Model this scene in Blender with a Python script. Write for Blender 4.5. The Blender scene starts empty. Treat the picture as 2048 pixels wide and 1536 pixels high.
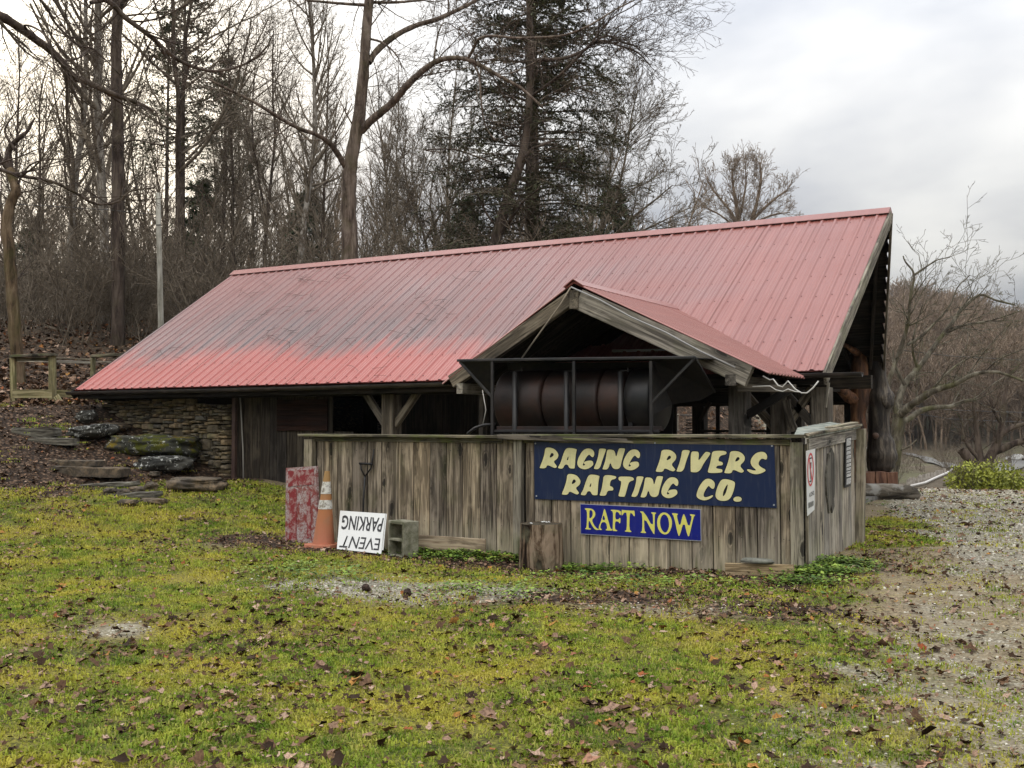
import bpy, math, random
import numpy as np
from mathutils import Vector, Matrix, noise as mnoise

sc = bpy.context.scene
COL = sc.collection
rnd = random.Random(7)
nrng = np.random.default_rng(7)
R = math.radians

# ------------------------------------------------------------------ camera
F = 2200.0                      # focal length in pixels of the 2048 px wide photograph
PITCH = math.atan(.04)
TH = math.pi / 6
CAM = (2.833, -10.431, 1.356)
cd = bpy.data.cameras.new('camera'); cam = bpy.data.objects.new('camera', cd); COL.objects.link(cam)
cd.sensor_width = 36; cd.lens = 36 * F / 2048; cd.clip_start = .1; cd.clip_end = 3000
cam.location = CAM; cam.rotation_euler = (math.pi / 2 + PITCH, 0, TH)
sc.camera = cam

# ------------------------------------------------------------------ world, sun, exposure
SUN_EL, SUN_AZ_LEFT = R(16), R(21)          # sun low behind the wood, left of the view
w = bpy.data.worlds.new('World'); sc.world = w; w.use_nodes = True
nt = w.node_tree; nt.nodes.clear(); N = nt.nodes; L = nt.links
def wn(t, **k):
    n = N.new(t)
    for a, b in k.items(): setattr(n, a, b)
    return n
sdx = -math.sin(TH + SUN_AZ_LEFT) * math.cos(SUN_EL); sdy = math.cos(TH + SUN_AZ_LEFT) * math.cos(SUN_EL); sdz = math.sin(SUN_EL)
SUND = Vector((sdx, sdy, sdz))
tc = wn('ShaderNodeTexCoord'); sep = wn('ShaderNodeSeparateXYZ'); L.new(tc.outputs['Generated'], sep.inputs[0])
def wmath(op, a, b=None, c=None, clamp=False):
    n = wn('ShaderNodeMath', operation=op, use_clamp=clamp)
    for i, v in enumerate((a, b, c)):
        if v is None: continue
        if isinstance(v, (int, float)): n.inputs[i].default_value = v
        else: L.new(v, n.inputs[i])
    return n.outputs[0]
# cloud plane projection: direction / (z + .12)
zc = wmath('ADD', wmath('MAXIMUM', sep.outputs[2], 0.0), .13)
cx = wmath('DIVIDE', sep.outputs[0], zc); cy = wmath('DIVIDE', sep.outputs[1], zc)
comb = wn('ShaderNodeCombineXYZ'); L.new(cx, comb.inputs[0]); L.new(cy, comb.inputs[1])
nz = wn('ShaderNodeTexNoise'); nz.inputs['Scale'].default_value = .55; nz.inputs['Detail'].default_value = 6; nz.inputs['Roughness'].default_value = .52
nz.inputs['Distortion'].default_value = .35
L.new(comb.outputs[0], nz.inputs['Vector'])
cr = wn('ShaderNodeValToRGB'); e = cr.color_ramp.elements
e[0].position = .40; e[0].color = (.098, .103, .114, 1); e[1].position = .60; e[1].color = (.200, .198, .191, 1)
m_ = cr.color_ramp.elements.new(.5); m_.color = (.148, .149, .151, 1)
L.new(nz.outputs['Fac'], cr.inputs[0])
# brighter overhead as an overcast sky is (CIE), glow round the veiled sun
grad = wmath('MULTIPLY_ADD', wmath('MAXIMUM', sep.outputs[2], 0.0), 7.6, .60)
sd = wn('ShaderNodeVectorMath', operation='DOT_PRODUCT'); L.new(tc.outputs['Generated'], sd.inputs[0]); sd.inputs[1].default_value = SUND
dp = wmath('MAXIMUM', sd.outputs['Value'], 0.0)
g1 = wmath('MULTIPLY', wmath('POWER', dp, 75), .60); g2 = wmath('MULTIPLY', wmath('POWER', dp, 14), .05)
sc1 = wn('ShaderNodeVectorMath', operation='SCALE'); L.new(cr.outputs[0], sc1.inputs[0]); L.new(grad, sc1.inputs['Scale'])
glow = wn('ShaderNodeVectorMath', operation='SCALE'); glow.inputs[0].default_value = (1.0, .80, .50); L.new(g1, glow.inputs['Scale'])
glow2 = wn('ShaderNodeVectorMath', operation='SCALE'); glow2.inputs[0].default_value = (1.0, .95, .86); L.new(g2, glow2.inputs['Scale'])
a1 = wn('ShaderNodeVectorMath', operation='ADD'); L.new(sc1.outputs[0], a1.inputs[0]); L.new(glow.outputs[0], a1.inputs[1])
a2 = wn('ShaderNodeVectorMath', operation='ADD'); L.new(a1.outputs[0], a2.inputs[0]); L.new(glow2.outputs[0], a2.inputs[1])
bg1 = wn('ShaderNodeBackground'); L.new(a2.outputs[0], bg1.inputs[0]); bg1.inputs[1].default_value = .95
sky = wn('ShaderNodeTexSky', sky_type='NISHITA'); sky.sun_disc = False; sky.sun_elevation = SUN_EL; sky.sun_rotation = -(TH + SUN_AZ_LEFT)
bg2 = wn('ShaderNodeBackground'); L.new(sky.outputs[0], bg2.inputs[0]); bg2.inputs[1].default_value = .002
ad = wn('ShaderNodeAddShader'); L.new(bg1.outputs[0], ad.inputs[0]); L.new(bg2.outputs[0], ad.inputs[1])
wo = wn('ShaderNodeOutputWorld'); L.new(ad.outputs[0], wo.inputs[0])
w.cycles.sampling_method = 'MANUAL'; w.cycles.sample_map_resolution = 512
sl = bpy.data.lights.new('sun', 'SUN'); so = bpy.data.objects.new('sun', sl); COL.objects.link(so)
sl.energy = 1.1; sl.angle = R(16); sl.color = (1, .90, .76)
so.rotation_euler = SUND.to_track_quat('Z', 'Y').to_euler(); so.location = (-20, 20, 30)
sc.view_settings.view_transform = 'Standard'; sc.view_settings.look = 'None'; sc.view_settings.gamma = 1
sc.view_settings.exposure = 1.25; sc.view_settings.use_curve_mapping = False
sc.render.engine = 'CYCLES'; sc.cycles.max_bounces = 6; sc.cycles.transparent_max_bounces = 8
sc.cycles.diffuse_bounces = 3; sc.cycles.glossy_bounces = 2; sc.cycles.volume_bounces = 0

# ------------------------------------------------------------------ measured points -> real places
CT, ST = math.cos(TH), math.sin(TH); CP, SP = math.cos(PITCH), math.sin(PITCH)
def ray(px, py):
    u = (px - 1024) / F; v = (768 - py) / F
    X, Y, Z = u, CP - v * SP, SP + v * CP
    return Vector((X * CT - Y * ST, X * ST + Y * CT, Z))
def on(px, py, ax, val):
    r = ray(px, py); t = (val - CAM[ax]) / r[ax]
    return Vector(CAM) + r * t
def ony(px, py, y): return on(px, py, 1, y)
def onx(px, py, x): return on(px, py, 0, x)
def onz(px, py, z): return on(px, py, 2, z)
def dep(px, py, d):
    r = ray(px, py); v = (768 - py) / F
    return Vector(CAM) + r * (d / (CP - v * SP))
def RD(x, y): return (x - CAM[0]) * CT + (y - CAM[1]) * ST, -(x - CAM[0]) * ST + (y - CAM[1]) * CT
def fromRD(r, d): return CAM[0] + r * CT - d * ST, CAM[1] + r * ST + d * CT

# ------------------------------------------------------------------ terrain height
def ss(t): t = np.clip(t, 0, 1); return t * t * (3 - 2 * t)
PD = [0, 10, 18, 23, 28, 35, 50, 80, 110, 150, 600, 2000]; PZ = [0, 0, .10, .2, .9, 2.4, 4.2, 6.6, 8.2, 8.5, 8, 6]
VD = [0, 10, 18, 22, 24.5, 35, 60, 120, 160, 220, 300, 420, 700, 2000]; VZ = [0, 0, .11, .14, -.15, -1.5, -2.6, -3.2, -.5, 11, 25, 34, 44, 20]
def G(x, y):
    x = np.asarray(x, float); y = np.asarray(y, float)
    s = -x - 10.4 - .35 * (3.3 - y)
    b = .4 * ss((s + 5) / 5) + .375 * np.clip(s, 0, 3.2) + .05 * np.clip(s - 3.2, 0, 12)
    r, d = RD(x, y)
    q = (r - .22 * d) * .96; wd = 3 + .10 * np.maximum(d, 0)
    m = 1 - ss((q / wd + 1) / 2)
    b = b * ss((m - .02) * 3)
    h2 = 1 - .26 * ss((r / np.maximum(d, 1) - .36) / .12)
    v = np.interp(d, VD, VZ); v = np.where(v > 0, v * h2, v)
    z = b + m * np.interp(d, PD, PZ) + (1 - m) * v
    far = ss((np.hypot(x - CAM[0], y - CAM[1]) - 40) / 60)
    z = z + far * (1.2 * np.sin(x * .045 + 1) * np.cos(y * .05) + .6 * np.sin(x * .11 + y * .09))
    z = z + (-.125 * np.exp(-((x + 2.5) / 1.5) ** 2) - .085 * np.exp(-((x + 5.2) / 1.4) ** 2)) * np.exp(-((y + .3) / 1.1) ** 2) + .07 * np.exp(-(x ** 2 + (y - 2.4) ** 2) / 1.4)
    near = 1 - ss((np.hypot(x, y) - 20) / 10)
    z = z + near * (.022 * np.sin(x * 1.3 + 1.7 * np.sin(y * .7)) * np.cos(y * 1.1 + x * .3) + .012 * np.sin(x * 3.1 + y * 2.3))
    return z
def Gz(x, y): return float(G(x, y))

# ------------------------------------------------------------------ naming helpers
def tag(o, label=None, cat=None, group=None, kind=None):
    if label: o['label'] = label
    if cat: o['category'] = cat
    if group: o['group'] = group
    if kind: o['kind'] = kind
    return o
def link(o, parent=None):
    COL.objects.link(o)
    if parent is not None: o.parent = parent
    return o
def empty(name, loc, label, cat, group=None):
    o = bpy.data.objects.new(name, None); o.empty_display_size = .1; o.location = loc
    return tag(link(o), label, cat, group)
def mesh(name, V, Fc, mat=None, smooth=False):
    me = bpy.data.meshes.new(name); me.from_pydata([tuple(v) for v in V], [], Fc); me.update()
    if mat: me.materials.append(mat)
    if smooth: me.polygons.foreach_set('use_smooth', [True] * len(me.polygons))
    return me
def obj(name, me, parent=None, loc=None):
    """mesh given in world coordinates; parent's location is subtracted (parents are never rotated)"""
    o = bpy.data.objects.new(name, me); link(o, parent)
    base = Vector((0, 0, 0)) if parent is None else world_loc(parent)
    o.location = (Vector(loc) if loc is not None else Vector((0, 0, 0))) - base
    return o
def world_loc(o):
    p = Vector(o.location)
    while o.parent is not None: o = o.parent; p += Vector(o.location)
    return p
def quads_mesh(name, V, Q, mat, smooth=False):
    """fast mesh from numpy vertex and quad/tri arrays"""
    V = np.asarray(V, np.float32); me = bpy.data.meshes.new(name)
    me.vertices.add(len(V)); me.vertices.foreach_set('co', V.ravel())
    Q = np.asarray(Q, np.int32); k = Q.shape[1]
    me.loops.add(Q.size); me.loops.foreach_set('vertex_index', Q.ravel())
    me.polygons.add(len(Q)); me.polygons.foreach_set('loop_start', np.arange(0, Q.size, k, dtype=np.int32))
    if smooth: me.polygons.foreach_set('use_smooth', np.ones(len(Q), bool))
    me.update(calc_edges=True)
    if mat: me.materials.append(mat)
    return me

# ------------------------------------------------------------------ materials
class Mt:
    def __init__(s, name, rough=.8, spec=.3):
        s.m = bpy.data.materials.new(name); s.m.use_nodes = True
        s.nt = s.m.node_tree; s.b = s.nt.nodes['Principled BSDF']
        s.b.inputs['Roughness'].default_value = rough; s.b.inputs['Specular IOR Level'].default_value = spec
    def n(s, t, **k):
        x = s.nt.nodes.new(t)
        for a, b in k.items():
            if a in x.inputs: s.put(b, x.inputs[a])
            else: setattr(x, a, b)
        return x
    def put(s, v, sock):
        if hasattr(v, 'is_linked') or isinstance(v, bpy.types.NodeSocket): s.nt.links.new(v, sock)
        else: sock.default_value = v
    def coord(s, which='Object', scale=(1, 1, 1), rand=0.0):
        tcn = s.n('ShaderNodeTexCoord'); v = tcn.outputs[which]
        if which == 'World': pass
        if rand:
            oi = s.n('ShaderNodeObjectInfo'); mu = s.n('ShaderNodeMath', operation='MULTIPLY'); s.put(oi.outputs['Random'], mu.inputs[0]); mu.inputs[1].default_value = rand
            va = s.n('ShaderNodeVectorMath', operation='ADD'); s.put(v, va.inputs[0]); s.put(mu.outputs[0], va.inputs[1]); v = va.outputs[0]
        mp = s.n('ShaderNodeMapping'); s.put(v, mp.inputs['Vector']); mp.inputs['Scale'].default_value = scale
        return mp.outputs[0]
    def wpos(s, scale=(1, 1, 1)):
        g = s.n('ShaderNodeNewGeometry'); mp = s.n('ShaderNodeMapping'); s.put(g.outputs['Position'], mp.inputs['Vector']); mp.inputs['Scale'].default_value = scale
        return mp.outputs[0]
    def noise(s, vec, scale=5, detail=4, rough=.55, dist=0):
        x = s.n('ShaderNodeTexNoise'); s.put(vec, x.inputs['Vector'])
        for k, v in (('Scale', scale), ('Detail', detail), ('Roughness', rough), ('Distortion', dist)): x.inputs[k].default_value = v
        return x.outputs['Fac']
    def voro(s, vec, scale=5, feature='F1', out='Distance', rnd_=1):
        x = s.n('ShaderNodeTexVoronoi', feature=feature); s.put(vec, x.inputs['Vector']); x.inputs['Scale'].default_value = scale
        return x.outputs[out]
    def ramp(s, f, stops):
        x = s.n('ShaderNodeValToRGB'); s.put(f, x.inputs[0]); el = x.color_ramp.elements
        while len(el) < len(stops): el.new(.5)
        for i, (p, c) in enumerate(stops):
            el[i].position = p; el[i].color = (c, c, c, 1) if isinstance(c, (int, float)) else (*c, 1)
        return x.outputs[0]
    def mix(s, f, a, b, mode='MIX'):
        x = s.n('ShaderNodeMix', data_type='RGBA', blend_type=mode)
        s.put(f, x.inputs[0])
        for v, i in ((a, 6), (b, 7)):
            s.put((*v, 1) if isinstance(v, tuple) and len(v) == 3 else v, x.inputs[i])
        return x.outputs[2]
    def math(s, op, a, b=0.0, clamp=False):
        x = s.n('ShaderNodeMath', operation=op); x.use_clamp = clamp; s.put(a, x.inputs[0]); s.put(b, x.inputs[1]); return x.outputs[0]
    def rand(s): return s.n('ShaderNodeObjectInfo').outputs['Random']
    def attr(s, name, out='Fac'):
        x = s.n('ShaderNodeAttribute'); x.attribute_name = name; return x.outputs[out]
    def color(s, c): s.put((*c, 1) if isinstance(c, tuple) else c, s.b.inputs['Base Color']); return s
    def rough(s, r): s.put(r, s.b.inputs['Roughness']); return s
    def bump(s, h, strength=.3, dist=.02):
        x = s.n('ShaderNodeBump'); s.put(h, x.inputs['Height']); x.inputs['Strength'].default_value = strength; x.inputs['Distance'].default_value = dist
        s.put(x.outputs[0], s.b.inputs['Normal']); return s

def wood_mat(name, dark, mid, light, moss=.0, knots=True, vivid=.5, rough=.85, pale=0):
    M = Mt(name, rough, .2)
    c = M.coord('Object', (1, 1, 1), 37.0)
    def st(sx, sz, dx=0):
        mp = M.n('ShaderNodeMapping'); M.put(c, mp.inputs['Vector']); mp.inputs['Scale'].default_value = (sx, sx, sz); mp.inputs['Location'].default_value = (dx, dx, dx); return mp.outputs[0]
    kcol = None; warpv = None
    fine = M.noise(st(85, 2.6), 1, 4, .65, .3); mids = M.noise(st(26, 1.3, 3), 1, 5, .62, 1.0); broad = M.noise(st(8, .8, 7), 1, 4, .6, 1.4); blot = M.noise(st(3.0, 1.9, 11), 1, 4, .65)
    g_ = M.math('ADD', M.math('MULTIPLY', mids, .62), M.math('MULTIPLY', fine, .38))
    col = M.ramp(g_, [(.41, tuple(v * .7 for v in dark)), (.48, mid), (.575, light)])
    col = M.mix(M.math('MULTIPLY', M.ramp(broad, [(.46, 0), (.58, 1)]), .72), col, tuple(v * .38 for v in mid))
    col = M.mix(M.ramp(blot, [(.54, 0), (.68, .55)]), col, tuple(min(1, v * 1.18) for v in light))
    rnd_ = M.rand()
    col = M.mix(1.0, col, M.ramp(rnd_, [(0, (.52, .50, .50)), (.2, (1.0, .93, .82)), (.4, (.72, .71, .72)), (.6, (1.15, 1.05, .90)), (.8, (.90, .87, .83)), (1, (1.3, 1.22, 1.05))]), 'MULTIPLY')
    if knots:
        kmp = M.n('ShaderNodeMapping'); M.put(c, kmp.inputs['Vector']); kmp.inputs['Scale'].default_value = (5.5, .05, 1.9); kv = M.voro(kmp.outputs[0], 1); kf = M.noise(st(14, 10), 1, 3)
        k = M.math('ADD', kv, M.math('MULTIPLY', kf, .22))
        col = M.mix(M.ramp(k, [(.215, .95), (.25, .85), (.275, .1), (.31, .55), (.40, 0)]), col, tuple(v * .22 for v in dark))
    if pale:
        pz = M.n('ShaderNodeSeparateXYZ'); M.put(M.wpos(), pz.inputs[0])
        h = M.math('ADD', pz.outputs[2], M.math('MULTIPLY', M.noise(st(30, 1.0), 1, 5, .7), 1.3))
        col = M.mix(M.math('MULTIPLY', M.ramp(h, [(.72, 1), (1.0, 0)]), pale), col, (.50, .45, .33))
        col = M.mix(M.math('MULTIPLY', M.ramp(h, [(.42, 1), (.62, 0)]), .7), col, (.13, .135, .06))
    if moss:
        col = M.mix(M.ramp(M.noise(M.wpos(), 3.1, 4), [(.52, 0), (.66, moss)]), col, (.13, .16, .04))
    M.color(col); M.bump(M.math('ADD', fine, M.math('MULTIPLY', mids, 1.2)), .6, .007)
    return M.m

W_FENCE = wood_mat('weathered_fence_wood', (.095, .078, .062), (.225, .188, .145), (.44, .38, .30), .12, pale=.35)
W_SIDE = wood_mat('sun_bleached_wood', (.13, .12, .108), (.27, .253, .228), (.43, .41, .37), .1, pale=.2)
W_POST = wood_mat('weathered_post_wood', (.11, .098, .08), (.24, .218, .175), (.40, .37, .30), .22)
W_CAP = wood_mat('mossy_cap_wood', (.06, .055, .042), (.13, .12, .09), (.27, .25, .19), .45)
W_BEAM = wood_mat('grey_timber', (.065, .057, .048), (.130, .115, .097), (.23, .208, .175), .0)
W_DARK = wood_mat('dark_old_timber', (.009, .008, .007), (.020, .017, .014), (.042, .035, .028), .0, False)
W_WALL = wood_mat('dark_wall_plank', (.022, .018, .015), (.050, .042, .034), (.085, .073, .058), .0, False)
W_DECK = wood_mat('greenish_treated_wood', (.13, .12, .06), (.24, .22, .12), (.38, .35, .22), .3)
W_NEW = wood_mat('fresh_lumber', (.17, .13, .08), (.32, .25, .155), (.45, .37, .25), .0)
W_YEL = wood_mat('yellow_lumber', (.28, .19, .06), (.40, .29, .10), (.52, .40, .17), .0, False)
W_PALE = wood_mat('pale_leaning_plank', (.22, .17, .125), (.36, .29, .215), (.48, .41, .32), .0)
W_RED = wood_mat('faded_red_shutter', (.014, .007, .006), (.024, .011, .008), (.04, .018, .013), .0, False)

# ------------------------------------------------------------------ board geometry
def board_me(name, length, wd, th, mat, chamfer=.004, warp=0.0, rag=0.0):
    c = min(chamfer, wd * .2, th * .2); a, b = wd / 2, th / 2
    prof = [(-a, -b + c), (-a, b - c), (-a + c, b), (a - c, b), (a, b - c), (a, -b + c), (a - c, -b), (-a + c, -b)]
    n = 4 if (warp or rag) else 1
    V = []
    for i in range(n + 1):
        t = i / n; ox = warp * math.sin(t * 3.1) * rnd.uniform(.6, 1); oy = warp * .5 * math.sin(t * 2.3)
        for x, y in prof:
            dz = rnd.uniform(-rag, rag) if i in (0, n) else 0
            V.append((x + ox, y + oy, t * length + dz))
    Q = []
    for i in range(n):
        for k in range(8):
            k2 = (k + 1) % 8; Q.append((i * 8 + k, i * 8 + k2, (i + 1) * 8 + k2, (i + 1) * 8 + k))
    Q.append(tuple(range(8))[::1]); Q.append(tuple(n * 8 + k for k in range(8))[::-1])
    Q = [tuple(reversed(q)) for q in Q]
    return mesh(name, V, Q, mat)
def board(name, p0, p1, wd, th, mat, parent, face=(0, -1, 0), warp=0.0, rag=0.0, chamfer=.004):
    """a length of timber from p0 to p1; its local Z runs along the grain, its thin side looks along `face`"""
    p0, p1 = Vector(p0), Vector(p1); z = (p1 - p0); ln = z.length; z.normalize()
    f = Vector(face); y = (f - z * f.dot(z)).normalized(); x = y.cross(z).normalized()
    o = bpy.data.objects.new(name, board_me(name, ln, wd, th, mat, chamfer, warp, rag)); link(o, parent)
    m = Matrix((x, y, z)).transposed().to_4x4()
    base = Vector((0, 0, 0)) if parent is None else world_loc(parent)
    o.rotation_euler = m.to_euler(); o.location = p0 - base
    return o
def tube(V, Q, pts, rad, sides=8, cap=True, seed=None, jit=0.0):
    """append a tube along pts to lists V, Q"""
    n0 = len(V); pts = [Vector(p) for p in pts]; k = len(pts)
    up = Vector((0, 0, 1)); rr = random.Random(seed)
    prev = None
    for i, p in enumerate(pts):
        d = (pts[min(i + 1, k - 1)] - pts[max(i - 1, 0)]).normalized()
        if prev is None:
            a = d.cross(up)
            if a.length < .05: a = d.cross(Vector((1, 0, 0)))
            a.normalize()
        else:
            a = (prev - d * prev.dot(d)).normalized()
        prev = a; b = d.cross(a)
        r = rad[i] if isinstance(rad, (list, tuple)) else rad
        for s in range(sides):
            an = 2 * math.pi * s / sides; q = r * (1 + (rr.uniform(-jit, jit) if jit else 0))
            V.append(p + a * (q * math.cos(an)) + b * (q * math.sin(an)))
    for i in range(k - 1):
        for s in range(sides):
            s2 = (s + 1) % sides; a0 = n0 + i * sides; Q.append((a0 + s, a0 + s2, a0 + sides + s2, a0 + sides + s))
    if cap:
        Q.append(tuple(n0 + s for s in range(sides))[::-1]); Q.append(tuple(n0 + (k - 1) * sides + s for s in range(sides)))
def tube_obj(name, pts, rad, mat, parent, sides=8, smooth=True, jit=0.0, seed=None):
    V, Q = [], []; tube(V, Q, pts, rad, sides, True, seed, jit)
    return obj(name, mesh(name, V, Q, mat, smooth), parent)
def boxV(V, Q, x0, x1, y0, y1, z0, z1):
    n = len(V)
    V += [(x0, y0, z0), (x1, y0, z0), (x1, y1, z0), (x0, y1, z0), (x0, y0, z1), (x1, y0, z1), (x1, y1, z1), (x0, y1, z1)]
    Q += [tuple(n + i for i in q) for q in ((0, 3, 2, 1), (4, 5, 6, 7), (0, 1, 5, 4), (1, 2, 6, 5), (2, 3, 7, 6), (3, 0, 4, 7))]

# ------------------------------------------------------------------ ground masks (same function feeds the sheet and what is strewn on it)
def spot(px, py, z=0.0):
    p = onz(px, py, z); return p.x, p.y
def blob(x, y, px, py, ru, rv, z=0.0):
    """soft ellipse round a ground point, ru across the view and rv along it, metres"""
    bx, by = spot(px, py, z); r, d = RD(x, y); r0, d0 = RD(bx, by)
    return np.exp(-(((r - r0) / ru) ** 2 + ((d - d0) / rv) ** 2))
def wob(x, y, f=1.0, s=0.0):
    return (np.sin(x * 1.7 * f + 2.1 * np.sin(y * 1.3 * f + s)) * np.cos(y * 1.9 * f + 1.7 * np.sin(x * .9 * f + s)) + .5 * np.sin(x * 4.1 * f + y * 3.3 * f + s)) / 1.5
def gravel(x, y):
    x = np.asarray(x, float); y = np.asarray(y, float); r, d = RD(x, y)
    # the lot to the right: edge runs from the crest forward and to the right, then tyre track in the near right
    edge = np.interp(d, [4, 5.5, 7, 8.5, 10, 12, 15, 19, 23], [.75, 1.1, 1.8, 3.0, 3.9, 4.6, 5.4, 6.3, 6.9])
    g = ss((r - edge) / .8 + .5 + .45 * wob(x, y, .9, 1.0))
    g = g * (.42 + .58 * ss((d - 9.5) / 4)) * (1 + .35 * wob(x, y, 1.7, 9.0) * (d < 12))
    g = np.maximum(g, (.85 + .3 * wob(x, y, 2.5, 3.0)) * blob(x, y, 760, 1165, 1.3, .65, .02) + .6 * blob(x, y, 900, 1190, .9, .5))
    g = np.maximum(g, (.7 + .35 * wob(x, y, 4.0, 3.0)) * blob(x, y, 235, 1262, .28, .3))
    g = np.maximum(g, .45 * blob(x, y, 1330, 1220, 1.0, .5))
    g = g * (1 - ss((d - 30) / 8) * 1.0)
    return np.clip(g, 0, 1)
def litter(x, y):
    """density of dead leaves"""
    x = np.asarray(x, float); y = np.asarray(y, float); r, d = RD(x, y)
    l = .26 + .30 * wob(x, y, .8, 3.0)
    l = np.maximum(l, 1.0 * np.exp(-((y + .50) / .75) ** 2) * (x > -7) * (x < .5))
    l = np.maximum(l, .95 * blob(x, y, 1180, 1192, 1.7, .65) + .8 * blob(x, y, 1560, 1230, 1.0, .6))       # drift along the front fence
    l = np.maximum(l, .9 * np.exp(-((x - .55) / .6) ** 2) * ss((y + .4) / .5) * (y < 3.2) * .9)
    s = -x - 10.4 - .35 * (3.3 - y)
    l = np.maximum(l, .95 * ss((s + 1.5 + 1.3 * wob(x, y, .55, 6.0) + .5 * wob(x, y, 2.1, 1.0)) / 1.8) * (1 - .5 * blob(x, y, 80, 880, 1.2, 1.2, 1.1)))
    l = np.maximum(l, .9 * (1 - ss((r - .2 * d) / 6)) * ss((d - 20) / 4))                   # the wood floor
    l = l * (1 - .62 * np.clip(ss((r - (.5 + .20 * d)) / 2.0) * (y < 30) + gravel(x, y), 0, 1))
    return np.clip(l, 0.02, 1)
def green(x, y):
    x = np.asarray(x, float); y = np.asarray(y, float); r, d = RD(x, y)
    g = np.clip(.85 + .35 * wob(x, y, .6, 5.0), 0, 1) * (1 - .92 * gravel(x, y))
    g = g * (1 - .9 * np.exp(-((y + .40) / .70) ** 2) * (x > -7) * (x < .3)) * (1 - .7 * blob(x, y, 1180, 1192, 1.6, .6)) * (1 - .6 * blob(x, y, 1560, 1230, 1.0, .6))
    s = -x - 10.4 - .35 * (3.3 - y)
    g = g * (1 - (.72 + .28 * (wob(x, y, 1.4, 2.0) < .15)) * ss((s + 1.0 + 1.5 * wob(x, y, .55, 6.0) + .5 * wob(x, y, 2.1, 1.0)) / 1.6) * (1 - .75 * blob(x, y, 30, 880, 1.3, 1.0, 1.1)))
    g = g * (1 - .75 * ss((r - (.9 + .12 * d)) / 1.5) * (d < 12))
    g = g * (1 - ss((d - 19) / 3) * (r < .32 * d))
    g = np.where(((x < -.6) & (y > 2.9) & (y < 10.8) & (x > -13.5)) | ((x < -.05) & (x > -6.1) & (y > .05) & (y < 3)), 0, g)
    return np.clip(g, 0, 1)

# ground material
M = Mt('ground_soil_grass_gravel', .92, .15)
P = M.wpos()
n1 = M.noise(P, 1.1, 5, .6); n2 = M.noise(P, 9, 6, .7); n3 = M.noise(P, 48, 4, .7)
gcol = M.ramp(n2, [(.32, (.030, .045, .008)), (.5, (.11, .125, .020)), (.68, (.22, .21, .038))])
gcol = M.mix(M.ramp(n1, [(.42, 0), (.62, .8)]), gcol, (.30, .245, .045))
gcol = M.mix(M.ramp(n3, [(.42, .8), (.56, 0)]), gcol, (.035, .032, .014))
vc = M.voro(P, 55, out='Color'); vd = M.voro(P, 55)
grcol = M.ramp(M.noise(vc, 2.5, 0), [(.3, (.20, .175, .125)), (.5, (.38, .345, .27)), (.7, (.56, .53, .45))])
grcol = M.mix(M.ramp(vd, [(.25, 0), (.62, .75)]), grcol, (.09, .08, .06))
grcol = M.mix(M.ramp(n1, [(.45, 0), (.6, .45)]), grcol, (.27, .24, .15))
lv = M.voro(P, 22, out='Color'); lcol = M.ramp(M.noise(lv, 3, 0), [(.3, (.028, .018, .012)), (.5, (.075, .045, .028)), (.62, (.15, .095, .06)), (.72, (.22, .15, .10))])
lvd = M.voro(P, 22); lcol = M.mix(M.ramp(lvd, [(.3, 0), (.65, .8)]), lcol, (.015, .011, .008))
soil = M.mix(M.ramp(n3, [(.40, .7), (.58, 0)]), M.ramp(n2, [(.35, (.19, .150, .090)), (.65, (.36, .285, .180))]), (.07, .055, .035))
col = M.mix(M.ramp(M.math('ADD', M.attr('m_green'), M.math('MULTIPLY', M.math('SUBTRACT', n2, .5), 1.1), True), [(.25, 0), (.55, 1)]), soil, gcol)
gm = M.math('ADD', M.attr('m_gravel'), M.math('MULTIPLY', M.math('SUBTRACT', n2, .5), .8), True)
col = M.mix(M.ramp(gm, [(.35, 0), (.6, 1)]), col, grcol)
lm = M.math('ADD', M.attr('m_litter'), M.math('MULTIPLY', M.math('SUBTRACT', n2, .5), 1.4), True)
col = M.mix(M.ramp(lm, [(.5, 0), (.62, 1)]), col, lcol)
far = M.attr('m_far')
fcol = M.ramp(M.noise(P, .09, 6, .65), [(.35, (.085, .065, .045)), (.5, (.13, .105, .07)), (.62, (.12, .12, .06)), (.75, (.10, .075, .055))])
fcol = M.mix(M.ramp(M.noise(P, 3.5, 5, .7), [(.4, .6), (.6, 0)]), fcol, (.05, .04, .03))
col = M.mix(far, col, fcol)
M.color(col); M.bump(M.math('ADD', n3, M.math('MULTIPLY', vd, .8)), .5, .02)
GROUND_M = M.m
def axis(core0, core1, step, lo, hi, g=1.09):
    a = list(np.arange(core0, core1 + step * .5, step)); s = step; x = core1
    while x < hi: s *= g; x += s; a.append(x)
    s = step; x = core0; b = []
    while x > lo: s *= g; x -= s; b.append(x)
    return np.array(b[::-1] + a)
dr = axis(-9, 9, .12, -450, 450); dd = axis(3.5, 23, .12, -36, 640, 1.07)
RR, DD = np.meshgrid(dr, dd); GX, GY = fromRD(RR, DD); GZ = G(GX, GY)
nr, nd = len(dr), len(dd); idx = np.arange(nr * nd).reshape(nd, nr)
Q = np.stack([idx[:-1, :-1], idx[:-1, 1:], idx[1:, 1:], idx[1:, :-1]], -1).reshape(-1, 4)
V = np.stack([GX, GY, GZ], -1).reshape(-1, 3)
gme = quads_mesh('ground', V, Q, GROUND_M, True)
for nm, arr in (('m_green', green(GX, GY)), ('m_gravel', gravel(GX, GY)), ('m_litter', litter(GX, GY)), ('m_far', ss((DD - 26) / 25) * (DD > 0))):
    at = gme.attributes.new(nm, 'FLOAT', 'POINT'); at.data.foreach_set('value', np.asarray(arr, np.float32).ravel())
ground = tag(link(bpy.data.objects.new('ground', gme)), kind='structure')

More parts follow.
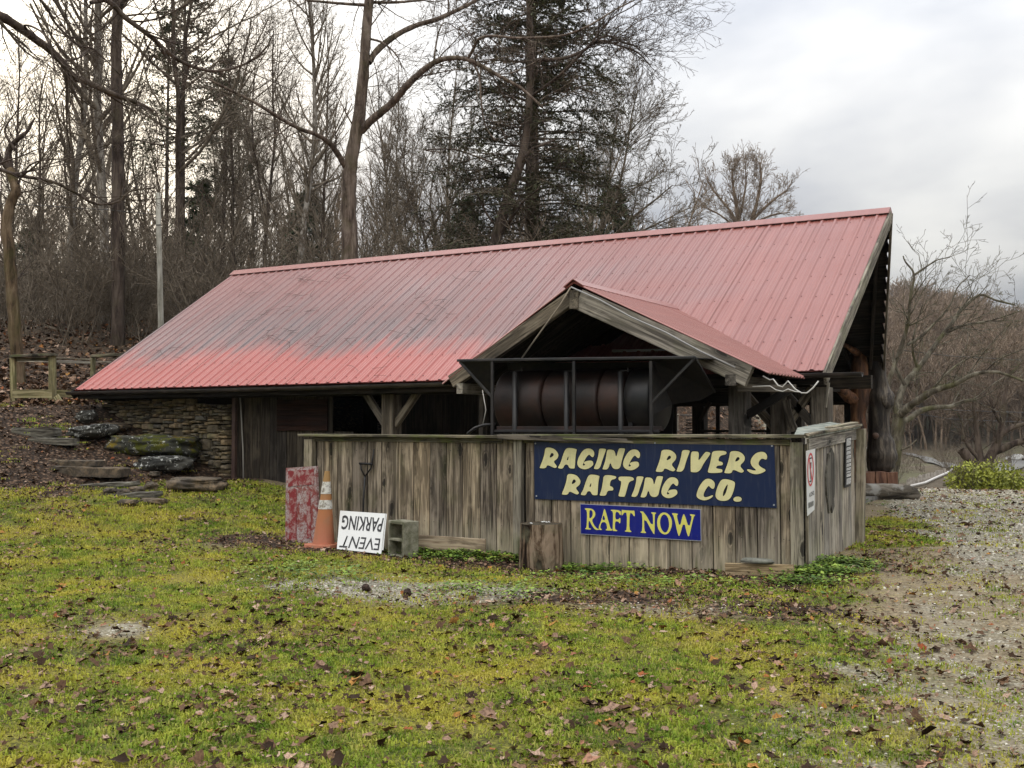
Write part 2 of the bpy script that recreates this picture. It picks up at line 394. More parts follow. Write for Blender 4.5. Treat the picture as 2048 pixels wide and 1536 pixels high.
# ------------------------------------------------------------------ scattering (for what nobody could count)
def scatter(name, pts, rots, scl, pid, protos, label=None, cat=None, shadow=True):
    col = bpy.data.collections.new(name + '_shapes')
    for i, pm in enumerate(protos):
        po = bpy.data.objects.new('%s_shape_%02d' % (name, i), pm); col.objects.link(po)
    n = len(pts); me = bpy.data.meshes.new(name); me.vertices.add(n); me.vertices.foreach_set('co', np.asarray(pts, np.float32).ravel())
    a = me.attributes.new('rot', 'FLOAT_VECTOR', 'POINT'); a.data.foreach_set('vector', np.asarray(rots, np.float32).ravel())
    a = me.attributes.new('scl', 'FLOAT', 'POINT'); a.data.foreach_set('value', np.asarray(scl, np.float32))
    a = me.attributes.new('pid', 'INT', 'POINT'); a.data.foreach_set('value', np.asarray(pid, np.int32))
    me.update()
    for pm in protos[:1]:
        for mt in pm.materials: me.materials.append(mt)
    o = link(bpy.data.objects.new(name, me))
    t = bpy.data.node_groups.new(name, 'GeometryNodeTree')
    t.interface.new_socket('Geometry', in_out='INPUT', socket_type='NodeSocketGeometry'); t.interface.new_socket('Geometry', in_out='OUTPUT', socket_type='NodeSocketGeometry')
    gi = t.nodes.new('NodeGroupInput'); go = t.nodes.new('NodeGroupOutput')
    m2p = t.nodes.new('GeometryNodeMeshToPoints'); ip = t.nodes.new('GeometryNodeInstanceOnPoints')
    ci = t.nodes.new('GeometryNodeCollectionInfo'); ci.inputs['Collection'].default_value = col
    ci.inputs['Separate Children'].default_value = True; ci.inputs['Reset Children'].default_value = True
    def na(nm, ty):
        x = t.nodes.new('GeometryNodeInputNamedAttribute'); x.data_type = ty; x.inputs['Name'].default_value = nm; return x.outputs['Attribute']
    lk = t.links.new
    lk(gi.outputs[0], m2p.inputs['Mesh']); lk(m2p.outputs[0], ip.inputs['Points']); lk(ci.outputs[0], ip.inputs['Instance'])
    ip.inputs['Pick Instance'].default_value = True
    lk(na('pid', 'INT'), ip.inputs['Instance Index']); lk(na('rot', 'FLOAT_VECTOR'), ip.inputs['Rotation']); lk(na('scl', 'FLOAT'), ip.inputs['Scale'])
    lk(ip.outputs[0], go.inputs[0])
    md = o.modifiers.new('scatter', 'NODES'); md.node_group = t
    tag(o, label, cat, kind='stuff')
    return o

# ================================================================== THE PAVILION
EX0, EX1, EY, EZ = -13.76, -.47, 2.672, 2.037      # eave ends, eave line, eave height
RY, RZ = 6.652, 4.628                              # ridge
BX0, BX1, BY, BZ = -13.76, -1.45, 10.63, 2.037     # rear eave (right rake cut back)
TS = (RZ - EZ) / (RY - EY); SLN = math.hypot(RY - EY, RZ - EZ)
pav = empty('pavilion', (-7, 6.6, 0), 'long open-sided timber pavilion with a steep red ribbed metal roof', 'pavilion')

# red roof metal
def roof_mat(name, stain):
    M = Mt(name, .42, .7)
    P = M.wpos(); sx = M.n('ShaderNodeSeparateXYZ'); M.put(P, sx.inputs[0])
    streak = M.noise(M.wpos((8, .45, .45)), 1, 6, .68); fine = M.noise(M.wpos((30, 1.2, 1.2)), 1, 4, .6); blot = M.noise(M.wpos((.5, .8, .8)), 1, 4, .55)
    base = M.mix(M.ramp(streak, [(.35, 0), (.7, 1)]), (.245, .078, .062), (.305, .106, .084))
    base = M.mix(M.ramp(fine, [(.55, 0), (.8, .35)]), base, (.20, .052, .046))
    if stain:
        # grey lichen/soot stain over the left two thirds, clean strip along the eave
        v = M.math('DIVIDE', M.math('SUBTRACT', sx.outputs[2], EZ), RZ - EZ)
        low = M.math('ADD', v, M.math('MULTIPLY', M.math('SUBTRACT', streak, .5), .32))
        low = M.math('ADD', low, M.math('MULTIPLY', M.math('SUBTRACT', blot, .5), .34))
        a = M.ramp(low, [(.16, 0), (.30, 1)])
        b = M.ramp(M.math('ADD', v, M.math('MULTIPLY', blot, .35)), [(.62, 1), (1.1, .45)])
        xx = M.math('ADD', sx.outputs[0], M.math('MULTIPLY', M.math('SUBTRACT', blot, .5), 5))
        c = M.ramp(M.math('DIVIDE', M.math('ADD', xx, 14.0), 14.0), [(.0, .85), (.14, 1), (.48, .95), (.66, .6), (.86, 0)])
        st = M.math('MULTIPLY', M.math('MULTIPLY', a, b), c)
        st = M.math('MULTIPLY', st, M.ramp(streak, [(.36, .45), (.58, 1)]))
        base = M.mix(M.math('MULTIPLY', M.math('SUBTRACT', 1.0, a), M.ramp(M.math('DIVIDE', M.math('ADD', xx, 14.0), 14.0), [(.45, .95), (.85, .0)])), base, (.34, .062, .044))
        base = M.mix(M.math('MULTIPLY', st, .86), base, (.088, .066, .066))
        speck = M.voro(M.wpos((1, 1, 1)), 9); base = M.mix(M.math('MULTIPLY', st, M.ramp(speck, [(.06, .5), (.12, 0)])), base, (.28, .26, .25))
    M.color(base); M.rough(M.ramp(blot, [(.3, .30), (.7, .46)]))
    M.bump(M.math('ADD', M.math('MULTIPLY', fine, .12), M.noise(M.wpos((2.6, 1.1, 1.1)), 1, 3, .5)), .35, .03)
    return M.m
ROOF = roof_mat('red_roof_metal', True); ROOF2 = roof_mat('red_canopy_metal', False)
def ribs_profile(w0, w1, pitch, h):
    """(u, height) outline of ribbed sheet between w0 and w1"""
    pts = []; k = math.floor(w0 / pitch) - 1
    while k * pitch < w1 + pitch:
        c = k * pitch
        for du, hh in ((-.034, 0), (-.014, h), (.014, h), (.034, 0), (pitch * .36, 0), (pitch * .36 + .008, h * .22), (pitch * .36 + .02, h * .22), (pitch * .36 + .028, 0),
                       (pitch * .60, 0), (pitch * .60 + .008, h * .22), (pitch * .60 + .02, h * .22), (pitch * .60 + .028, 0)):
            u = c + du
            if w0 <= u <= w1: pts.append((u, hh))
        k += 1
    pts.sort(); return [(w0, 0)] + pts + [(w1, 0)]
PITCHW = .2045; PW = PITCHW * 4
RIBH = .019
def slope_panel(x0, x1, ybot, zbot, ytop, ztop, mat, cutbot=None):
    """front or rear roof sheet between x0 and x1; ribs up the slope"""
    sgn = 1 if ytop > ybot else -1
    nrm = Vector((0, -(ztop - zbot) * sgn, abs(ytop - ybot))).normalized()
    V, Qd = [], []; pr = ribs_profile(x0, x1, PITCHW, RIBH); n = len(pr)
    for (yy, zz) in ((ybot, zbot), (ytop, ztop)):
        for u, h in pr: V.append(Vector((u, yy, zz)) + nrm * h)
    for i in range(n - 1): Qd.append((i, i + 1, n + i + 1, n + i) if sgn > 0 else (i, n + i, n + i + 1, i + 1))
    # underside sheet
    m0 = len(V)
    for (xx, yy, zz) in ((x0, ybot, zbot), (x1, ybot, zbot), (x1, ytop, ztop), (x0, ytop, ztop)): V.append(Vector((xx, yy, zz)) - nrm * .012)
    Qd.append((m0, m0 + 3, m0 + 2, m0 + 1) if sgn > 0 else (m0, m0 + 1, m0 + 2, m0 + 3))
    return mesh('roof_panel', V, Qd, mat)
x = EX0; i = 0
while x < EX1 - .02:
    x1 = min(x + PW, EX1); dzz = rnd.uniform(0, .004)
    obj('roof_panel', slope_panel(x, x1 - .003, EY, EZ + dzz, RY - .01, RZ + dzz, ROOF), pav)
    xb = min(x1, BX1 + (x1 - BX0) * 0 + 0)
    # rear slope: right rake runs back from the ridge end to the rear eave
    if x < BX1: obj('roof_panel', slope_panel(x, min(x1, BX1) - .003, BY, BZ + dzz, RY + .01, RZ + dzz, ROOF), pav)
    x = x1
V = [(BX1, RY + .01, RZ), (EX1, RY + .01, RZ), (BX1, BY, BZ)]
obj('roof_panel', mesh('roof_panel', [Vector(v) for v in V] + [Vector(v) - Vector((0, 0, .02)) for v in V], [(0, 2, 1), (3, 4, 5), (0, 1, 4, 3), (1, 2, 5, 4), (2, 0, 3, 5)], ROOF), pav)
# ridge cap
V, Qd = [], []
for xx in (EX0 - .02, EX1 + .02):
    for dy, dz in ((-.17, -.075), (-.16, -.062), (-.03, .036), (.03, .036), (.16, -.062), (.17, -.075)): V.append((xx, RY + dy, RZ + dz + .01))
for k in range(5): Qd.append((k, 6 + k, 7 + k, k + 1))
Qd.append((0, 1, 2, 3, 4, 5)); Qd.append((11, 10, 9, 8, 7, 6))
obj('ridge_cap', mesh('ridge_cap', V, [tuple(reversed(q)) for q in Qd], ROOF2), pav)
# screw heads: far too many to pick apart
SCREW = Mt('screw_heads', .5, .4).color((.10, .045, .04)).m
V, Qd = [], []; nrm = Vector((0, -(RZ - EZ), RY - EY)).normalized()
for k in range(68):
    xx = math.ceil(EX0 / PITCHW) * PITCHW + k * PITCHW
    if xx > EX1: break
    for r_ in range(8):
        t = .03 + r_ * .128 + (k % 2) * .008; yy = EY + (RY - EY) * t; zz = EZ + (RZ - EZ) * t
        c = Vector((xx + .045, yy, zz)) + nrm * .006; n0 = len(V); s = .011
        ts = Vector((0, nrm.z, -nrm.y))
        V += [c + Vector((s, 0, 0)), c + ts * s, c - Vector((s, 0, 0)), c - ts * s, c + nrm * .010]
        Qd += [(n0, n0 + 1, n0 + 4), (n0 + 1, n0 + 2, n0 + 4), (n0 + 2, n0 + 3, n0 + 4), (n0 + 3, n0, n0 + 4)]
tag(obj('screw_heads', mesh('screw_heads', V, Qd, SCREW), pav), kind='stuff')
# twigs and dead leaves fallen on the roof
TWIG = Mt('dead_twig', .9, .1).color((.07, .045, .036)).m
V, Qd = [], []
def on_roof(px, py, h=.012):
    r = ray(px, py); c = Vector(CAM); nn = nrm; p0 = Vector((0, EY, EZ)) + nn * (.03 + h)
    return c + r * ((p0 - c).dot(nn) / r.dot(nn))
for (px, py, n_, sp) in ((545, 673, 9, 26), (560, 620, 6, 20), (480, 650, 4, 36), (640, 675, 7, 30), (600, 560, 6, 14), (680, 550, 6, 16), (835, 620, 4, 26), (900, 540, 3, 22), (730, 730, 3, 24), (770, 660, 5, 30), (845, 600, 5, 20), (495, 585, 5, 30), (590, 595, 4, 26), (380, 700, 3, 30)):
    for k in range(n_):
        ax, ay = px + rnd.gauss(0, sp), py + rnd.gauss(0, sp * .35); pts = [on_roof(ax, ay)]
        an = rnd.uniform(-.6, .9)
        for j in range(3):
            an += rnd.uniform(-.5, .5); ax += rnd.uniform(5, 13) * math.cos(an); ay -= rnd.uniform(3, 9) * math.sin(an); pts.append(on_roof(ax, ay, rnd.uniform(.005, .03)))
        tube(V, Qd, pts, [.0035, .003, .0025, .002], 3, True)
tag(obj('fallen_twigs', mesh('fallen_twigs', V, Qd, TWIG)), 'thin dead twigs fallen on the red roof', 'twigs', kind='stuff')

# fascia, barge boards, rafters, purlins
board('fascia', (EX0 + .05, EY + .05, EZ - .09), (EX1 - .02, EY + .05, EZ - .09), .15, .03, W_DARK, pav)
DK = Mt('gutter_metal', .45, .4); DK.color(DK.ramp(DK.noise(DK.coord('Object', (1, 1, 1)), 3, 4), [(.4, (.02, .017, .015)), (.6, (.045, .036, .03)), (.75, (.10, .075, .06))])); GUT = DK.m
def gutter(name, xa, xb, y, z, droop=0):
    V, Qd = [], []; n = 8; k = 6
    for j in range(n + 1):
        t = j / n; xx = xa + (xb - xa) * t; zz = z - droop * math.sin(math.pi * t)
        for q in range(k + 1):
            an = math.pi * q / k; V.append((xx, y - .055 * math.cos(an), zz - .055 * math.sin(an)))
        V += [(xx, y + .050, zz - .003), (xx, y + .052 - .01, zz)]
    kk = k + 3
    for j in range(n):
        for q in range(kk - 1): a0 = j * kk + q; Qd.append((a0, a0 + 1, a0 + kk + 1, a0 + kk))
    o = obj(name, mesh(name, V, Qd, GUT), pav); m = o.modifiers.new('thick', 'SOLIDIFY'); m.thickness = .006; return o
gutter('gutter', EX0 - .14, -5.0, EY - .03, EZ - .035, .015)
gutter('gutter', -.95, -.02, EY - .03, EZ - .035)
V = []
board('barge_board', (EX1 + .02, EY - .03, EZ - .10), (EX1 + .02, RY, RZ - .09), .17, .035, W_POST, pav, face=(1, 0, 0))
board('barge_board', (EX0 - .02, EY - .03, EZ - .10), (EX0 - .02, RY, RZ - .09), .15, .035, W_DARK, pav, face=(1, 0, 0))
board('barge_board', (BX1 + .05, BY, BZ - .10), (EX1 + .03, RY, RZ - .10), .15, .035, W_BEAM, pav, face=(1, 0, 0))
board('barge_board', (EX0 - .02, BY, EZ - .10), (EX0 - .02, RY, RZ - .09), .15, .035, W_DARK, pav, face=(1, 0, 0))
for k in range(12):
    xx = -13.5 + k * 1.17
    board('rafter', (xx, EY + .12, EZ - .06), (xx, RY - .02, RZ - .12), .05, .15, W_DARK, pav, face=(0, -.55, .83))
    board('rafter', (min(xx, -1.62), BY - .12, EZ - .06), (xx, RY + .02, RZ - .12), .05, .15, W_DARK, pav, face=(0, .55, .83))
# plank soffit under both slopes (what the open gable shows from below)
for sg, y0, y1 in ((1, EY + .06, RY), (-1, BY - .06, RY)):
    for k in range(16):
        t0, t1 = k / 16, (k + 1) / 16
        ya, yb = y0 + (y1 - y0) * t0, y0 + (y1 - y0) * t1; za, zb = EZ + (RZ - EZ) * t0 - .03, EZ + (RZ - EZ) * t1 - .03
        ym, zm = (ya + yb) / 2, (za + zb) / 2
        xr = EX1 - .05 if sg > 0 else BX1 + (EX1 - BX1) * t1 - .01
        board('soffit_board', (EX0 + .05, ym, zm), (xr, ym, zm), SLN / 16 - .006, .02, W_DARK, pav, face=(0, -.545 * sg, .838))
# concrete floor
CON = Mt('floor_concrete', .9, .2); CON.color(CON.ramp(CON.noise(CON.wpos(), 4, 5), [(.35, (.10, .095, .085)), (.65, (.20, .19, .17))])); CON = CON.m
V, Qd = [], []; boxV(V, Qd, -10.3, -1.2, 2.95, 10.2, -.3, .19); obj('floor_slab', mesh('floor_slab', V, Qd, CON), pav)
# posts and beams. front line of posts under the eave, a middle line, a rear line
def post(xc, yc, z0, z1, wd, mat=W_BEAM, parent=pav): return board('post', (xc, yc, z0), (xc, yc, z1), wd, wd, mat, parent, face=(0, -1, 0), chamfer=.008)
def brace(p0, p1, wd=.10, mat=W_BEAM, parent=pav, th=.08): return board('brace', p0, p1, wd, th, mat, parent, face=(0, -1, 0))
YF = 3.05
p = ony(783, 860, YF); XA = p.x
post(XA, YF, .05, 1.86, .22)
brace((XA - .09, YF - .02, 1.40), (XA - .48, YF - .02, 1.90)); brace((XA + .09, YF - .02, 1.40), (XA + .52, YF - .02, 1.92))
board('beam', (-13.5, YF, 1.94), (-.72, YF, 1.94), .17, .15, W_DARK, pav)
for px in (1561, 1644):
    q = ony(px, 850, YF); post(q.x, YF, .08, 1.85, .20 if px < 1600 else .22)
    brace((q.x - .06, YF - .02, 1.35), (q.x - .5, YF - .02, 1.86)); px < 1600 and brace((q.x + .06, YF - .02, 1.35), (q.x + .42, YF - .02, 1.86))
board('brace', ony(1590, 862, 2.9), ony(1574, 800, 2.9), .09, .06, W_BEAM, pav, warp=.03)
board('brace', ony(1657, 765, 2.95), ony(1652, 815, 2.95), .03, .03, W_SIDE, pav)
# middle and rear lines
for xx in (-10.2, -7.6, -5.0, -1.9):
    post(xx, 6.65, .08, 4.4, .2, W_DARK)
board('beam', (-13.5, 6.65, 4.42), (-.75, 6.65, 4.42), .2, .15, W_DARK, pav)
board('beam', (-13.5, 6.62, 2.05), (-.75, 6.62, 2.05), .2, .14, W_DARK, pav)
for xx in (-13.4, -10.2, -7.6, -5.0, -1.9): board('tie_beam', (xx, 3.0, 2.09), (xx, 10.2, 2.09), .2, .12, W_DARK, pav, face=(1, 0, 0))
YB = 10.1
for px, wd in ((1323, .09), (1350, .07), (1400, .24), (1436, .07), (1463, .09), (1540, .12), (1556, .08), (1625, .09), (1700, .17)):
    q = ony(px, 850, YB); post(q.x, YB, 0, 1.86, wd, W_DARK)
board('beam', (-13.5, YB, 1.93), (-1.5, YB, 1.93), .20, .14, W_DARK, pav)
a, b = ony(1305, 811, YB - .1), ony(1700, 811, YB - .1)
board('rail', (a.x, YB - .1, a.z), (b.x, YB - .1, a.z), .055, .05, W_DARK, pav)
a, b = ony(1400, 862, YB - .1), ony(1700, 862, YB - .1)
board('rail', (a.x, YB - .1, a.z), (b.x, YB - .1, a.z), .05, .05, W_DARK, pav)
brace((ony(1405, 850, YB).x, YB - .12, 1.5), (ony(1425, 850, YB).x, YB - .12, 1.86), .07, W_DARK)
# plank walls
def plank_wall(nm, x0, x1, y, zb, zt, mat, wd=.19, face=(0, -1, 0)):
    x = x0
    while x < x1 - .03:
        ww = min(wd * rnd.uniform(.85, 1.15), x1 - x)
        zz = zb(x) if callable(zb) else zb
        board(nm, (x + ww / 2, y + rnd.uniform(-.004, .004), zz), (x + ww / 2, y, zt), ww - .006, .022, mat, pav, face); x += ww
plank_wall('wall_plank', -10.45, -8.35, 3.3, .2, 2.10, W_WALL)
plank_wall('wall_plank', -8.35, -7.95, 3.3, .2, 1.30, W_WALL)
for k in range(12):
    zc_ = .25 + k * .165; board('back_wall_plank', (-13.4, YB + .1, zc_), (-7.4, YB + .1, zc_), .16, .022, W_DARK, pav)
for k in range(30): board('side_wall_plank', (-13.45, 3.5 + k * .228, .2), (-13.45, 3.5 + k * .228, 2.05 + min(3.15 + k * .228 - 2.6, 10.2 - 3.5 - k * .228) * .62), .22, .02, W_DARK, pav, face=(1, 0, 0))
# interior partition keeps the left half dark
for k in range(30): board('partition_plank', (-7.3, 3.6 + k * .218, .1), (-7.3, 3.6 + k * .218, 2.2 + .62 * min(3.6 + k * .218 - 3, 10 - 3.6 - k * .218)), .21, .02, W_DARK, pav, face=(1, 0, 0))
# red-brown serving hatch
a, b = ony(556, 800, 3.28), ony(656, 862, 3.28)
for k in range(6):
    zz = b.z + (a.z - b.z) * (k + .5) / 6
    board('hatch_board', (a.x, 3.262, zz), (b.x, 3.262, zz), (a.z - b.z) / 6 - .003, .02, W_RED, pav)
# corner boards, downspout, pale conduit, hooks
RUST = Mt('downspout_brown', .6, .3); RUST.color(RUST.ramp(RUST.noise(RUST.wpos(), 6, 4), [(.4, (.055, .032, .026)), (.7, (.10, .06, .045))])); RUST = RUST.m
q0 = ony(468, 955, 3.12)
board('downspout', (q0.x, 3.12, .42), (q0.x, 3.12, 1.96), .075, .06, RUST, pav)
PIPE = Mt('pale_conduit', .5, .4).color((.42, .40, .36)).m
a, b = ony(487, 968, 3.22), ony(480, 790, 3.22); tube_obj('conduit', [a, ony(486, 900, 3.22), ony(483, 840, 3.22), b], .011, PIPE, pav, 6)
BLK = Mt('black_iron', .5, .4); BLK.color(BLK.ramp(BLK.noise(BLK.wpos(), 18, 4), [(.4, (.006, .006, .007)), (.7, (.020, .016, .014))])); BLK = BLK.m

# ---- stone wall under the left end, every stone its own piece
M = Mt('stacked_stone', .88, .2); P = M.coord('Object', (1, 1, 1), 11)
nn = M.noise(P, 9, 5, .65); c1 = M.ramp(M.rand(), [(0, (.12, .095, .062)), (.22, (.20, .165, .11)), (.45, (.31, .235, .13)), (.62, (.16, .15, .125)), (.8, (.36, .26, .145)), (1, (.22, .185, .13))])
c1 = M.mix(M.ramp(nn, [(.35, .7), (.6, 0)]), c1, (.05, .043, .033)); c1 = M.mix(M.ramp(M.noise(P, 3, 3), [(.55, 0), (.75, .5)]), c1, (.16, .17, .09))
M.color(c1); M.bump(nn, .6, .02); STONE = M.m
def stone_me(wd, ht, dp, seed):
    rr = random.Random(seed); V = []; n = 8
    outl = []
    for c, s in ((1, -.72), (1, .68), (.84, 1), (-.8, 1), (-1, .7), (-1, -.72), (-.86, -1), (.82, -1)):
        outl.append((c * wd / 2 * (1 - rr.uniform(0, .13)), s * ht / 2 * (1 - rr.uniform(0, .16))))
    for y, f_ in ((0, 1), (-dp * .7, 1), (-dp, .78)):
        for u, v in outl: V.append((u * f_, y + rr.uniform(-.008, .008), v * f_))
    V.append((rr.uniform(-.1, .1) * wd, -dp * 1.12, 0))
    Qd = []
    for l in range(2):
        for k in range(n): k2 = (k + 1) % n; Qd.append((l * n + k, l * n + k2, (l + 1) * n + k2, (l + 1) * n + k))
    for k in range(n): Qd.append((2 * n + k, 2 * n + (k + 1) % n, 3 * n))
    return mesh('stone', V, [q for q in Qd], STONE)
SWX0, SWX1, SWY = -13.62, -10.52, 3.30
CORE = Mt('mortar_shadow', .95, .1).color((.012, .010, .008)).m
V, Qd = [], []; boxV(V, Qd, SWX0, SWX1 + .02, SWY - .02, SWY + .3, -.1, 2.0)
swall = obj('stone_wall', mesh('stone_wall', V, Qd, CORE), pav)
cells = []
def bsp(x0, x1, z0, z1, dpt=0):
    w_, h_ = x1 - x0, z1 - z0; mh = rnd.choice((.055, .08, .10, .14, .20)) * (.8 if z0 > 1.2 else 1.15); mw = rnd.choice((.16, .24, .34, .46))
    if h_ > mh and (h_ * 2.6 > w_ or w_ < mw): c = z0 + h_ * rnd.uniform(.34, .66); bsp(x0, x1, z0, c, dpt + 1); bsp(x0, x1, c, z1, dpt + 1)
    elif w_ > mw: c = x0 + w_ * rnd.uniform(.34, .66); bsp(x0, c, z0, z1, dpt + 1); bsp(c, x1, z0, z1, dpt + 1)
    else: cells.append((x0, x1, z0, z1))
bsp(SWX0, SWX1, .25, 1.98)
cells = [c for c in cells if c[3] > Gz((c[0] + c[1]) / 2, SWY - .1) - .04]
for k, (a, b, c, d) in enumerate(cells[:298]):
    jx, jz = rnd.uniform(-.012, .012), rnd.uniform(-.008, .008)
    o = obj('stone', stone_me(b - a - .004, d - c - .002, rnd.uniform(.06, .17), k + 5), swall, ((a + b) / 2 + jx, SWY - .02, (c + d) / 2 + jz)); o.rotation_euler = (rnd.uniform(-.05, .05), rnd.uniform(-.05, .05), rnd.uniform(-.07, .07))
print('stones', len(cells))
# ================================================================== THE GABLED CANOPY OVER THE SMOKER
GY0 = 1.1; GP = ony(1147, 565, GY0); GR = ony(1537, 746, GY0); GL = ony(884, 768, GY0)
can = empty('canopy', (GP.x, 1.7, 0), 'small gabled canopy with ribbed red metal roof over the black smoker', 'canopy')
SKEY = GY0
def mainroof_y(z): return EY + (z - EZ) / TS
def canopy_panels(P0, P1, side):
    """sheets between the ridge (P0) and eave (P1), ribs running down the slope, trimmed at the valley"""
    dx, dz = P1.x - P0.x, P1.z - P0.z; ln = math.hypot(dx, dz); nrm = Vector((-dz * (1 if dx > 0 else -1), 0, abs(dx))).normalized()
    y = GY0
    ymax = mainroof_y(P0.z) + .1
    while y < ymax:
        y1 = min(y + PW, ymax); pr = ribs_profile(y, y1, PITCHW * .6, .018); V, Qd = [], []
        for u, h in pr:
            # how far down the slope this line runs before it meets the main roof
            zv = EZ + (u - EY) * TS - .01
            t1 = 1.0 if zv < P1.z or u < EY - .15 else max(0.0, (P0.z - zv) / (P0.z - P1.z))
            for t in (0.0, t1):
                V.append(Vector((P0.x + dx * t, u, P0.z + dz * t)) + nrm * h)
        n = len(pr)
        for i in range(n - 1):
            q = (2 * i, 2 * i + 1, 2 * i + 3, 2 * i + 2); Qd.append(q if dx > 0 else q[::-1])
        o = obj('roof_panel', mesh('roof_panel', V, Qd, ROOF2), can); o.data.materials.append(W_DARK); mm = o.modifiers.new('thick', 'SOLIDIFY'); mm.thickness = .012; mm.offset = -1; mm.material_offset = 1
        y = y1 + .001
canopy_panels(GP, GR, 1); canopy_panels(GP, GL, -1)
V, Qd = [], []
for yy in (GY0 - .02, mainroof_y(GP.z) + .05):
    for dx, dz in ((-.13, -.055), (0, .035), (.13, -.048)): V.append((GP.x + dx, yy, GP.z + dz + .01))
o = obj('ridge_cap', mesh('ridge_cap', V, [(0, 1, 4, 3), (1, 2, 5, 4)], ROOF2), can); o.modifiers.new('t', 'SOLIDIFY').thickness = .01
# front rafters (wide weathered boards) and the ridge beam end
yb = GY0 + .05
rt = Vector((GP.x + .06, yb, GP.z - .19)); 
def rafter(nm, pa, pb, wd, mat): return board(nm, pa, pb, wd, .09, mat, can, face=(0, -1, 0), chamfer=.006)
RE = ony(1500, 748, yb); LE = ony(905, 762, yb)
rafter('rafter', (GP.x + .06, yb, GP.z - .20), (RE.x, yb, RE.z - .02), .245, W_SIDE)
rafter('rafter', (GP.x - .06, yb, GP.z - .185), (LE.x, yb, LE.z - .01), .17, W_BEAM)
a = ony(1457, 757, yb)
board('ridge_beam', (GP.x + .01, GY0 + .0, GP.z - .20), (GP.x + .01, 4.2, GP.z - .20), .10, .21, W_DARK, can, face=(0, 0, 1))
board('ridge_beam', (GP.x + .01, GY0 - .02, GP.z - .20), (GP.x + .01, GY0 + .1, GP.z - .20), .11, .22, W_BEAM, can, face=(0, 0, 1))
for k in range(1, 4):
    yy = GY0 + .05 + k * .75
    for E_ in (GR, GL):
        f = .90 if k < 3 else .5
        board('rafter', (GP.x, yy, GP.z - .10), (GP.x + (E_.x - GP.x) * f, yy, GP.z + (E_.z - GP.z) * f - .08), .12, .05, W_DARK, can)
# plate beams with square ends, cross beam, posts
q = ony(1462, 760, GY0 + .02); board('plate_beam', (q.x, GY0 + .0, q.z), (q.x, 3.0, q.z), .12, .12, W_BEAM, can, face=(0, 0, 1))
q = ony(921, 777, GY0 + .02); board('plate_beam', (q.x, GY0 + .0, q.z), (q.x, 3.0, q.z), .09, .13, W_SIDE, can, face=(0, 0, 1))
a, b = ony(1473, 775, 1.25), ony(1590, 777, 1.6)
board('cross_beam', a, b, .085, .09, W_BEAM, can)
for px in (1480,):
    q = ony(px, 850, 1.75); board('post', (q.x, 1.75, 0), (q.x, 1.75, 1.84), .21, .20, W_BEAM, can, face=(0, -1, 0), chamfer=.01)
q = ony(966, 850, 1.75); board('post', (q.x, 1.75, 0), (q.x, 1.75, 1.84), .07, .10, W_BEAM, can)
q = ony(1480, 850, 1.75); board('brace', (q.x + .1, 1.7, 1.50), (q.x + .55, 1.9, 1.80), .09, .08, W_DARK, can)
tube_obj('rope', [ony(1141, 575, GY0 - .03), ony(1120, 610, GY0 - .03), ony(1075, 672, GY0), ony(1044, 716, GY0 + .1)], .010, Mt('rope', .9).color((.30, .25, .19)).m, can, 5)
CABW = Mt('white_cable', .5, .4).color((.50, .48, .44)).m
def catenary(px, y0, n=5):
    P_ = [ony(a, b, y0) for a, b in px]; return P_
for i, pts in enumerate((((1526, 752), (1540, 760), (1546, 758), (1556, 771), (1565, 774), (1576, 762), (1590, 778), (1603, 786), (1614, 786), (1626, 776), (1637, 762)),
            ((1505, 773), (1540, 772), (1552, 780), (1566, 783), (1576, 778), (1590, 783), (1600, 784)))):
    P_ = catenary(pts, 1.16 if i == 0 else 1.14)
    tag(tube_obj('cable', P_, .008 if i == 0 else .006, CABW, None, 6), ('thick white cable hanging in loops below the right end of the small canopy', 'thin white cable sagging under the thicker white loops at the canopy end')[i], 'cable')
tag(tube_obj('cable', [ony(1142, 574, GY0 - .05), ony(1200, 600, GY0 - .05), ony(1262, 634, GY0 - .05), ony(1330, 664, GY0 - .05), ony(1400, 702, GY0 - .05), ony(1470, 735, GY0 - .05)], .010, Mt('grey_cable', .5).color((.30, .29, .28)).m, None, 6), 'grey cable stapled down the right front rafter of the small canopy', 'cable')
a, b = ony(1225, 702, 3.2), ony(1340, 700, 3.2)
tube_obj('lamp_tube', [a, b], .02, Mt('white_tube', .4).color((.75, .75, .74)).m, can, 8)

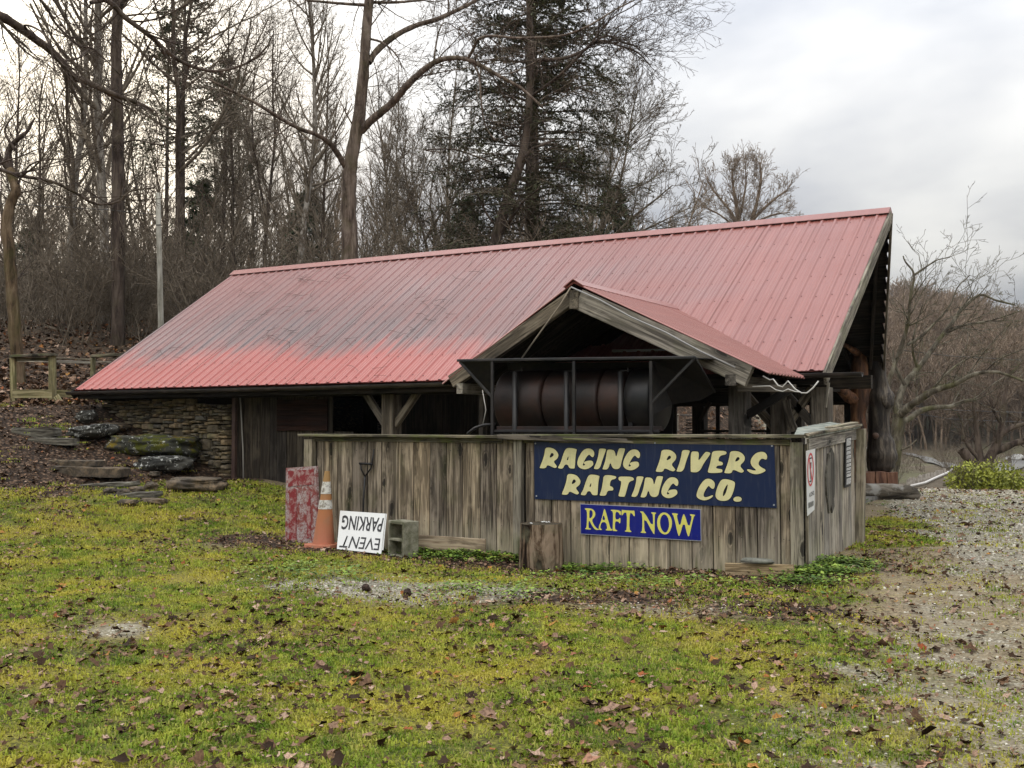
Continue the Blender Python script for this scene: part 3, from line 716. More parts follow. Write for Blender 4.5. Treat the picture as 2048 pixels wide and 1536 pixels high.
# ================================================================== SMOKER
SM = Mt('rusty_black_steel', .55, .4); P = SM.wpos()
n1 = SM.noise(P, 2.2, 5, .6); n2 = SM.noise(P, 22, 4, .6)
c = SM.ramp(n1, [(.38, (.007, .005, .0045)), (.52, (.020, .010, .0075)), (.66, (.042, .018, .012))]); c = SM.mix(SM.ramp(n2, [(.5, 0), (.75, .5)]), c, (.022, .017, .015))
SM.color(c); SM.bump(n2, .15, .01); SMK = SM.m
c_ = Mt('black_painted_steel', .45, .4); c_.color(c_.ramp(c_.noise(c_.wpos(), 5, 4), [(.4, (.010, .010, .011)), (.7, (.030, .026, .024))])); BSTEEL = c_.m
smo = empty('smoker', (-2.4, 1.0, 0), 'big rusty drum barbecue smoker with a black flared hood behind the fence', 'smoker')
def drum(x0, x1, yc, zc_, r, name='drum', mat=None):
    V, Qd = [], []; n = 28; rings = [(x0, r * .90), (x0 + .02, r * .985), (x0 + .04, r), (x1 - .04, r), (x1 - .02, r * .985), (x1, r * .90)]
    for xx, rr in rings:
        for k in range(n): an = 2 * math.pi * k / n; V.append((xx, yc + rr * math.cos(an), zc_ + rr * math.sin(an)))
    for i in range(len(rings) - 1):
        for k in range(n): k2 = (k + 1) % n; Qd.append((i * n + k, i * n + k2, (i + 1) * n + k2, (i + 1) * n + k))
    Qd.append(tuple(range(n))[::-1]); Qd.append(tuple((len(rings) - 1) * n + k for k in range(n)))
    return obj(name, mesh(name, V, Qd, mat or SMK, True), smo)
FY = .50; DYC = 1.0
zt = ony(1140, 738, DYC - .05).z; zb_ = ony(1140, 900, DYC - .3).z; DR = .37; DZ = zt - DR
xs = [ony(px, 800, DYC - DR * .8).x for px in (990, 1084, 1197, 1248, 1303)]
for i in range(4): drum(xs[i] + .004, xs[i + 1] - .004, DYC, DZ, DR - (.012 if i % 2 else 0), 'drum', BSTEEL if i == 3 else SMK)
def fr(px0, py0, px1, py1, y0=FY, y1=None, wd=.05, nm='frame_bar', m=BSTEEL):
    a, b = ony(px0, py0, y0), ony(px1, py1, y1 if y1 is not None else y0); return board(nm, a, b, wd, wd, m, smo, chamfer=.003)
TL = ony(916, 721, FY); TR = ony(1390, 715, FY)
for px in (985, 1148, 1302):
    a = ony(px, 722, FY); b = ony(px, 862, FY); board('upright', (a.x, FY, .4), (a.x, FY, a.z), .034, .034, BSTEEL, smo)
board('hood_rim', TL, TR, .03, .05, BSTEEL, smo)
fr(920, 724, 986, 796, wd=.028, nm='strut'); fr(1388, 718, 1303, 806, wd=.028, nm='strut')
# hood: sheet that flares up and forward from the drum to the rim, with end wings
HB = .95; hb0 = Vector((ony(985, 760, HB).x, 1.25, DZ + .34)); hb1 = Vector((ony(1330, 760, HB).x, 1.25, DZ + .34))
br0 = Vector((TL.x + .15, 1.7, TL.z - .12)); br1 = Vector((TR.x + .30, 1.7, TR.z - .40)); lo1 = ony(1302, 866, FY + .3)
tr2 = ony(1432, 787, 1.3)
V = [TL, TR, Vector((TR.x, 1.45, TR.z + .03)), Vector((TL.x, 1.45, TL.z + .03))]
o = obj('hood_sheet', mesh('hood_sheet', V, [(0, 1, 2, 3)], BLK), smo); o.modifiers.new('t', 'SOLIDIFY').thickness = .006
V = [Vector((TL.x + .1, 1.47, TL.z + .02)), Vector((xs[4] - .02, 1.47, TR.z + .02)), Vector((xs[4] - .1, 1.5, .75)), Vector((TL.x + .5, 1.5, .75))]
o = obj('back_sheet', mesh('back_sheet', V, [(0, 1, 2, 3)], BLK), smo); o.modifiers.new('t', 'SOLIDIFY').thickness = .006
ptop = ony(1390, 714, FY); prt = ony(1430, 784, 1.2); pbl = ony(1303, 868, FY + .08); pbk = ony(1390, 830, 1.2)
o = obj('hood_wing', mesh('hood_wing', [ptop + Vector((0, .01, 0)), prt, ony(1400, 800, 1.15), ony(1345, 808, 1.0), ony(1306, 828, FY + .1), ony(1306, 722, FY + .1)], [(0, 1, 2, 3, 4, 5)], BLK), smo); o.modifiers.new('t', 'SOLIDIFY').thickness = .006
tube_obj('hood_rod', [ptop, prt], .012, BSTEEL, smo, 6)
o = obj('hood_wing', mesh('hood_wing', [ony(918, 722, FY + .01), ony(984, 722, FY + .05), ony(984, 794, FY + .3), ony(962, 775, FY + .3)], [(0, 1, 2, 3)], BLK), smo); o.modifiers.new('t', 'SOLIDIFY').thickness = .006
for px, py in ((1030, 743), (1133, 743), (1241, 743)):
    a = ony(px, py, FY + .10)
    tube_obj('chimney', [(a.x, FY + .10, .45), (a.x, FY + .10, a.z)], .030, BSTEEL, smo, 12)
    tube_obj('damper', [(a.x, FY + .10, a.z + .004), (a.x + .10, FY + .10, a.z + .012)], .007, BSTEEL, smo, 6)
    tube_obj('damper', [(a.x + .09, FY + .10, a.z - .0), (a.x + .09, FY + .10, a.z + .05)], .006, BSTEEL, smo, 6)
# bottom shelf with red-brown edge, arch at left end
a, b = ony(990, 857, FY + .05), ony(1320, 861, FY + .05); board('shelf', (a.x, FY + .12, a.z), (b.x, FY + .12, a.z), .05, .06, SMK, smo)
board('shelf', (a.x, FY + .02, a.z - .03), (b.x, FY + .02, a.z - .03), .03, .03, BSTEEL, smo)
tube_obj('wheel_arch', [ony(x, y, FY + .1) for x, y in ((935, 868), (950, 856), (968, 850), (990, 848))], .018, BSTEEL, smo, 6)
tube_obj('hose', [ony(965, 780, FY), ony(972, 820, FY), ony(966, 848, FY)], .006, PIPE, smo, 5)
V, Qd = [], []
for xx in (xs[0] + .2, xs[4] - .3):
    for yy in (DYC - .25, DYC + .25): boxV(V, Qd, xx, xx + .05, yy, yy + .05, 0, DZ - .15)
tag(obj('leg_frame', mesh('leg_frame', V, Qd, BSTEEL), smo), kind='stuff')

# ================================================================== BOARD FENCE
fen = empty('board_fence', (-3, 0, 0), 'weathered grey plank fence with a plank cap, screening the smoker', 'fence')
seams1 = [634, 648, 664, 676, 705, 736, 764, 797, 828, 860, 893, 926, 961, 994, 1032]
seams2 = [1052, 1070, 1104, 1142, 1180, 1219, 1259, 1298, 1340, 1384, 1426, 1471, 1515, 1561, 1585]
ZT = 1.235
def fx(px): return ony(px, 990, 0.0).x
for se in (seams1, seams2):
    for a, b in zip(se, se[1:]):
        xa, xb = fx(a), fx(b); bt = Gz((xa + xb) / 2, -.05) - rnd.uniform(.0, .03)
        board('plank', ((xa + xb) / 2, rnd.uniform(-.004, .004), bt), ((xa + xb) / 2 + rnd.uniform(-.003, .003), rnd.uniform(-.003, .003), ZT), abs(xb - xa) - .0105, .022, W_FENCE, fen, rag=.006, warp=.001)
V, Qd = [], []
for se in (seams1, seams2):
    for a, b in zip(se, se[1:]):
        xa, xb = fx(a), fx(b)
        for zz in (1.10, .30):
            for f_ in (.28, .72):
                c0 = Vector((xa + (xb - xa) * f_, -.0125, zz + rnd.uniform(-.012, .012))); tube(V, Qd, [c0, c0 - Vector((0, .002, 0))], .0045, 6)
tag(obj('nail_heads', mesh('nail_heads', V, Qd, BLK), fen), kind='stuff')
board('post', (fx(623), -.03, -.12), (fx(623), -.03, 1.22), .125, .09, W_POST, fen, rag=.004)
board('post', (fx(1041), -.035, -.18), (fx(1041), -.03, 1.25), .105, .07, W_POST, fen, warp=.008)
board('corner_post', (-.055, -.028, -.06), (-.055, -.025, 1.22), .115, .05, W_POST, fen, warp=.004)
board('corner_post', (.012, .06, -.03), (.012, .06, 1.20), .03, .03, W_POST, fen)
board('gap_light_block', (-3.05, .030, -.15), (-3.05, .030, 1.21), 5.9, .012, W_DARK, fen)  # added dark sheet, keeps light from behind out of the plank gaps
board('gap_light_block', (-.030, 1.1, -.02), (-.030, 1.1, 1.20), 1.95, .012, W_DARK, fen, face=(1, 0, 0))  # second added sheet, blocks light behind the side planks
board('rail', (-6.0, .06, 1.10), (-.1, .06, 1.10), .09, .04, W_BEAM, fen); board('rail', (-6.0, .06, .30), (-.1, .06, .30), .09, .04, W_BEAM, fen)
board('fascia', (-6.0, -.016, 1.222), (-3.30, -.018, 1.215), .055, .02, W_CAP, fen, warp=.004)
board('fascia', (-3.2, -.016, 1.222), (-.12, -.018, 1.22), .06, .022, W_CAP, fen, warp=.004)
CZ = ony(800, 872, -.1).z
board('cap_board', (-6.14, .02, CZ + .005), (-3.30, .02, CZ - .005), .26, .03, W_CAP, fen, face=(0, 0, 1), rag=.01, warp=.003)
board('cap_board', (-3.36, .03, CZ + .008), (.03, .03, CZ + .012), .25, .032, W_CAP, fen, face=(0, 0, 1), rag=.012, warp=.004)
board('cap_splinter', (-3.3, -.112, CZ - .006), (-1.75, -.12, CZ - .045), .05, .014, W_BEAM, fen, rag=.02, warp=.006)
board('cap_splinter', (-2.5, -.125, CZ - .02), (-1.7, -.135, CZ - .052), .022, .010, W_CAP, fen, rag=.02, warp=.004)
# side run going back from the corner
SZR = 1.335
side_n = 13; ys = [.10]
for k in range(side_n): ys.append(ys[-1] + 1.95 / side_n * (1 + .25 * math.sin(k * 2.1)))
for a, b in zip(ys, ys[1:]):
    m_ = (a + b) / 2; board('side_plank', (0.0 + rnd.uniform(-.004, .004), m_, Gz(0, m_) - .03 + rnd.uniform(0, .02)), (0, m_, 1.19 + m_ * .05), abs(b - a) - .004, .02, W_SIDE, fen, face=(1, 0, 0), rag=.01, warp=.002)
board('side_fascia', (.022, .09, 1.195), (.022, 2.06, 1.285), .115, .022, W_SIDE, fen, face=(1, 0, 0), rag=.004)
board('end_post', (.02, 2.21, .0), (.05, 2.23, 1.345), .12, .09, W_POST, fen, face=(1, 0, 0), rag=.008)
GRN = Mt('green_grey_sheet', .7, .2); GRN.color(GRN.ramp(GRN.noise(GRN.wpos(), 8, 5), [(.35, (.10, .105, .085)), (.6, (.27, .29, .25)), (.8, (.33, .30, .2))])); GRN = GRN.m
V = [Vector((-.08, -.02, CZ + .025)), Vector((.055, .02, CZ + .02)), Vector((.06, 2.15, 1.375)), Vector((-.28, 2.15, 1.425)), Vector((-.30, .9, 1.36))]
o = obj('side_cap_sheet', mesh('side_cap_sheet', V, [(0, 1, 2, 3, 4)], GRN), fen); o.modifiers.new('t', 'SOLIDIFY').thickness = .02
board('side_cap_board', (.045, -.03, CZ + .03), (.05, 2.17, 1.39), .05, .025, W_POST, fen, face=(0, 0, 1), rag=.006)
board('side_cap_board', (-.04, 1.15, 1.36), (-.0, 2.12, 1.415), .09, .02, W_POST, fen, face=(0, 0, 1), rag=.006)

# ------------------------------------------------------------------ flat print helpers
def chaikin(pts, it=2):
    for _ in range(it):
        q = []
        for i in range(len(pts)):
            a, b = pts[i], pts[(i + 1) % len(pts)]
            q.append((a[0] * .75 + b[0] * .25, a[1] * .75 + b[1] * .25)); q.append((a[0] * .25 + b[0] * .75, a[1] * .25 + b[1] * .75))
        pts = q
    return pts
def fill_me(name, loops, to3, mat, smooth=1):
    """outline(s) -> filled flat mesh through a 2-D curve; to3 maps outline coordinates to space"""
    cu = bpy.data.curves.new(name, 'CURVE'); cu.dimensions = '2D'; cu.fill_mode = 'FRONT'
    for lp in loops:
        lp = chaikin(lp, smooth) if smooth else lp
        sp = cu.splines.new('POLY'); sp.points.add(len(lp) - 1)
        for i, (a, b) in enumerate(lp): sp.points[i].co = (a, -b, 0, 1)
        sp.use_cyclic_u = True
    ob = bpy.data.objects.new(name, cu); COL.objects.link(ob)
    dg = bpy.context.evaluated_depsgraph_get(); me = bpy.data.meshes.new_from_object(ob.evaluated_get(dg))
    bpy.data.objects.remove(ob); bpy.data.curves.remove(cu)
    for v in me.vertices: v.co = to3(v.co.x, -v.co.y)
    me.materials.clear(); me.materials.append(mat); me.name = name
    return me
def text_me(txt, to3, mat, bold=.0):
    """built-in font, stretched to the unit square, then mapped by to3(u, v) with v up"""
    cu = bpy.data.curves.new(txt, 'FONT'); cu.body = txt; cu.offset = bold; cu.resolution_u = 3
    ob = bpy.data.objects.new(txt, cu); COL.objects.link(ob)
    dg = bpy.context.evaluated_depsgraph_get(); me = bpy.data.meshes.new_from_object(ob.evaluated_get(dg))
    bpy.data.objects.remove(ob); bpy.data.curves.remove(cu)
    xs_ = [v.co.x for v in me.vertices]; ys_ = [v.co.y for v in me.vertices]; x0, x1, y0, y1 = min(xs_), max(xs_), min(ys_), max(ys_)
    for v in me.vertices: v.co = to3((v.co.x - x0) / (x1 - x0), (v.co.y - y0) / (y1 - y0))
    me.materials.clear(); me.materials.append(mat); return me
def paint(name, col, rough=.45, grime=.25):
    M = Mt(name, rough, .4); n = M.noise(M.wpos(), 7, 5, .6); n2 = M.noise(M.wpos((40, 40, 4)), 1, 3)
    c = M.mix(M.ramp(n, [(.45, 0), (.75, grime)]), col, tuple(v * .45 + .03 for v in col)); c = M.mix(M.ramp(n2, [(.54, 0), (.75, grime * .5)]), c, (.3, .29, .26)); c = M.mix(M.ramp(M.noise(M.wpos(), 55, 3, .7), [(.60, 0), (.72, grime)]), c, tuple(v * .5 for v in col))
    M.color(c); return M.m
NAVY = paint('navy_sign_paint', (.003, .013, .055), .4, .15); BLUE = paint('blue_sign_paint', (.004, .010, .19), .35, .1)
CREAM = paint('cream_lettering', (.70, .65, .34), .6, .4); YELW = paint('yellow_lettering', (.72, .68, .14), .5, .1); BLKP = paint('black_print', (.012, .012, .013), .5, .1)
OUTL = Mt('black_outline', .5, .2).color((.006, .006, .012)).m
WHT = paint('white_board', (.66, .66, .64), .5, .12); REDP = paint('red_print', (.55, .05, .06), .5, .15); METAL = Mt('screw_metal', .35, .5).color((.35, .36, .38)).m

# big sign
YS = -.028
def quad_slab(name, corners, y, th, mat, parent):
    """corners in photo pixels tl,tr,br,bl on plane y"""
    P_ = [ony(a, b, y) for a, b in corners]; V = P_ + [p_ + Vector((0, th, 0)) for p_ in P_]
    return obj(name, mesh(name, V, [(3, 2, 1, 0), (4, 5, 6, 7), (0, 1, 5, 4), (1, 2, 6, 5), (2, 3, 7, 6), (3, 0, 4, 7)], mat), parent)
big = empty('sign_board', ony(1310, 950, YS), 'large navy sign with cream hand-lettered RAGING RIVERS RAFTING CO.', 'sign')
quad_slab('panel', [(1068, 883), (1548, 886.5), (1553, 1016), (1069, 998)], YS, .012, NAVY, big)
def R1(dx=0, dy=0, s=1): return lambda a, b: ((a + dx) / 8.192 + 1060, (b + dy) / 8.192 + 880)
def R2(dx=0, dy=0): return lambda a, b: ((a + dx) / 7.877 + 1300, (b + dy) / 7.877 + 880)
gR = [[(248, 125), (330, 122), (410, 150), (465, 225), (465, 270), (440, 315), (380, 352), (440, 425), (438, 445), (405, 465), (280, 400), (262, 465), (160, 462), (160, 445), (205, 340), (240, 220)], [(345, 210), (375, 215), (392, 240), (375, 270), (312, 298)]]
gA = [[(590, 130), (680, 130), (765, 150), (765, 170), (745, 260), (735, 460), (720, 468), (645, 466), (620, 402), (568, 402), (540, 472), (465, 465), (458, 445), (500, 380), (545, 230)], [(633, 250), (628, 330), (595, 332)]]
gG = [[(940, 135), (1010, 145), (1050, 190), (1055, 240), (1035, 287), (1000, 270), (972, 232), (930, 270), (885, 350), (862, 410), (875, 422), (912, 405), (882, 385), (880, 365), (930, 340), (1020, 335), (1040, 385), (1030, 420), (960, 470), (880, 485), (800, 450), (770, 390), (785, 310), (830, 220), (880, 160)]]
gI = [[(1130, 145), (1170, 138), (1245, 145), (1245, 165), (1185, 330), (1140, 480), (1045, 475), (1050, 450), (1095, 350), (1125, 230)]]
gN = [[(1265, 158), (1330, 155), (1390, 175), (1410, 300), (1450, 145), (1480, 132), (1560, 138), (1555, 165), (1500, 350), (1475, 475), (1355, 478), (1315, 350), (1282, 485), (1190, 482), (1190, 465), (1235, 340), (1255, 220)]]
gF = [[(1205, 580), (1290, 572), (1400, 592), (1418, 610), (1395, 640), (1325, 650), (1302, 755), (1350, 765), (1368, 800), (1360, 828), (1290, 828), (1262, 850), (1245, 915), (1145, 912), (1140, 895), (1170, 820), (1195, 690)]]
gT = [[(1445, 600), (1560, 598), (1665, 602), (1703, 630), (1700, 660), (1625, 680), (1595, 780), (1558, 920), (1540, 932), (1455, 925), (1447, 905), (1480, 800), (1500, 672), (1455, 665)]]
hR = [[(180, 158), (270, 150), (340, 165), (400, 215), (418, 265), (400, 320), (330, 385), (400, 460), (395, 478), (355, 500), (225, 435), (208, 505), (92, 500), (92, 480), (140, 360), (172, 240)], [(290, 245), (325, 250), (335, 275), (310, 305), (252, 325)]]
hI = [[(505, 165), (560, 155), (628, 165), (620, 200), (570, 330), (525, 500), (418, 498), (420, 480), (465, 360), (495, 240)]]
hV = [[(645, 185), (700, 178), (780, 188), (752, 355), (865, 190), (900, 185), (955, 202), (940, 240), (850, 360), (775, 510), (645, 508), (640, 480), (640, 330)]]
hE = [[(980, 178), (1080, 168), (1190, 172), (1210, 205), (1190, 232), (1100, 245), (1070, 335), (1130, 342), (1152, 370), (1140, 400), (1060, 402), (1035, 440), (1080, 455), (1135, 460), (1145, 490), (1125, 515), (960, 522), (912, 510), (912, 480), (945, 380), (970, 250)]]
hS = [[(1770, 182), (1825, 205), (1850, 260), (1835, 318), (1765, 285), (1720, 330), (1705, 385), (1750, 430), (1825, 465), (1815, 495), (1740, 530), (1660, 542), (1580, 520), (1525, 475), (1535, 458), (1580, 465), (1640, 482), (1680, 475), (1610, 420), (1582, 360), (1590, 300), (1640, 230), (1700, 192)]]
hC = [[(900, 605), (970, 618), (1022, 670), (1020, 740), (995, 778), (950, 750), (925, 712), (870, 790), (840, 860), (855, 905), (920, 895), (985, 865), (998, 880), (960, 920), (870, 955), (790, 940), (735, 900), (732, 850), (770, 740), (840, 640)]]
hO = [[(1160, 612), (1250, 625), (1335, 655), (1340, 710), (1310, 830), (1260, 930), (1190, 962), (1090, 955), (1035, 910), (1030, 850), (1060, 740), (1110, 640)], [(1225, 685), (1222, 740), (1195, 840), (1152, 895), (1145, 860), (1165, 780)]]
hD = [[(1380, 888), (1430, 900), (1450, 935), (1430, 965), (1370, 975), (1320, 960), (1310, 930), (1335, 900)]]
def inflate(lp, d):
    """outer loop pushed outwards by d, for the painted black outline"""
    n = len(lp); ar = sum(lp[i][0] * lp[(i + 1) % n][1] - lp[(i + 1) % n][0] * lp[i][1] for i in range(n)); sg = 1 if ar > 0 else -1; o = []
    for i in range(n):
        a, b, c = lp[i - 1], lp[i], lp[(i + 1) % n]
        t1 = Vector((b[0] - a[0], b[1] - a[1])).normalized(); t2 = Vector((c[0] - b[0], c[1] - b[1])).normalized(); m2 = Vector((t1.y + t2.y, -(t1.x + t2.x)))
        if m2.length < .2: m2 = Vector((t1.y, -t1.x))
        m2.normalize(); o.append((b[0] + sg * m2.x * d, b[1] + sg * m2.y * d))
    return o
letters = [(gR, R1()), (gA, R1()), (gG, R1()), (gI, R1()), (gN, R1()), (gG, R1(750, 16)), (hR, R2()), (hI, R2()), (hV, R2()), (hE, R2()), (hR, R2(1080, 22)), (hS, R2()),
           (gR, R1(362, 433)), (gA, R1(373, 437)), (gF, R1()), (gT, R1()), (gI, R1(615, 455)), (gN, R1(622, 457)), (gG, R1(1378, 472)), (hC, R2()), (hO, R2()), (hD, R2())]
for i, (gl, mp) in enumerate(letters):
    k = 8.0
    obj('letter_outline', fill_me('letter_outline', [inflate(chaikin(gl[0], 1), 11)], lambda a, b, mp=mp, i=i: ony(*mp(a, b), YS - .0012 - .0002 * (i % 5)), OUTL, 1), big)
    obj('letter', fill_me('letter', gl, lambda a, b, mp=mp: ony(*mp(a, b), YS - .003), CREAM, 2), big)
    if len(gl) > 1: pass
for px, py in ((1071, 887), (1544, 892), (1073, 992), (1548, 1010), (1310, 886)):
    c0 = ony(px, py, YS - .004); V, Qd = [], []; tube(V, Qd, [c0, c0 - Vector((0, .004, 0))], .009, 8); obj('screw', mesh('screw', V, Qd, METAL), big)
# small sign
YS2 = -.030
raft = empty('sign_board', ony(1280, 1045, YS2), 'narrow bright blue sign with yellow serif words RAFT NOW', 'sign')
quad_slab('edge', [(1160.2, 1007.3), (1401.5, 1018.3), (1402.5, 1082.5), (1161.2, 1068.5)], YS2, .012, METAL, raft)
quad_slab('panel', [(1161, 1008.5), (1400.3, 1019.6), (1401.4, 1081), (1162, 1067)], YS2 - .002, .003, BLUE, raft)
R3 = lambda a, b: (a / 7.877 + 1150, b / 7.877 + 1000)
sR = [[(155, 128), (245, 132), (300, 158), (325, 215), (308, 272), (262, 312), (300, 395), (345, 450), (380, 458), (380, 472), (320, 470), (285, 430), (225, 325), (215, 330), (212, 425), (220, 445), (255, 452), (250, 466), (160, 460), (160, 445), (180, 440), (190, 300), (188, 165), (158, 150)], [(232, 155), (270, 165), (282, 215), (268, 270), (225, 300), (225, 200)]]
sA = [[(460, 140), (475, 145), (545, 400), (562, 452), (588, 462), (586, 484), (485, 478), (485, 462), (510, 452), (490, 350), (420, 345), (392, 440), (425, 460), (422, 474), (384, 472), (384, 458), (368, 440), (420, 300), (450, 170)], [(452, 225), (480, 318), (425, 312)]]
sF = [[(562, 150), (722, 162), (724, 238), (705, 235), (690, 195), (640, 180), (632, 305), (690, 308), (697, 282), (717, 284), (714, 368), (695, 366), (688, 340), (632, 332), (628, 450), (640, 468), (668, 476), (664, 492), (592, 487), (592, 455), (600, 300), (598, 180), (565, 168)]]
sT = [[(735, 150), (750, 158), (920, 170), (935, 162), (945, 255), (925, 255), (900, 210), (862, 200), (855, 470), (890, 490), (887, 506), (785, 498), (787, 482), (815, 475), (820, 200), (770, 198), (748, 242), (732, 240)]]
sN = [[(1025, 175), (1090, 185), (1228, 435), (1230, 225), (1200, 208), (1202, 190), (1280, 198), (1276, 215), (1255, 225), (1255, 538), (1235, 535), (1088, 260), (1092, 490), (1120, 505), (1117, 522), (1033, 516), (1035, 500), (1060, 490), (1062, 220), (1028, 192)]]
sO = [[(1400, 190), (1470, 215), (1525, 300), (1530, 400), (1490, 510), (1425, 550), (1350, 520), (1298, 430), (1292, 320), (1330, 225)], [(1400, 222), (1358, 260), (1338, 330), (1345, 420), (1378, 490), (1425, 520), (1465, 480), (1485, 400), (1475, 300), (1440, 240)]]
sW = [[(1528, 205), (1625, 215), (1622, 232), (1600, 240), (1650, 440), (1700, 225), (1725, 222), (1795, 450), (1845, 260), (1810, 240), (1812, 222), (1895, 232), (1890, 250), (1870, 258), (1800, 572), (1775, 570), (1715, 330), (1650, 565), (1625, 562), (1555, 245), (1530, 225)]]
for gl in (sR, sA, sF, sT, sN, sO, sW):
    obj('letter', fill_me('letter', gl, lambda a, b: ony(*R3(a, b), YS2 - .0045), YELW, 1), raft)
for a, b in ((125, 100), (128, 487), (980, 165), (958, 508), (1920, 188), (1920, 580)):
    c0 = ony(*R3(a, b), YS2 - .003); V, Qd = [], []; tube(V, Qd, [c0, c0 - Vector((0, .004, 0))], .008, 8); obj('screw', mesh('screw', V, Qd, BLUE), raft)
# upside-down EVENT PARKING board leaning on the fence
R4 = lambda a, b: (a / 16.17 + 670, b / 16.17 + 1015)
evs = empty('event_sign', ony(720, 1100, -.2), 'white EVENT PARKING board leaning upside down between cone and concrete block', 'sign')
def lean(px, py, y0=-.26, zref=1.0, k=.26):
    """plane leaning back against the fence"""
    p_ = ony(px, py, y0); 
    for _ in range(4): p_ = ony(px, py, y0 - k * max(0, .42 - p_.z) / .42)
    return p_
cs = [lean(*R4(a, b)) for a, b in ((165, 100), (1625, 200), (1490, 1500), (60, 1340))]
Vv = cs + [c + Vector((0, .006, 0)) for c in cs]
obj('panel', mesh('panel', Vv, [(3, 2, 1, 0), (4, 5, 6, 7), (0, 1, 5, 4), (1, 2, 6, 5), (2, 3, 7, 6), (3, 0, 4, 7)], WHT), evs)
cs = [lean(*R4(a, b), -.245) for a, b in ((1500, 190), (1675, 205), (1560, 1380), (1400, 1380))]
Vv = cs + [c + Vector((0, .004, 0)) for c in cs]
obj('rear_panel', mesh('rear_panel', Vv, [(3, 2, 1, 0), (4, 5, 6, 7), (0, 1, 5, 4), (1, 2, 6, 5), (2, 3, 7, 6), (3, 0, 4, 7)], WHT), evs)
def quadmap(bl, br, tr, tl, off=.0):
    """unit square -> crop quad given as the text's own bottom-left, bottom-right, top-right, top-left"""
    def f(u, v):
        a = (bl[0] * (1 - u) + br[0] * u) * (1 - v) + (tl[0] * (1 - u) + tr[0] * u) * v
        b = (bl[1] * (1 - u) + br[1] * u) * (1 - v) + (tl[1] * (1 - u) + tr[1] * u) * v
        return lean(*R4(a, b)) - Vector((0, .003, 0))
    return f
obj('lettering', text_me('PARKING', quadmap((1590, 335), (255, 245), (200, 705), (1490, 795)), BLKP, .018), evs)
obj('lettering', text_me('EVENT', quadmap((1475, 1000), (285, 905), (130, 1280), (1420, 1385)), BLKP, .004), evs)
# prohibition sign on the side fence
XS = .036
nos = empty('no_alcohol_sign', onx(1621, 960, XS), 'tall white sign with red circle and slash over a glass, on the side planks', 'sign')
def xslab(name, corners, xx, th, mat, parent):
    P_ = [onx(a, b, xx) for a, b in corners]; V = P_ + [p_ - Vector((th, 0, 0)) for p_ in P_]
    return obj(name, mesh(name, V, [(3, 2, 1, 0), (4, 5, 6, 7), (0, 1, 5, 4), (1, 2, 6, 5), (2, 3, 7, 6), (3, 0, 4, 7)], mat), parent)
R5 = lambda a, b: (a / 5.12 + 1590, b / 5.12 + 860)
xslab('panel', [R5(118, 215), R5(208, 190), R5(200, 815), R5(130, 880)], XS, .006, WHT, nos)
def xm(a, b, o=.002): return onx(*R5(a, b), XS + o)
ring = [(160 + 33 * math.cos(t), 405 + 172 * math.sin(t) - 8 * math.cos(t)) for t in np.linspace(0, 2 * math.pi, 28, endpoint=False)]
ring2 = [(160 + 24 * math.cos(t), 405 + 150 * math.sin(t) - 8 * math.cos(t)) for t in np.linspace(0, 2 * math.pi, 28, endpoint=False)]
obj('ring', fill_me('ring', [ring, ring2], lambda a, b: xm(a, b), REDP, 0), nos)
obj('slash', fill_me('slash', [[(143, 300), (149, 285), (179, 505), (172, 522)]], lambda a, b: xm(a, b, .0028), REDP, 0), nos)
obj('glass_symbol', fill_me('glass_symbol', [[(145, 285), (172, 278), (172, 292), (145, 298)], [(148, 335), (170, 330), (166, 392), (153, 396)], [(158, 400), (162, 399), (162, 505), (158, 508)], [(148, 525), (166, 512), (168, 528), (148, 536)]], lambda a, b: xm(a, b, .0024), BLKP, 0), nos)
def xtext(name, txt, bl, br, tr, tl, par, xo=.002, R_=R5, mat=None, X_=XS):
    def f(u, v):
        a = (bl[0] * (1 - u) + br[0] * u) * (1 - v) + (tl[0] * (1 - u) + tr[0] * u) * v
        b = (bl[1] * (1 - u) + br[1] * u) * (1 - v) + (tl[1] * (1 - u) + tr[1] * u) * v
        return onx(*R_(a, b), X_ + xo)
    return obj(name, text_me(txt, f, mat or BLKP, .01), par)
xtext('lettering', 'ALCOHOL', (146, 690), (198, 660), (198, 618), (146, 645), nos)
# second line is no longer legible in the photograph: worn dark strokes
V, Qd = [], []
for k in range(9):
    a = 138 + k * 6.2; p_ = [xm(a, 745 - k * 2.5), xm(a + 3.6, 743 - k * 2.5), xm(a + 3.6, 800 - k * 3.4), xm(a, 803 - k * 3.4)]; n0 = len(V); V += p_; Qd.append((n0 + 3, n0 + 2, n0 + 1, n0))
obj('worn_lettering', mesh('worn_lettering', V, Qd, paint('worn_print', (.16, .16, .15), .6, .3)), nos)
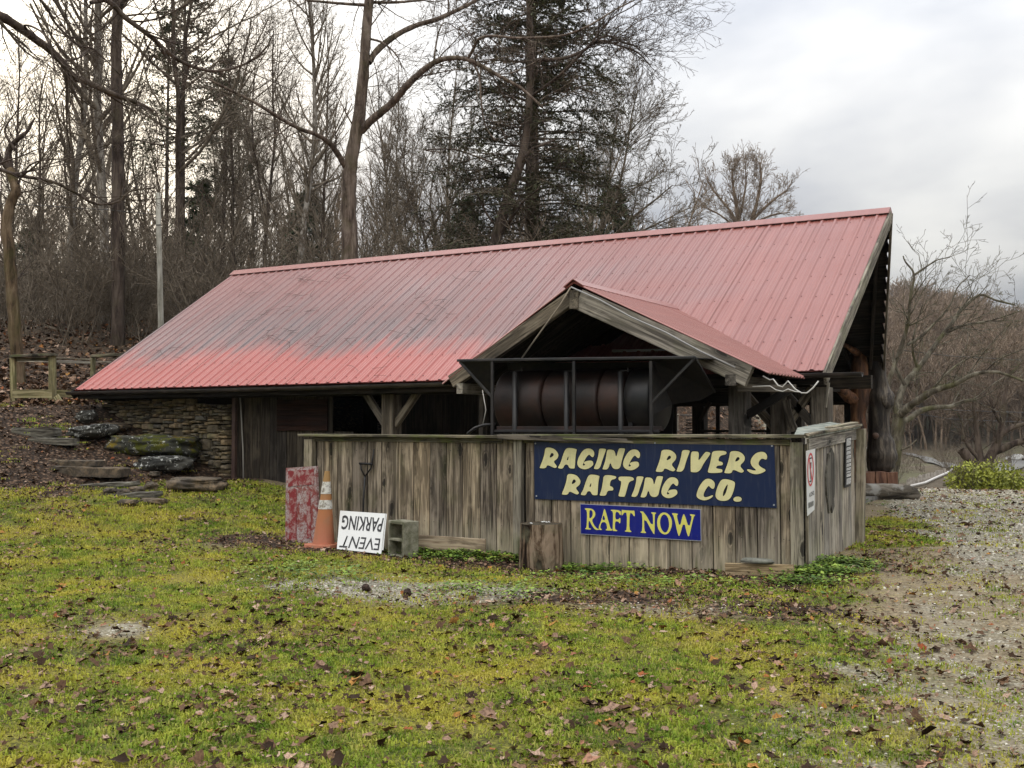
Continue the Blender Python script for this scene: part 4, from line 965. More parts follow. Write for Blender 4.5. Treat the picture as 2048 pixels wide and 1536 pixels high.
# rules sign: black frame, rows of small pale plates with unreadable words
rul = empty('rules_sign', onx(1697, 920, XS), 'narrow black-framed list sign with rows of small pale lettering strips, by the end post', 'sign')
xslab('frame', [R5(520, 88), R5(580, 66), R5(572, 572), R5(515, 592)], XS + .002, .01, BLKP, rul)
rows = [(92, 165), (182, 212), (222, 255), (265, 298), (308, 340), (350, 382), (392, 415), (428, 446), (455, 482), (500, 560)]
for j, (t, b) in enumerate(rows):
    o = obj('strip', fill_me('strip', [[(530, t), (573, t - 12), (570, b - 12), (528, b)]], lambda a, c: onx(*R5(a, c), XS + .0045), WHT, 0), rul)
V, Qd = [], []
for (t, b) in rows:
    for r_ in range(max(1, int((b - t) // 14))):
        x_ = 534
        while x_ < 566:
            ww = rnd.uniform(3, 8); yy = t + 7 + r_ * 14 - (x_ - 530) * .28
            q_ = [onx(*R5(a, c), XS + .006) for a, c in ((x_, yy), (x_ + ww, yy - 1), (x_ + ww, yy + 6), (x_, yy + 7))]; n0 = len(V); V += q_; Qd.append((n0 + 3, n0 + 2, n0 + 1, n0)); x_ += ww + 3
tag(obj('worn_lettering', mesh('worn_lettering', V, Qd, paint('small_print', (.12, .12, .12), .6, .2)), rul))
# carved diamond-shaped wood piece fixed to the side planks
SLATE = wood_mat('charcoal_carving', (.05, .05, .047), (.10, .098, .09), (.19, .185, .165), 0, False)
lp = [(382, 185), (400, 240), (412, 330), (420, 480), (408, 560), (412, 640), (398, 700), (405, 780), (385, 850), (372, 760), (355, 855), (340, 740), (328, 640), (322, 480), (338, 330), (345, 240), (352, 300), (362, 240)]
pc = obj('wood_carving', fill_me('wood_carving', [lp], lambda a, b: onx(*R5(a, b), .030), SLATE, 0)); pc.modifiers.new('t', 'SOLIDIFY').thickness = .03
tag(pc, 'dark ragged feather-shaped wooden carving nailed to the side planks', 'carving')

# ================================================================== SMALL THINGS ALONG THE FENCE
# red painted panel
M = Mt('peeling_red_paint', .6, .3); P = M.wpos()
nA = M.noise(P, 7, 6, .7, .5); nB = M.noise(P, 28, 5, .7, 1.2)
c = M.mix(M.ramp(nA, [(.42, 0), (.50, 1)]), (.20, .028, .026), (.36, .31, .30)); c = M.mix(M.ramp(nB, [(.42, .8), (.55, 0)]), c, (.20, .06, .045))
M.color(c); M.bump(nB, .8, .01); REDB = M.m
redp = empty('painted_panel', ony(600, 1090, -.2), 'flaking red and white painted panel leaning at the left end of the fence', 'panel')
cr_ = [(572, 936), (632, 932), (636, 1085), (570, 1095)]
P_ = [ony(a, b, -.12 if b < 1000 else -.24) for a, b in cr_]; P_ = [P_[0], P_[1], P_[2], P_[3]]
Vv = P_ + [p_ + Vector((.005, .035, 0)) for p_ in P_]
obj('panel', mesh('panel', Vv, [(3, 2, 1, 0), (4, 5, 6, 7), (0, 1, 5, 4), (1, 2, 6, 5), (2, 3, 7, 6), (3, 0, 4, 7)], REDB), redp)
def mixq(u, v, off):
    a = P_[0] * (1 - u) * (1 - v) + P_[1] * u * (1 - v) + P_[2] * u * v + P_[3] * (1 - u) * v; return a + Vector((0, off, 0))
M = Mt('dark_red_paint', .5, .35); nA = M.noise(M.wpos(), 13, 5, .7); M.color(M.mix(M.ramp(nA, [(.47, 0), (.60, .85)]), (.19, .018, .020), (.34, .24, .22))); RD2 = M.m
for nm, (u0, u1, v0, v1) in dict(band=(.08, .93, .04, .24)).items():
    Vv = [mixq(u0, v0, -.006), mixq(u1, v0, -.006), mixq(u1, v1, -.006), mixq(u0, v1, -.006), mixq(u0, v0, .001), mixq(u1, v0, .001), mixq(u1, v1, .001), mixq(u0, v1, .001)]
    obj('raised_panel', mesh('raised_panel', Vv, [(3, 2, 1, 0), (0, 1, 5, 4), (1, 2, 6, 5), (2, 3, 7, 6), (3, 0, 4, 7)], RD2), redp)
for (u0, u1, v0, v1) in ((.12, .36, .28, .93), (.68, .80, .32, .93)):
    Vv = [mixq(u0, v0, -.006), mixq(u1, v0, -.006), mixq(u1, v1, -.006), mixq(u0, v1, -.006), mixq(u0, v0, .001), mixq(u1, v0, .001), mixq(u1, v1, .001), mixq(u0, v1, .001)]
    obj('raised_panel', mesh('raised_panel', Vv, [(3, 2, 1, 0), (0, 1, 5, 4), (1, 2, 6, 5), (2, 3, 7, 6), (3, 0, 4, 7)], RD2), redp)
# traffic cone
M = Mt('faded_orange_plastic', .6, .35); n_ = M.noise(M.wpos(), 9, 4); pz = M.n('ShaderNodeSeparateXYZ'); M.put(M.wpos(), pz.inputs[0])
c = M.ramp(M.math('ADD', pz.outputs[2], M.math('MULTIPLY', n_, .15)), [(.12, (.44, .165, .095)), (.45, (.40, .155, .062)), (.85, (.34, .20, .075))]); c = M.mix(M.ramp(n_, [(.5, 0), (.72, .5)]), c, (.30, .17, .10)); M.color(c); ORG = M.m
M = Mt('worn_reflective_band', .5, .4); n_ = M.noise(M.wpos(), 22, 5, .7); M.color(M.mix(M.ramp(n_, [(.38, .9), (.52, 0)]), (.62, .60, .55), (.20, .17, .13))); BAND = M.m
cb = ony(647, 1096, -.36); cz = 0.0; cb.z = Gz(cb.x, cb.y)
cone = empty('traffic_cone', cb, 'tall faded orange traffic cone with two scuffed white bands', 'cone')
def frustum(name, z0, z1, r0, r1, mat, par, n=28, c0=cb, tilt=.0):
    V, Qd = [], []
    for z_, r_ in ((z0, r0), (z1, r1)):
        for k in range(n): an = 2 * math.pi * k / n; V.append((c0.x + r_ * math.cos(an) + tilt * z_, c0.y + r_ * math.sin(an), c0.z + z_))
    for k in range(n): k2 = (k + 1) % n; Qd.append((k, k2, n + k2, n + k))
    Qd.append(tuple(n + k for k in range(n)))
    return obj(name, mesh(name, V, Qd, mat, False), par)
ct = ony(655, 942, -.36); CH = ct.z - cb.z; tilt = (ct.x - cb.x) / CH * .9
def cr2(t): return .132 * (1 - t) + .030 * t
for nm, t0, t1, mt, ex in (('body', .03, 1, ORG, 0), ('reflective_band', .50, .62, BAND, .003), ('reflective_band', .70, .86, BAND, .003)):
    frustum(nm, t0 * CH, t1 * CH, cr2(t0) + ex, cr2(t1) + ex, mt, cone, tilt=tilt)
V, Qd = [], []; ch = [(-.2, -.2), (.2, -.2), (.2, .2), (-.2, .2)]; oc = []
for (a, b), (c, d) in zip(ch, ch[1:] + ch[:1]): oc += [(a * .8 + c * .2, b * .8 + d * .2), (a * .2 + c * .8, b * .2 + d * .8)]
V = [(cb.x + a, cb.y + b, cb.z + .0) for a, b in oc] + [(cb.x + a * .97, cb.y + b * .97, cb.z + .035) for a, b in oc]
obj('base', mesh('base', V, [(k, (k + 1) % 8, 8 + (k + 1) % 8, 8 + k) for k in range(8)] + [tuple(range(8, 16))], ORG), cone)
# D-handled tool standing against the fence
tool = empty('garden_fork', ony(725, 1090, -.08), 'thin black D-handled tool standing behind the white board', 'tool')
tube_obj('shaft', [ony(724, 1090, -.12), ony(727, 1000, -.06), ony(730, 953, -.045)], .012, BLK, tool, 8)
tube_obj('handle', [ony(730, 953, -.045), ony(722, 938, -.045), ony(721, 926, -.045)], .009, BLK, tool, 6)
tube_obj('handle', [ony(730, 953, -.045), ony(742, 936, -.045), ony(744, 926, -.045), ony(748, 898, -.04)], .009, BLK, tool, 6)
tube_obj('grip', [ony(719, 927, -.047), ony(745, 928, -.047)], .014, BLK, tool, 8)
# concrete block, two cores, standing on end
M = Mt('mossy_concrete', .95, .1); n_ = M.noise(M.wpos(), 9, 5); n2_ = M.noise(M.wpos(), 90, 3)
c = M.ramp(n_, [(.38, (.13, .13, .085)), (.52, (.23, .22, .16)), (.65, (.32, .305, .24))]); c = M.mix(M.ramp(n2_, [(.35, .5), (.5, 0)]), c, (.10, .10, .07)); M.color(c); M.bump(n2_, .6, .006); CBK = M.m
bl = ony(794, 1112, -.52); zb0 = Gz(bl.x, bl.y)
BW, BD, BH = .28, .21, .405
import bmesh
def cblock():
    # profile in (u across, z up) with two core holes, extruded through BD
    V, Qd = [], []
    a = [(0, 0), (BW, 0), (BW, BH), (0, BH)]
    zs = [0, .030, .185, .215, .370, BH]; us = [0, .030, BW - .030, BW]
    def vid(i, j, d): return (d * 6 + j) * 4 + i
    for d in (0, 1):
        for j in range(6):
            for i in range(4):
                V.append((us[i], d * BD, zs[j]))
    for d in (0, 1):
        for j in range(5):
            for i in range(3):
                if i == 1 and j in (1, 3): continue
                q = (vid(i, j, d), vid(i + 1, j, d), vid(i + 1, j + 1, d), vid(i, j + 1, d)); Qd.append(q if d == 0 else q[::-1])
    for j in range(5): Qd += [(vid(0, j, 0), vid(0, j + 1, 0), vid(0, j + 1, 1), vid(0, j, 1)), (vid(3, j, 0), vid(3, j, 1), vid(3, j + 1, 1), vid(3, j + 1, 0))]
    for i in range(3): Qd += [(vid(i, 0, 0), vid(i, 0, 1), vid(i + 1, 0, 1), vid(i + 1, 0, 0)), (vid(i, 5, 0), vid(i + 1, 5, 0), vid(i + 1, 5, 1), vid(i, 5, 1))]
    for j in (1, 3):
        Qd += [(vid(1, j, 0), vid(1, j, 1), vid(1, j + 1, 1), vid(1, j + 1, 0))[::-1], (vid(2, j, 0), vid(2, j + 1, 0), vid(2, j + 1, 1), vid(2, j, 1))[::-1],
               (vid(1, j, 0), vid(2, j, 0), vid(2, j, 1), vid(1, j, 1)), (vid(1, j + 1, 0), vid(1, j + 1, 1), vid(2, j + 1, 1), vid(2, j + 1, 0))]
    return mesh('concrete_block', V, Qd, CBK)
cbo = obj('concrete_block', cblock()); cbo.location = (bl.x - .17, bl.y + .06, zb0 - .01); cbo.rotation_euler = (0, R(1), R(-15))
bv = cbo.modifiers.new('b', 'BEVEL'); bv.width = .006; bv.segments = 2
tag(cbo, 'hollow concrete block standing on end against the white board', 'block')
# leaning and lying boards
def gset(v, h):
    return Vector((v.x, v.y, Gz(v.x, v.y) + h))
def lying(name, pa, pb, wd, th, mat, label, cat, face=(0, -1, 0)):
    o = board(name, pa, pb, wd, th, mat, None, face, rag=.003); tag(o, label, cat); return o
a, b = ony(838, 1088, -.16), ony(970, 1091, -.10); a.z, b.z = .155, .115
lying('loose_plank', ony(832, 1083, -.14), ony(971, 1092, -.12), .155, .02, W_PALE, 'pale plank on edge leaning on the fence behind the concrete block', 'plank')
lying('loose_plank', gset(ony(874, 1108, -.10), .035), gset(ony(1028, 1113, -.10), .035), .05, .05, W_YEL, 'yellow lumber strip lying at the fence foot left of the stump', 'plank')
lying('loose_plank', gset(ony(1452, 1154, -.24), .055), gset(ony(1588, 1158, -.24), .05), .115, .045, W_NEW, 'short fresh-cut lumber piece lying on edge by the fence corner', 'plank')
ST2 = Mt('grey_flat_stone', .9, .2); ST2.color(ST2.ramp(ST2.noise(ST2.wpos(), 20, 5), [(.35, (.12, .12, .10)), (.7, (.25, .25, .21))])); ST2 = ST2.m
def rock_me(name, pts2d, th, mat, seed=1, sub=2):
    """irregular rock: outline extruded and rounded"""
    bm = bmesh.new(); rr = random.Random(seed)
    r1 = [bm.verts.new((x * .92, y * .92, 0)) for x, y in pts2d]; r2 = [bm.verts.new((x * (1 + rr.uniform(-.05, .05)), y * (1 + rr.uniform(-.05, .05)), th * rr.uniform(.35, .6))) for x, y in pts2d]
    r3 = [bm.verts.new((x * .84, y * .84, th * rr.uniform(.88, 1.05))) for x, y in pts2d]; n = len(pts2d)
    for ra, rb in ((r1, r2), (r2, r3)):
        for k in range(n): bm.faces.new((ra[k], ra[(k + 1) % n], rb[(k + 1) % n], rb[k]))
    bm.faces.new(r3); bm.faces.new(r1[::-1])
    bmesh.ops.triangulate(bm, faces=[f for f in bm.faces if len(f.verts) > 4])
    bmesh.ops.subdivide_edges(bm, edges=bm.edges[:], cuts=sub, use_grid_fill=True)
    for v in bm.verts:
        nn_ = mnoise.noise(v.co * 3.1 + Vector((seed * 3.7, 0, 0))); n2_ = mnoise.noise(v.co * 9 + Vector((0, seed, 0)))
        v.co += v.co.normalized() * (nn_ * .10 + n2_ * .035) * min(1, th * 2.5)
    me = bpy.data.meshes.new(name); bm.to_mesh(me); bm.free(); me.materials.append(mat); me.polygons.foreach_set('use_smooth', [True] * len(me.polygons)); return me
p_ = gset(ony(1516, 1141, -.23), .125)
tag(obj('flat_stone', rock_me('flat_stone', [(-.16, -.05), (.02, -.08), (.17, -.04), (.14, .06), (-.05, .08), (-.15, .05)], .035, ST2, 4, 1), None, (p_.x, p_.y, p_.z)), 'small flat grey stone lying on the lumber by the fence corner', 'stone')
# stump used as a seat
M = Mt('stump_bark', .95, .1); P = M.coord('Object', (1, 1, 1)); mp = M.n('ShaderNodeMapping'); M.put(P, mp.inputs['Vector']); mp.inputs['Scale'].default_value = (9, 9, 1.5)
nA = M.noise(mp.outputs[0], 1, 5, .65, .6); nB = M.noise(P, 5, 4); nC = M.noise(P, 40, 3)
c = M.ramp(nA, [(.42, (.016, .010, .007)), (.49, (.10, .066, .042)), (.57, (.27, .20, .14))]); c = M.mix(M.ramp(nB, [(.5, 0), (.72, .7)]), c, (.15, .14, .09)); M.color(c); M.bump(nA, .8, .03); BARKS = M.m
M = Mt('stump_top', .95, .1); P = M.coord('Object', (1, 1, 1)); wv = M.n('ShaderNodeTexWave', wave_type='RINGS', rings_direction='Z'); M.put(P, wv.inputs['Vector']); wv.inputs['Scale'].default_value = 18; wv.inputs['Distortion'].default_value = 2
M.color(M.ramp(wv.outputs[0], [(.3, (.05, .04, .03)), (.7, (.10, .085, .06))])); STOP = M.m
sp_ = ony(1082, 1126, -.30); sp_.z = Gz(sp_.x, sp_.y) - .03
stump = empty('tree_stump', sp_, 'sawn round log stump standing against the fence below the big sign', 'stump')
V, Qd = [], []; n = 36; SR = .222; SH = .50
rr = random.Random(3)
for j in range(9):
    t = j / 8; 
    for k in range(n):
        an = 2 * math.pi * k / n; r_ = SR * (1.05 - .07 * t) * (1 + .035 * math.sin(3 * an + 1) + .02 * math.sin(7 * an + t * 3) + rr.uniform(-.018, .018)); V.append((r_ * math.cos(an), r_ * math.sin(an), t * SH))
for j in range(8):
    for k in range(n): k2 = (k + 1) % n; Qd.append((j * n + k, j * n + k2, (j + 1) * n + k2, (j + 1) * n + k))
obj('bark', mesh('bark', V, Qd, BARKS, False), stump, sp_)
obj('top', mesh('top', [(v[0] * .985, v[1] * .985, SH - .004 + rr.uniform(-.003, .003)) for v in V[-n:]] + [(0, 0, SH - .002)], [(k, (k + 1) % n, n) for k in range(n)], STOP), stump, sp_)
V, Qd = [], []
for k in range(5):
    an = rr.uniform(0, 6.28); d_ = rr.uniform(.03, .15); cx_, cy_ = d_ * math.cos(an), d_ * math.sin(an); n0 = len(V)
    V += [(cx_ - .03, cy_, SH + .004), (cx_, cy_ - .02, SH + .012), (cx_ + .03, cy_, SH + .005), (cx_, cy_ + .02, SH + .014)]; Qd.append((n0, n0 + 1, n0 + 2, n0 + 3))
tag(obj('leaf_scraps', mesh('leaf_scraps', V, Qd, WHT), stump, sp_), kind='stuff')
# two dark walnut husks on the gravel patch
HUSK = Mt('walnut_husk', .9, .2); HUSK.color(HUSK.ramp(HUSK.noise(HUSK.wpos(), 60, 3), [(.4, (.02, .013, .010)), (.7, (.07, .045, .035))])); HUSK = HUSK.m
for (px, py), lb in (((732, 1178), 'dark walnut husk on the gravel patch, farther from the stump'), ((815, 1187), 'dark walnut husk on the gravel patch, nearer to the stump')):
    xx, yy = spot(px, py + 5, Gz(*spot(px, py + 5, 0))); bm = bmesh.new(); bmesh.ops.create_icosphere(bm, subdivisions=3, radius=.036)
    for v in bm.verts: v.co *= 1 + .22 * mnoise.noise(v.co * 40 + Vector((px, 0, 0)))
    me = bpy.data.meshes.new('walnut'); bm.to_mesh(me); bm.free(); me.materials.append(HUSK)
    tag(obj('walnut', me, None, (xx, yy, Gz(xx, yy) + .028)), lb, 'walnut', 'walnut husks')
# fallen foreground twigs
def hit(px, py, dmax=500):
    """where the view ray meets the ground"""
    d = 4.0; a = None
    while d < dmax:
        p_ = dep(px, py, d)
        if p_.z < Gz(p_.x, p_.y): break
        d *= 1.01
    return Vector((p_.x, p_.y, Gz(p_.x, p_.y))), d

# ================================================================== LEFT BANK: steps, boulders, deck rail
M = Mt('boulder_lichen', .9, .25); P = M.wpos(); nA = M.noise(P, 3.2, 5, .65); nB = M.noise(P, 14, 5, .7); nC = M.noise(P, 8, 3, .6)
c = M.ramp(nA, [(.38, (.022, .022, .019)), (.6, (.075, .071, .060))]); c = M.mix(M.ramp(nB, [(.57, 0), (.61, 1)]), c, (.50, .50, .46)); M.color(c); M.bump(nB, .6, .03); ROCKL = M.m
M = Mt('boulder_moss', .95, .15); P = M.wpos(); nA = M.noise(P, 2.6, 5, .65); nB = M.noise(P, 13, 5, .7); nC = M.noise(P, 5.5, 4, .6)
c = M.ramp(nA, [(.38, (.020, .022, .017)), (.6, (.07, .068, .055))]); c = M.mix(M.ramp(nC, [(.49, 0), (.56, .9)]), c, (.075, .080, .012)); c = M.mix(M.ramp(nA, [(.57, 0), (.64, .85)]), c, (.19, .135, .012)); c = M.mix(M.ramp(nB, [(.60, 0), (.63, .8)]), c, (.48, .48, .44)); M.color(c); M.bump(nB, .7, .03); ROCKM = M.m
M = Mt('brown_slab_stone', .9, .2); P = M.wpos(); nA = M.noise(P, 3, 5, .65); nB = M.noise(P, 18, 5, .7)
c = M.ramp(nA, [(.35, (.055, .045, .036)), (.5, (.13, .10, .07)), (.65, (.21, .15, .09))]); c = M.mix(M.ramp(nB, [(.42, .7), (.55, 0)]), c, (.05, .045, .035)); M.color(c); M.bump(nB, .6, .02); ROCKB = M.m
def boulder(name, x0, y0, x1, y1, depth_m, mat, label, cat, seed, flat=1.0, ang=0.0):
    g, d = hit((x0 + x1) / 2, y1); wd = (x1 - x0) / F * d; ht = (y1 - y0) / F * d
    bm = bmesh.new(); bmesh.ops.create_icosphere(bm, subdivisions=4, radius=1.0)
    for v in bm.verts:
        c = v.co.copy(); 
        f_ = max(abs(c.x), abs(c.y), abs(c.z)) ** .40; c = c / f_                       # towards a box
        n1_ = mnoise.noise(c * 1.3 + Vector((seed, 0, 0))); n2_ = mnoise.noise(c * 3.7 + Vector((0, seed, 0))); n3_ = mnoise.noise(Vector((c.x * 1.5, c.y * 1.5, c.z * 9)) + Vector((0, 0, seed))); n4_ = abs(mnoise.noise(c * 7.5 + Vector((seed, seed, 0))))
        c *= 1 + .26 * n1_ + .13 * n2_ + .09 * n3_ - .10 * n4_
        v.co = Vector((c.x * wd / 2, c.y * depth_m / 2, c.z * ht * .42 * (flat if c.z > 0 else 1.25)))
    me = bpy.data.meshes.new(name); bm.to_mesh(me); bm.free(); me.materials.append(mat); me.polygons.foreach_set('use_smooth', [True] * len(me.polygons))
    o = obj(name, me, None, (g.x, g.y + .2, g.z + ht * .42)); o.rotation_euler = (0, ang, TH + rnd.uniform(-.15, .15)); tag(o, label, cat); return o
boulder('boulder', 198, 868, 390, 916, .9, ROCKM, 'long boulder covered in yellow-green moss beside the stone wall', 'boulder', 3.3, .95, .03)
boulder('boulder', 256, 914, 368, 950, .7, ROCKL, 'dark boulder flecked with white lichen just below the mossy one', 'boulder', 8.1, .9)
boulder('boulder', 124, 842, 208, 876, .8, ROCKL, 'slanting grey boulder with white lichen uphill of the mossy one', 'boulder', 5.2, .8, -.12)
boulder('boulder', 136, 822, 172, 850, .5, ROCKL, 'small grey rock at the foot of the deck brace', 'boulder', 2.2, .9, -.2)
boulder('boulder', 180, 842, 238, 862, .5, ROCKB, 'low brown rock between the deck steps and the stone wall', 'boulder', 12.2, .8)
boulder('boulder', 318, 946, 434, 986, .7, ROCKB, 'flat brown boulder on the lawn edge in front of the stone wall', 'boulder', 6.4, .6)
def slab(name, x0, y0, x1, y1, dm, th, mat, label, cat, tilt=0.0, group=None):
    g, d = hit((x0 + x1) / 2, (y0 + y1) / 2 + 3); wd = (x1 - x0) / F * d
    bm = bmesh.new(); n = 12; rr = random.Random(int(x0)); rows_ = []
    for zz, sc_ in ((-th, 1), (0, 1), (th * .12, .96)):
        rows_.append([bm.verts.new(((-.5 + i / (n - 1)) * wd * sc_ if k == 0 else (.5 - i / (n - 1)) * wd * sc_, (-dm / 2 if k == 0 else dm / 2) * sc_ * (1 + rr.uniform(-.06, .06)), zz + rr.uniform(-.008, .008))) for k in (0, 1) for i in range(n)])
    for a, b in zip(rows_, rows_[1:]):
        for i in range(2 * n): j = (i + 1) % (2 * n); bm.faces.new((a[i], a[j], b[j], b[i]))
    for i in range(n - 1): bm.faces.new((rows_[-1][i], rows_[-1][i + 1], rows_[-1][2 * n - 2 - i], rows_[-1][2 * n - 1 - i]))
    me = bpy.data.meshes.new(name); bm.to_mesh(me); bm.free(); me.materials.append(mat)
    o = obj(name, me, None, (g.x, g.y, g.z + th * .75)); o.rotation_euler = (0, tilt, TH + rr.uniform(-.1, .1)); tag(o, label, cat, group); return o
M = Mt('grey_step_timber', .9, .15); nA = M.noise(M.wpos((2.5, 2.5, 26)), 1, 5, .65); c = M.ramp(nA, [(.38, (.035, .03, .024)), (.5, (.11, .10, .08)), (.62, (.22, .205, .165))]); M.color(c); M.bump(nA, .6, .02); STEPW = M.m
GP_ = 'steps climbing the bank'
slab('step', 30, 864, 116, 874, .28, .13, STEPW, 'squared grey timber step, topmost on the leafy bank', 'step', 0, GP_)
slab('step', 62, 889, 152, 897, .25, .10, STEPW, 'thin timber step, second from the top of the bank', 'step', .02, GP_)
slab('step', 98, 926, 204, 932, .40, .08, ROCKB, 'dark thin stone tread half buried in leaves, third from the top', 'step', .01, GP_)
slab('step', 112, 946, 250, 958, .5, .13, ROCKB, 'largest flat stone tread with a brown face, middle of the flight', 'step', .03, GP_)
slab('step', 168, 967, 272, 974, .36, .06, STEPW, 'dark timber tread resting on rubble, second from the bottom', 'step', -.06, GP_)
slab('step', 206, 991, 318, 997, .34, .06, STEPW, 'lowest dark timber tread at the edge of the lawn', 'step', -.04, GP_)
for i, (x0, y0, x1, y1) in enumerate(((185, 976, 212, 992), (212, 978, 236, 994), (236, 974, 268, 990), (268, 966, 294, 986), (214, 1000, 252, 1014), (256, 998, 312, 1012), (280, 948, 300, 962))):
    boulder('rubble_stone', x0, y0, x1, y1, .25, ROCKB, ('squarish rubble stone under the left end of the second lowest tread', 'small rubble stone under the middle of the second lowest tread', 'pale wedge of rubble under the right part of the second lowest tread', 'upright block at the right end of the second lowest tread', 'mossy stone under the left of the lowest tread', 'long stone under the right of the lowest tread', 'loose pale stone below the lichen boulder')[i], 'stone', 20 + i * 3.1, 1)
# deck rail
deck = empty('deck_railing', hit(70, 836)[0], 'greenish treated-wood deck railing with moss on its kickboard, left of the roof', 'railing')
DD0 = 20.6
def dboard(nm, a, b, wpx, th, mat, da=0.0, db=0.0):
    pa, pb = dep(a[0], a[1], DD0 + da), dep(b[0], b[1], DD0 + db); return board(nm, pa, pb, wpx / F * DD0, th, mat, deck, face=(ST, -CT, 0), warp=.003)
dboard('post', (28, 845), (26, 716), 10, .09, W_DECK); dboard('post', (106, 838), (105, 712), 12, .10, W_DECK); dboard('post', (186, 800), (186, 713), 8, .09, W_DECK, 1.2, 1.2)
dboard('cap_rail', (22, 713), (113, 709), 5, .14, W_CAP, -.05, -.05); dboard('cap_rail', (184, 713), (262, 708), 6, .14, W_CAP, 1.1, 1.1)
dboard('rail', (28, 719), (105, 718), 7, .04, W_CAP, .03, .03); dboard('rail', (110, 716), (182, 719), 3, .04, W_POST, .4, 1.0)
dboard('rail', (36, 722.5), (104, 724), 3, .04, W_SIDE, 1.2, 1.2); dboard('rail', (110, 723), (182, 725), 6, .04, W_SIDE, 1.3, 1.4); dboard('rail', (186, 723), (250, 726), 3.5, .04, W_SIDE, 2.0, 2.1)
dboard('kickboard', (26, 788), (105, 788), 17, .045, W_DECK, -.03, -.03); dboard('kickboard', (110, 787), (212, 790), 15, .045, W_DECK, .4, 1.4)
dboard('brace', (113, 792), (137, 834), 11, .045, W_DECK, -.1, -.3); dboard('bench_plank', (128, 804), (200, 804), 4.5, .3, W_DARK, .2, .8); dboard('bench_plank', (165, 829), (206, 829), 4, .3, W_DARK, .2, .5)
dboard('bench_leg', (193, 826), (190, 806), 13, .06, W_DARK, .5, .5); dboard('brace', (200, 826), (190, 792), 8, .05, W_DECK, .4, .4); dboard('brace', (168, 800), (190, 790), 9, .05, W_DECK, .3, .3)

# ================================================================== CARVED LOG POSTS AND LYING LOG
def loft(secs, mat, name, par, d0, ysc=.9, sides=20, seed=1, amp=.05):
    """secs: (py, centre px, half width px) -> lumpy upright log at view depth d0"""
    V, Qd = [], []; rows_ = []
    dense = []
    for (a, b) in zip(secs, secs[1:]):
        for k in range(4): t = k / 4; tt = t * t * (3 - 2 * t); dense.append((a[0] + (b[0] - a[0]) * t, a[1] + (b[1] - a[1]) * tt, a[2] + (b[2] - a[2]) * tt))
    dense.append(secs[-1])
    for (py, cx_, hw) in dense:
        c = dep(cx_, py, d0); r_ = hw / F * d0
        for k in range(sides):
            an = 2 * math.pi * k / sides; u = Vector((math.cos(an), math.sin(an), 0))
            nn_ = mnoise.noise(Vector((c.x + u.x * .25, c.y + u.y * .25, c.z * 1.6)) * 3.0 + Vector((seed, 0, 0))) + .5 * mnoise.noise(Vector((u.x * 2.5, u.y * 2.5, c.z * .8 + seed)))
            q_ = r_ * (1 + amp * 2.2 * nn_); V.append((c.x + u.x * q_ * 1.0, c.y + u.y * q_ * ysc, c.z))
    n = len(dense)
    for j in range(n - 1):
        for k in range(sides): k2 = (k + 1) % sides; Qd.append((j * sides + k, (j + 1) * sides + k, (j + 1) * sides + k2, j * sides + k2))
    Qd.append(tuple(range(sides))); Qd.append(tuple((n - 1) * sides + k for k in range(sides))[::-1])
    return obj(name, mesh(name, V, Qd, mat, True), par)
def logmat(name, a, b, c_, sc_=(10, 10, 1.6)):
    M = Mt(name, .6, .3); nA = M.noise(M.wpos(sc_), 1, 5, .65, .8); nB = M.noise(M.wpos(), 2.6, 4)
    c = M.ramp(nA, [(.36, a), (.5, b), (.64, c_)]); c = M.mix(M.ramp(nB, [(.45, 0), (.65, .6)]), c, a); M.color(c); M.bump(nA, .7, .03); return M.m
REDLOG = logmat('varnished_brown_log', (.026, .012, .007), (.125, .055, .027), (.28, .14, .065)); BLKLOG = logmat('dark_charred_log', (.014, .011, .009), (.058, .046, .036), (.17, .14, .105)); BASEL = logmat('red_brown_block', (.08, .035, .022), (.20, .095, .055), (.30, .16, .10))
DS = 19.6
rp = empty('carved_post', hit(1712, 985)[0], 'reddish-brown varnished log post with branch stubs under the roof corner', 'carved post')
loft([(672, 1717, 11), (685, 1718, 13), (705, 1719, 13), (735, 1719, 17), (758, 1719, 17), (772, 1722, 20), (800, 1720, 18), (830, 1716, 15), (862, 1716, 17), (895, 1712, 14), (925, 1711, 14), (955, 1712, 18), (975, 1712, 18), (1000, 1712, 18)], REDLOG, 'log', rp, DS, seed=2)
tube_obj('branch_stub', [dep(1716, 706, DS - .1), dep(1703, 698, DS - .3), dep(1684, 686, DS - .45)], [.07, .05, .03], REDLOG, rp, 8, jit=.1, seed=2)
tube_obj('branch_stub', [dep(1712, 800, DS), dep(1695, 792, DS - .1), dep(1676, 770, DS - .2), dep(1668, 752, DS - .3)], [.12, .11, .09, .07], REDLOG, rp, 8, jit=.1, seed=3)
bp = empty('carved_post', hit(1760, 985)[0], 'black gnarled log post with hollow top, right of the brown one', 'carved post')
loft([(680, 1754, 15), (690, 1752, 19), (715, 1750, 19), (745, 1752, 19), (775, 1757, 21), (795, 1761, 26), (808, 1760, 24), (830, 1757, 20), (862, 1757, 21), (888, 1762, 26), (915, 1763, 30), (933, 1762, 27), (943, 1758, 22)], BLKLOG, 'log', bp, DS + .1, seed=7, amp=.06)
bm = bmesh.new(); bmesh.ops.create_icosphere(bm, subdivisions=3, radius=.13)
for v in bm.verts: v.co = Vector((v.co.x, v.co.y, v.co.z * 1.5)) * (1 + .5 * mnoise.noise(v.co * 7))
me = bpy.data.meshes.new('burl'); bm.to_mesh(me); bm.free(); me.materials.append(BLKLOG); obj('burl', me, bp, dep(1771, 798, DS))
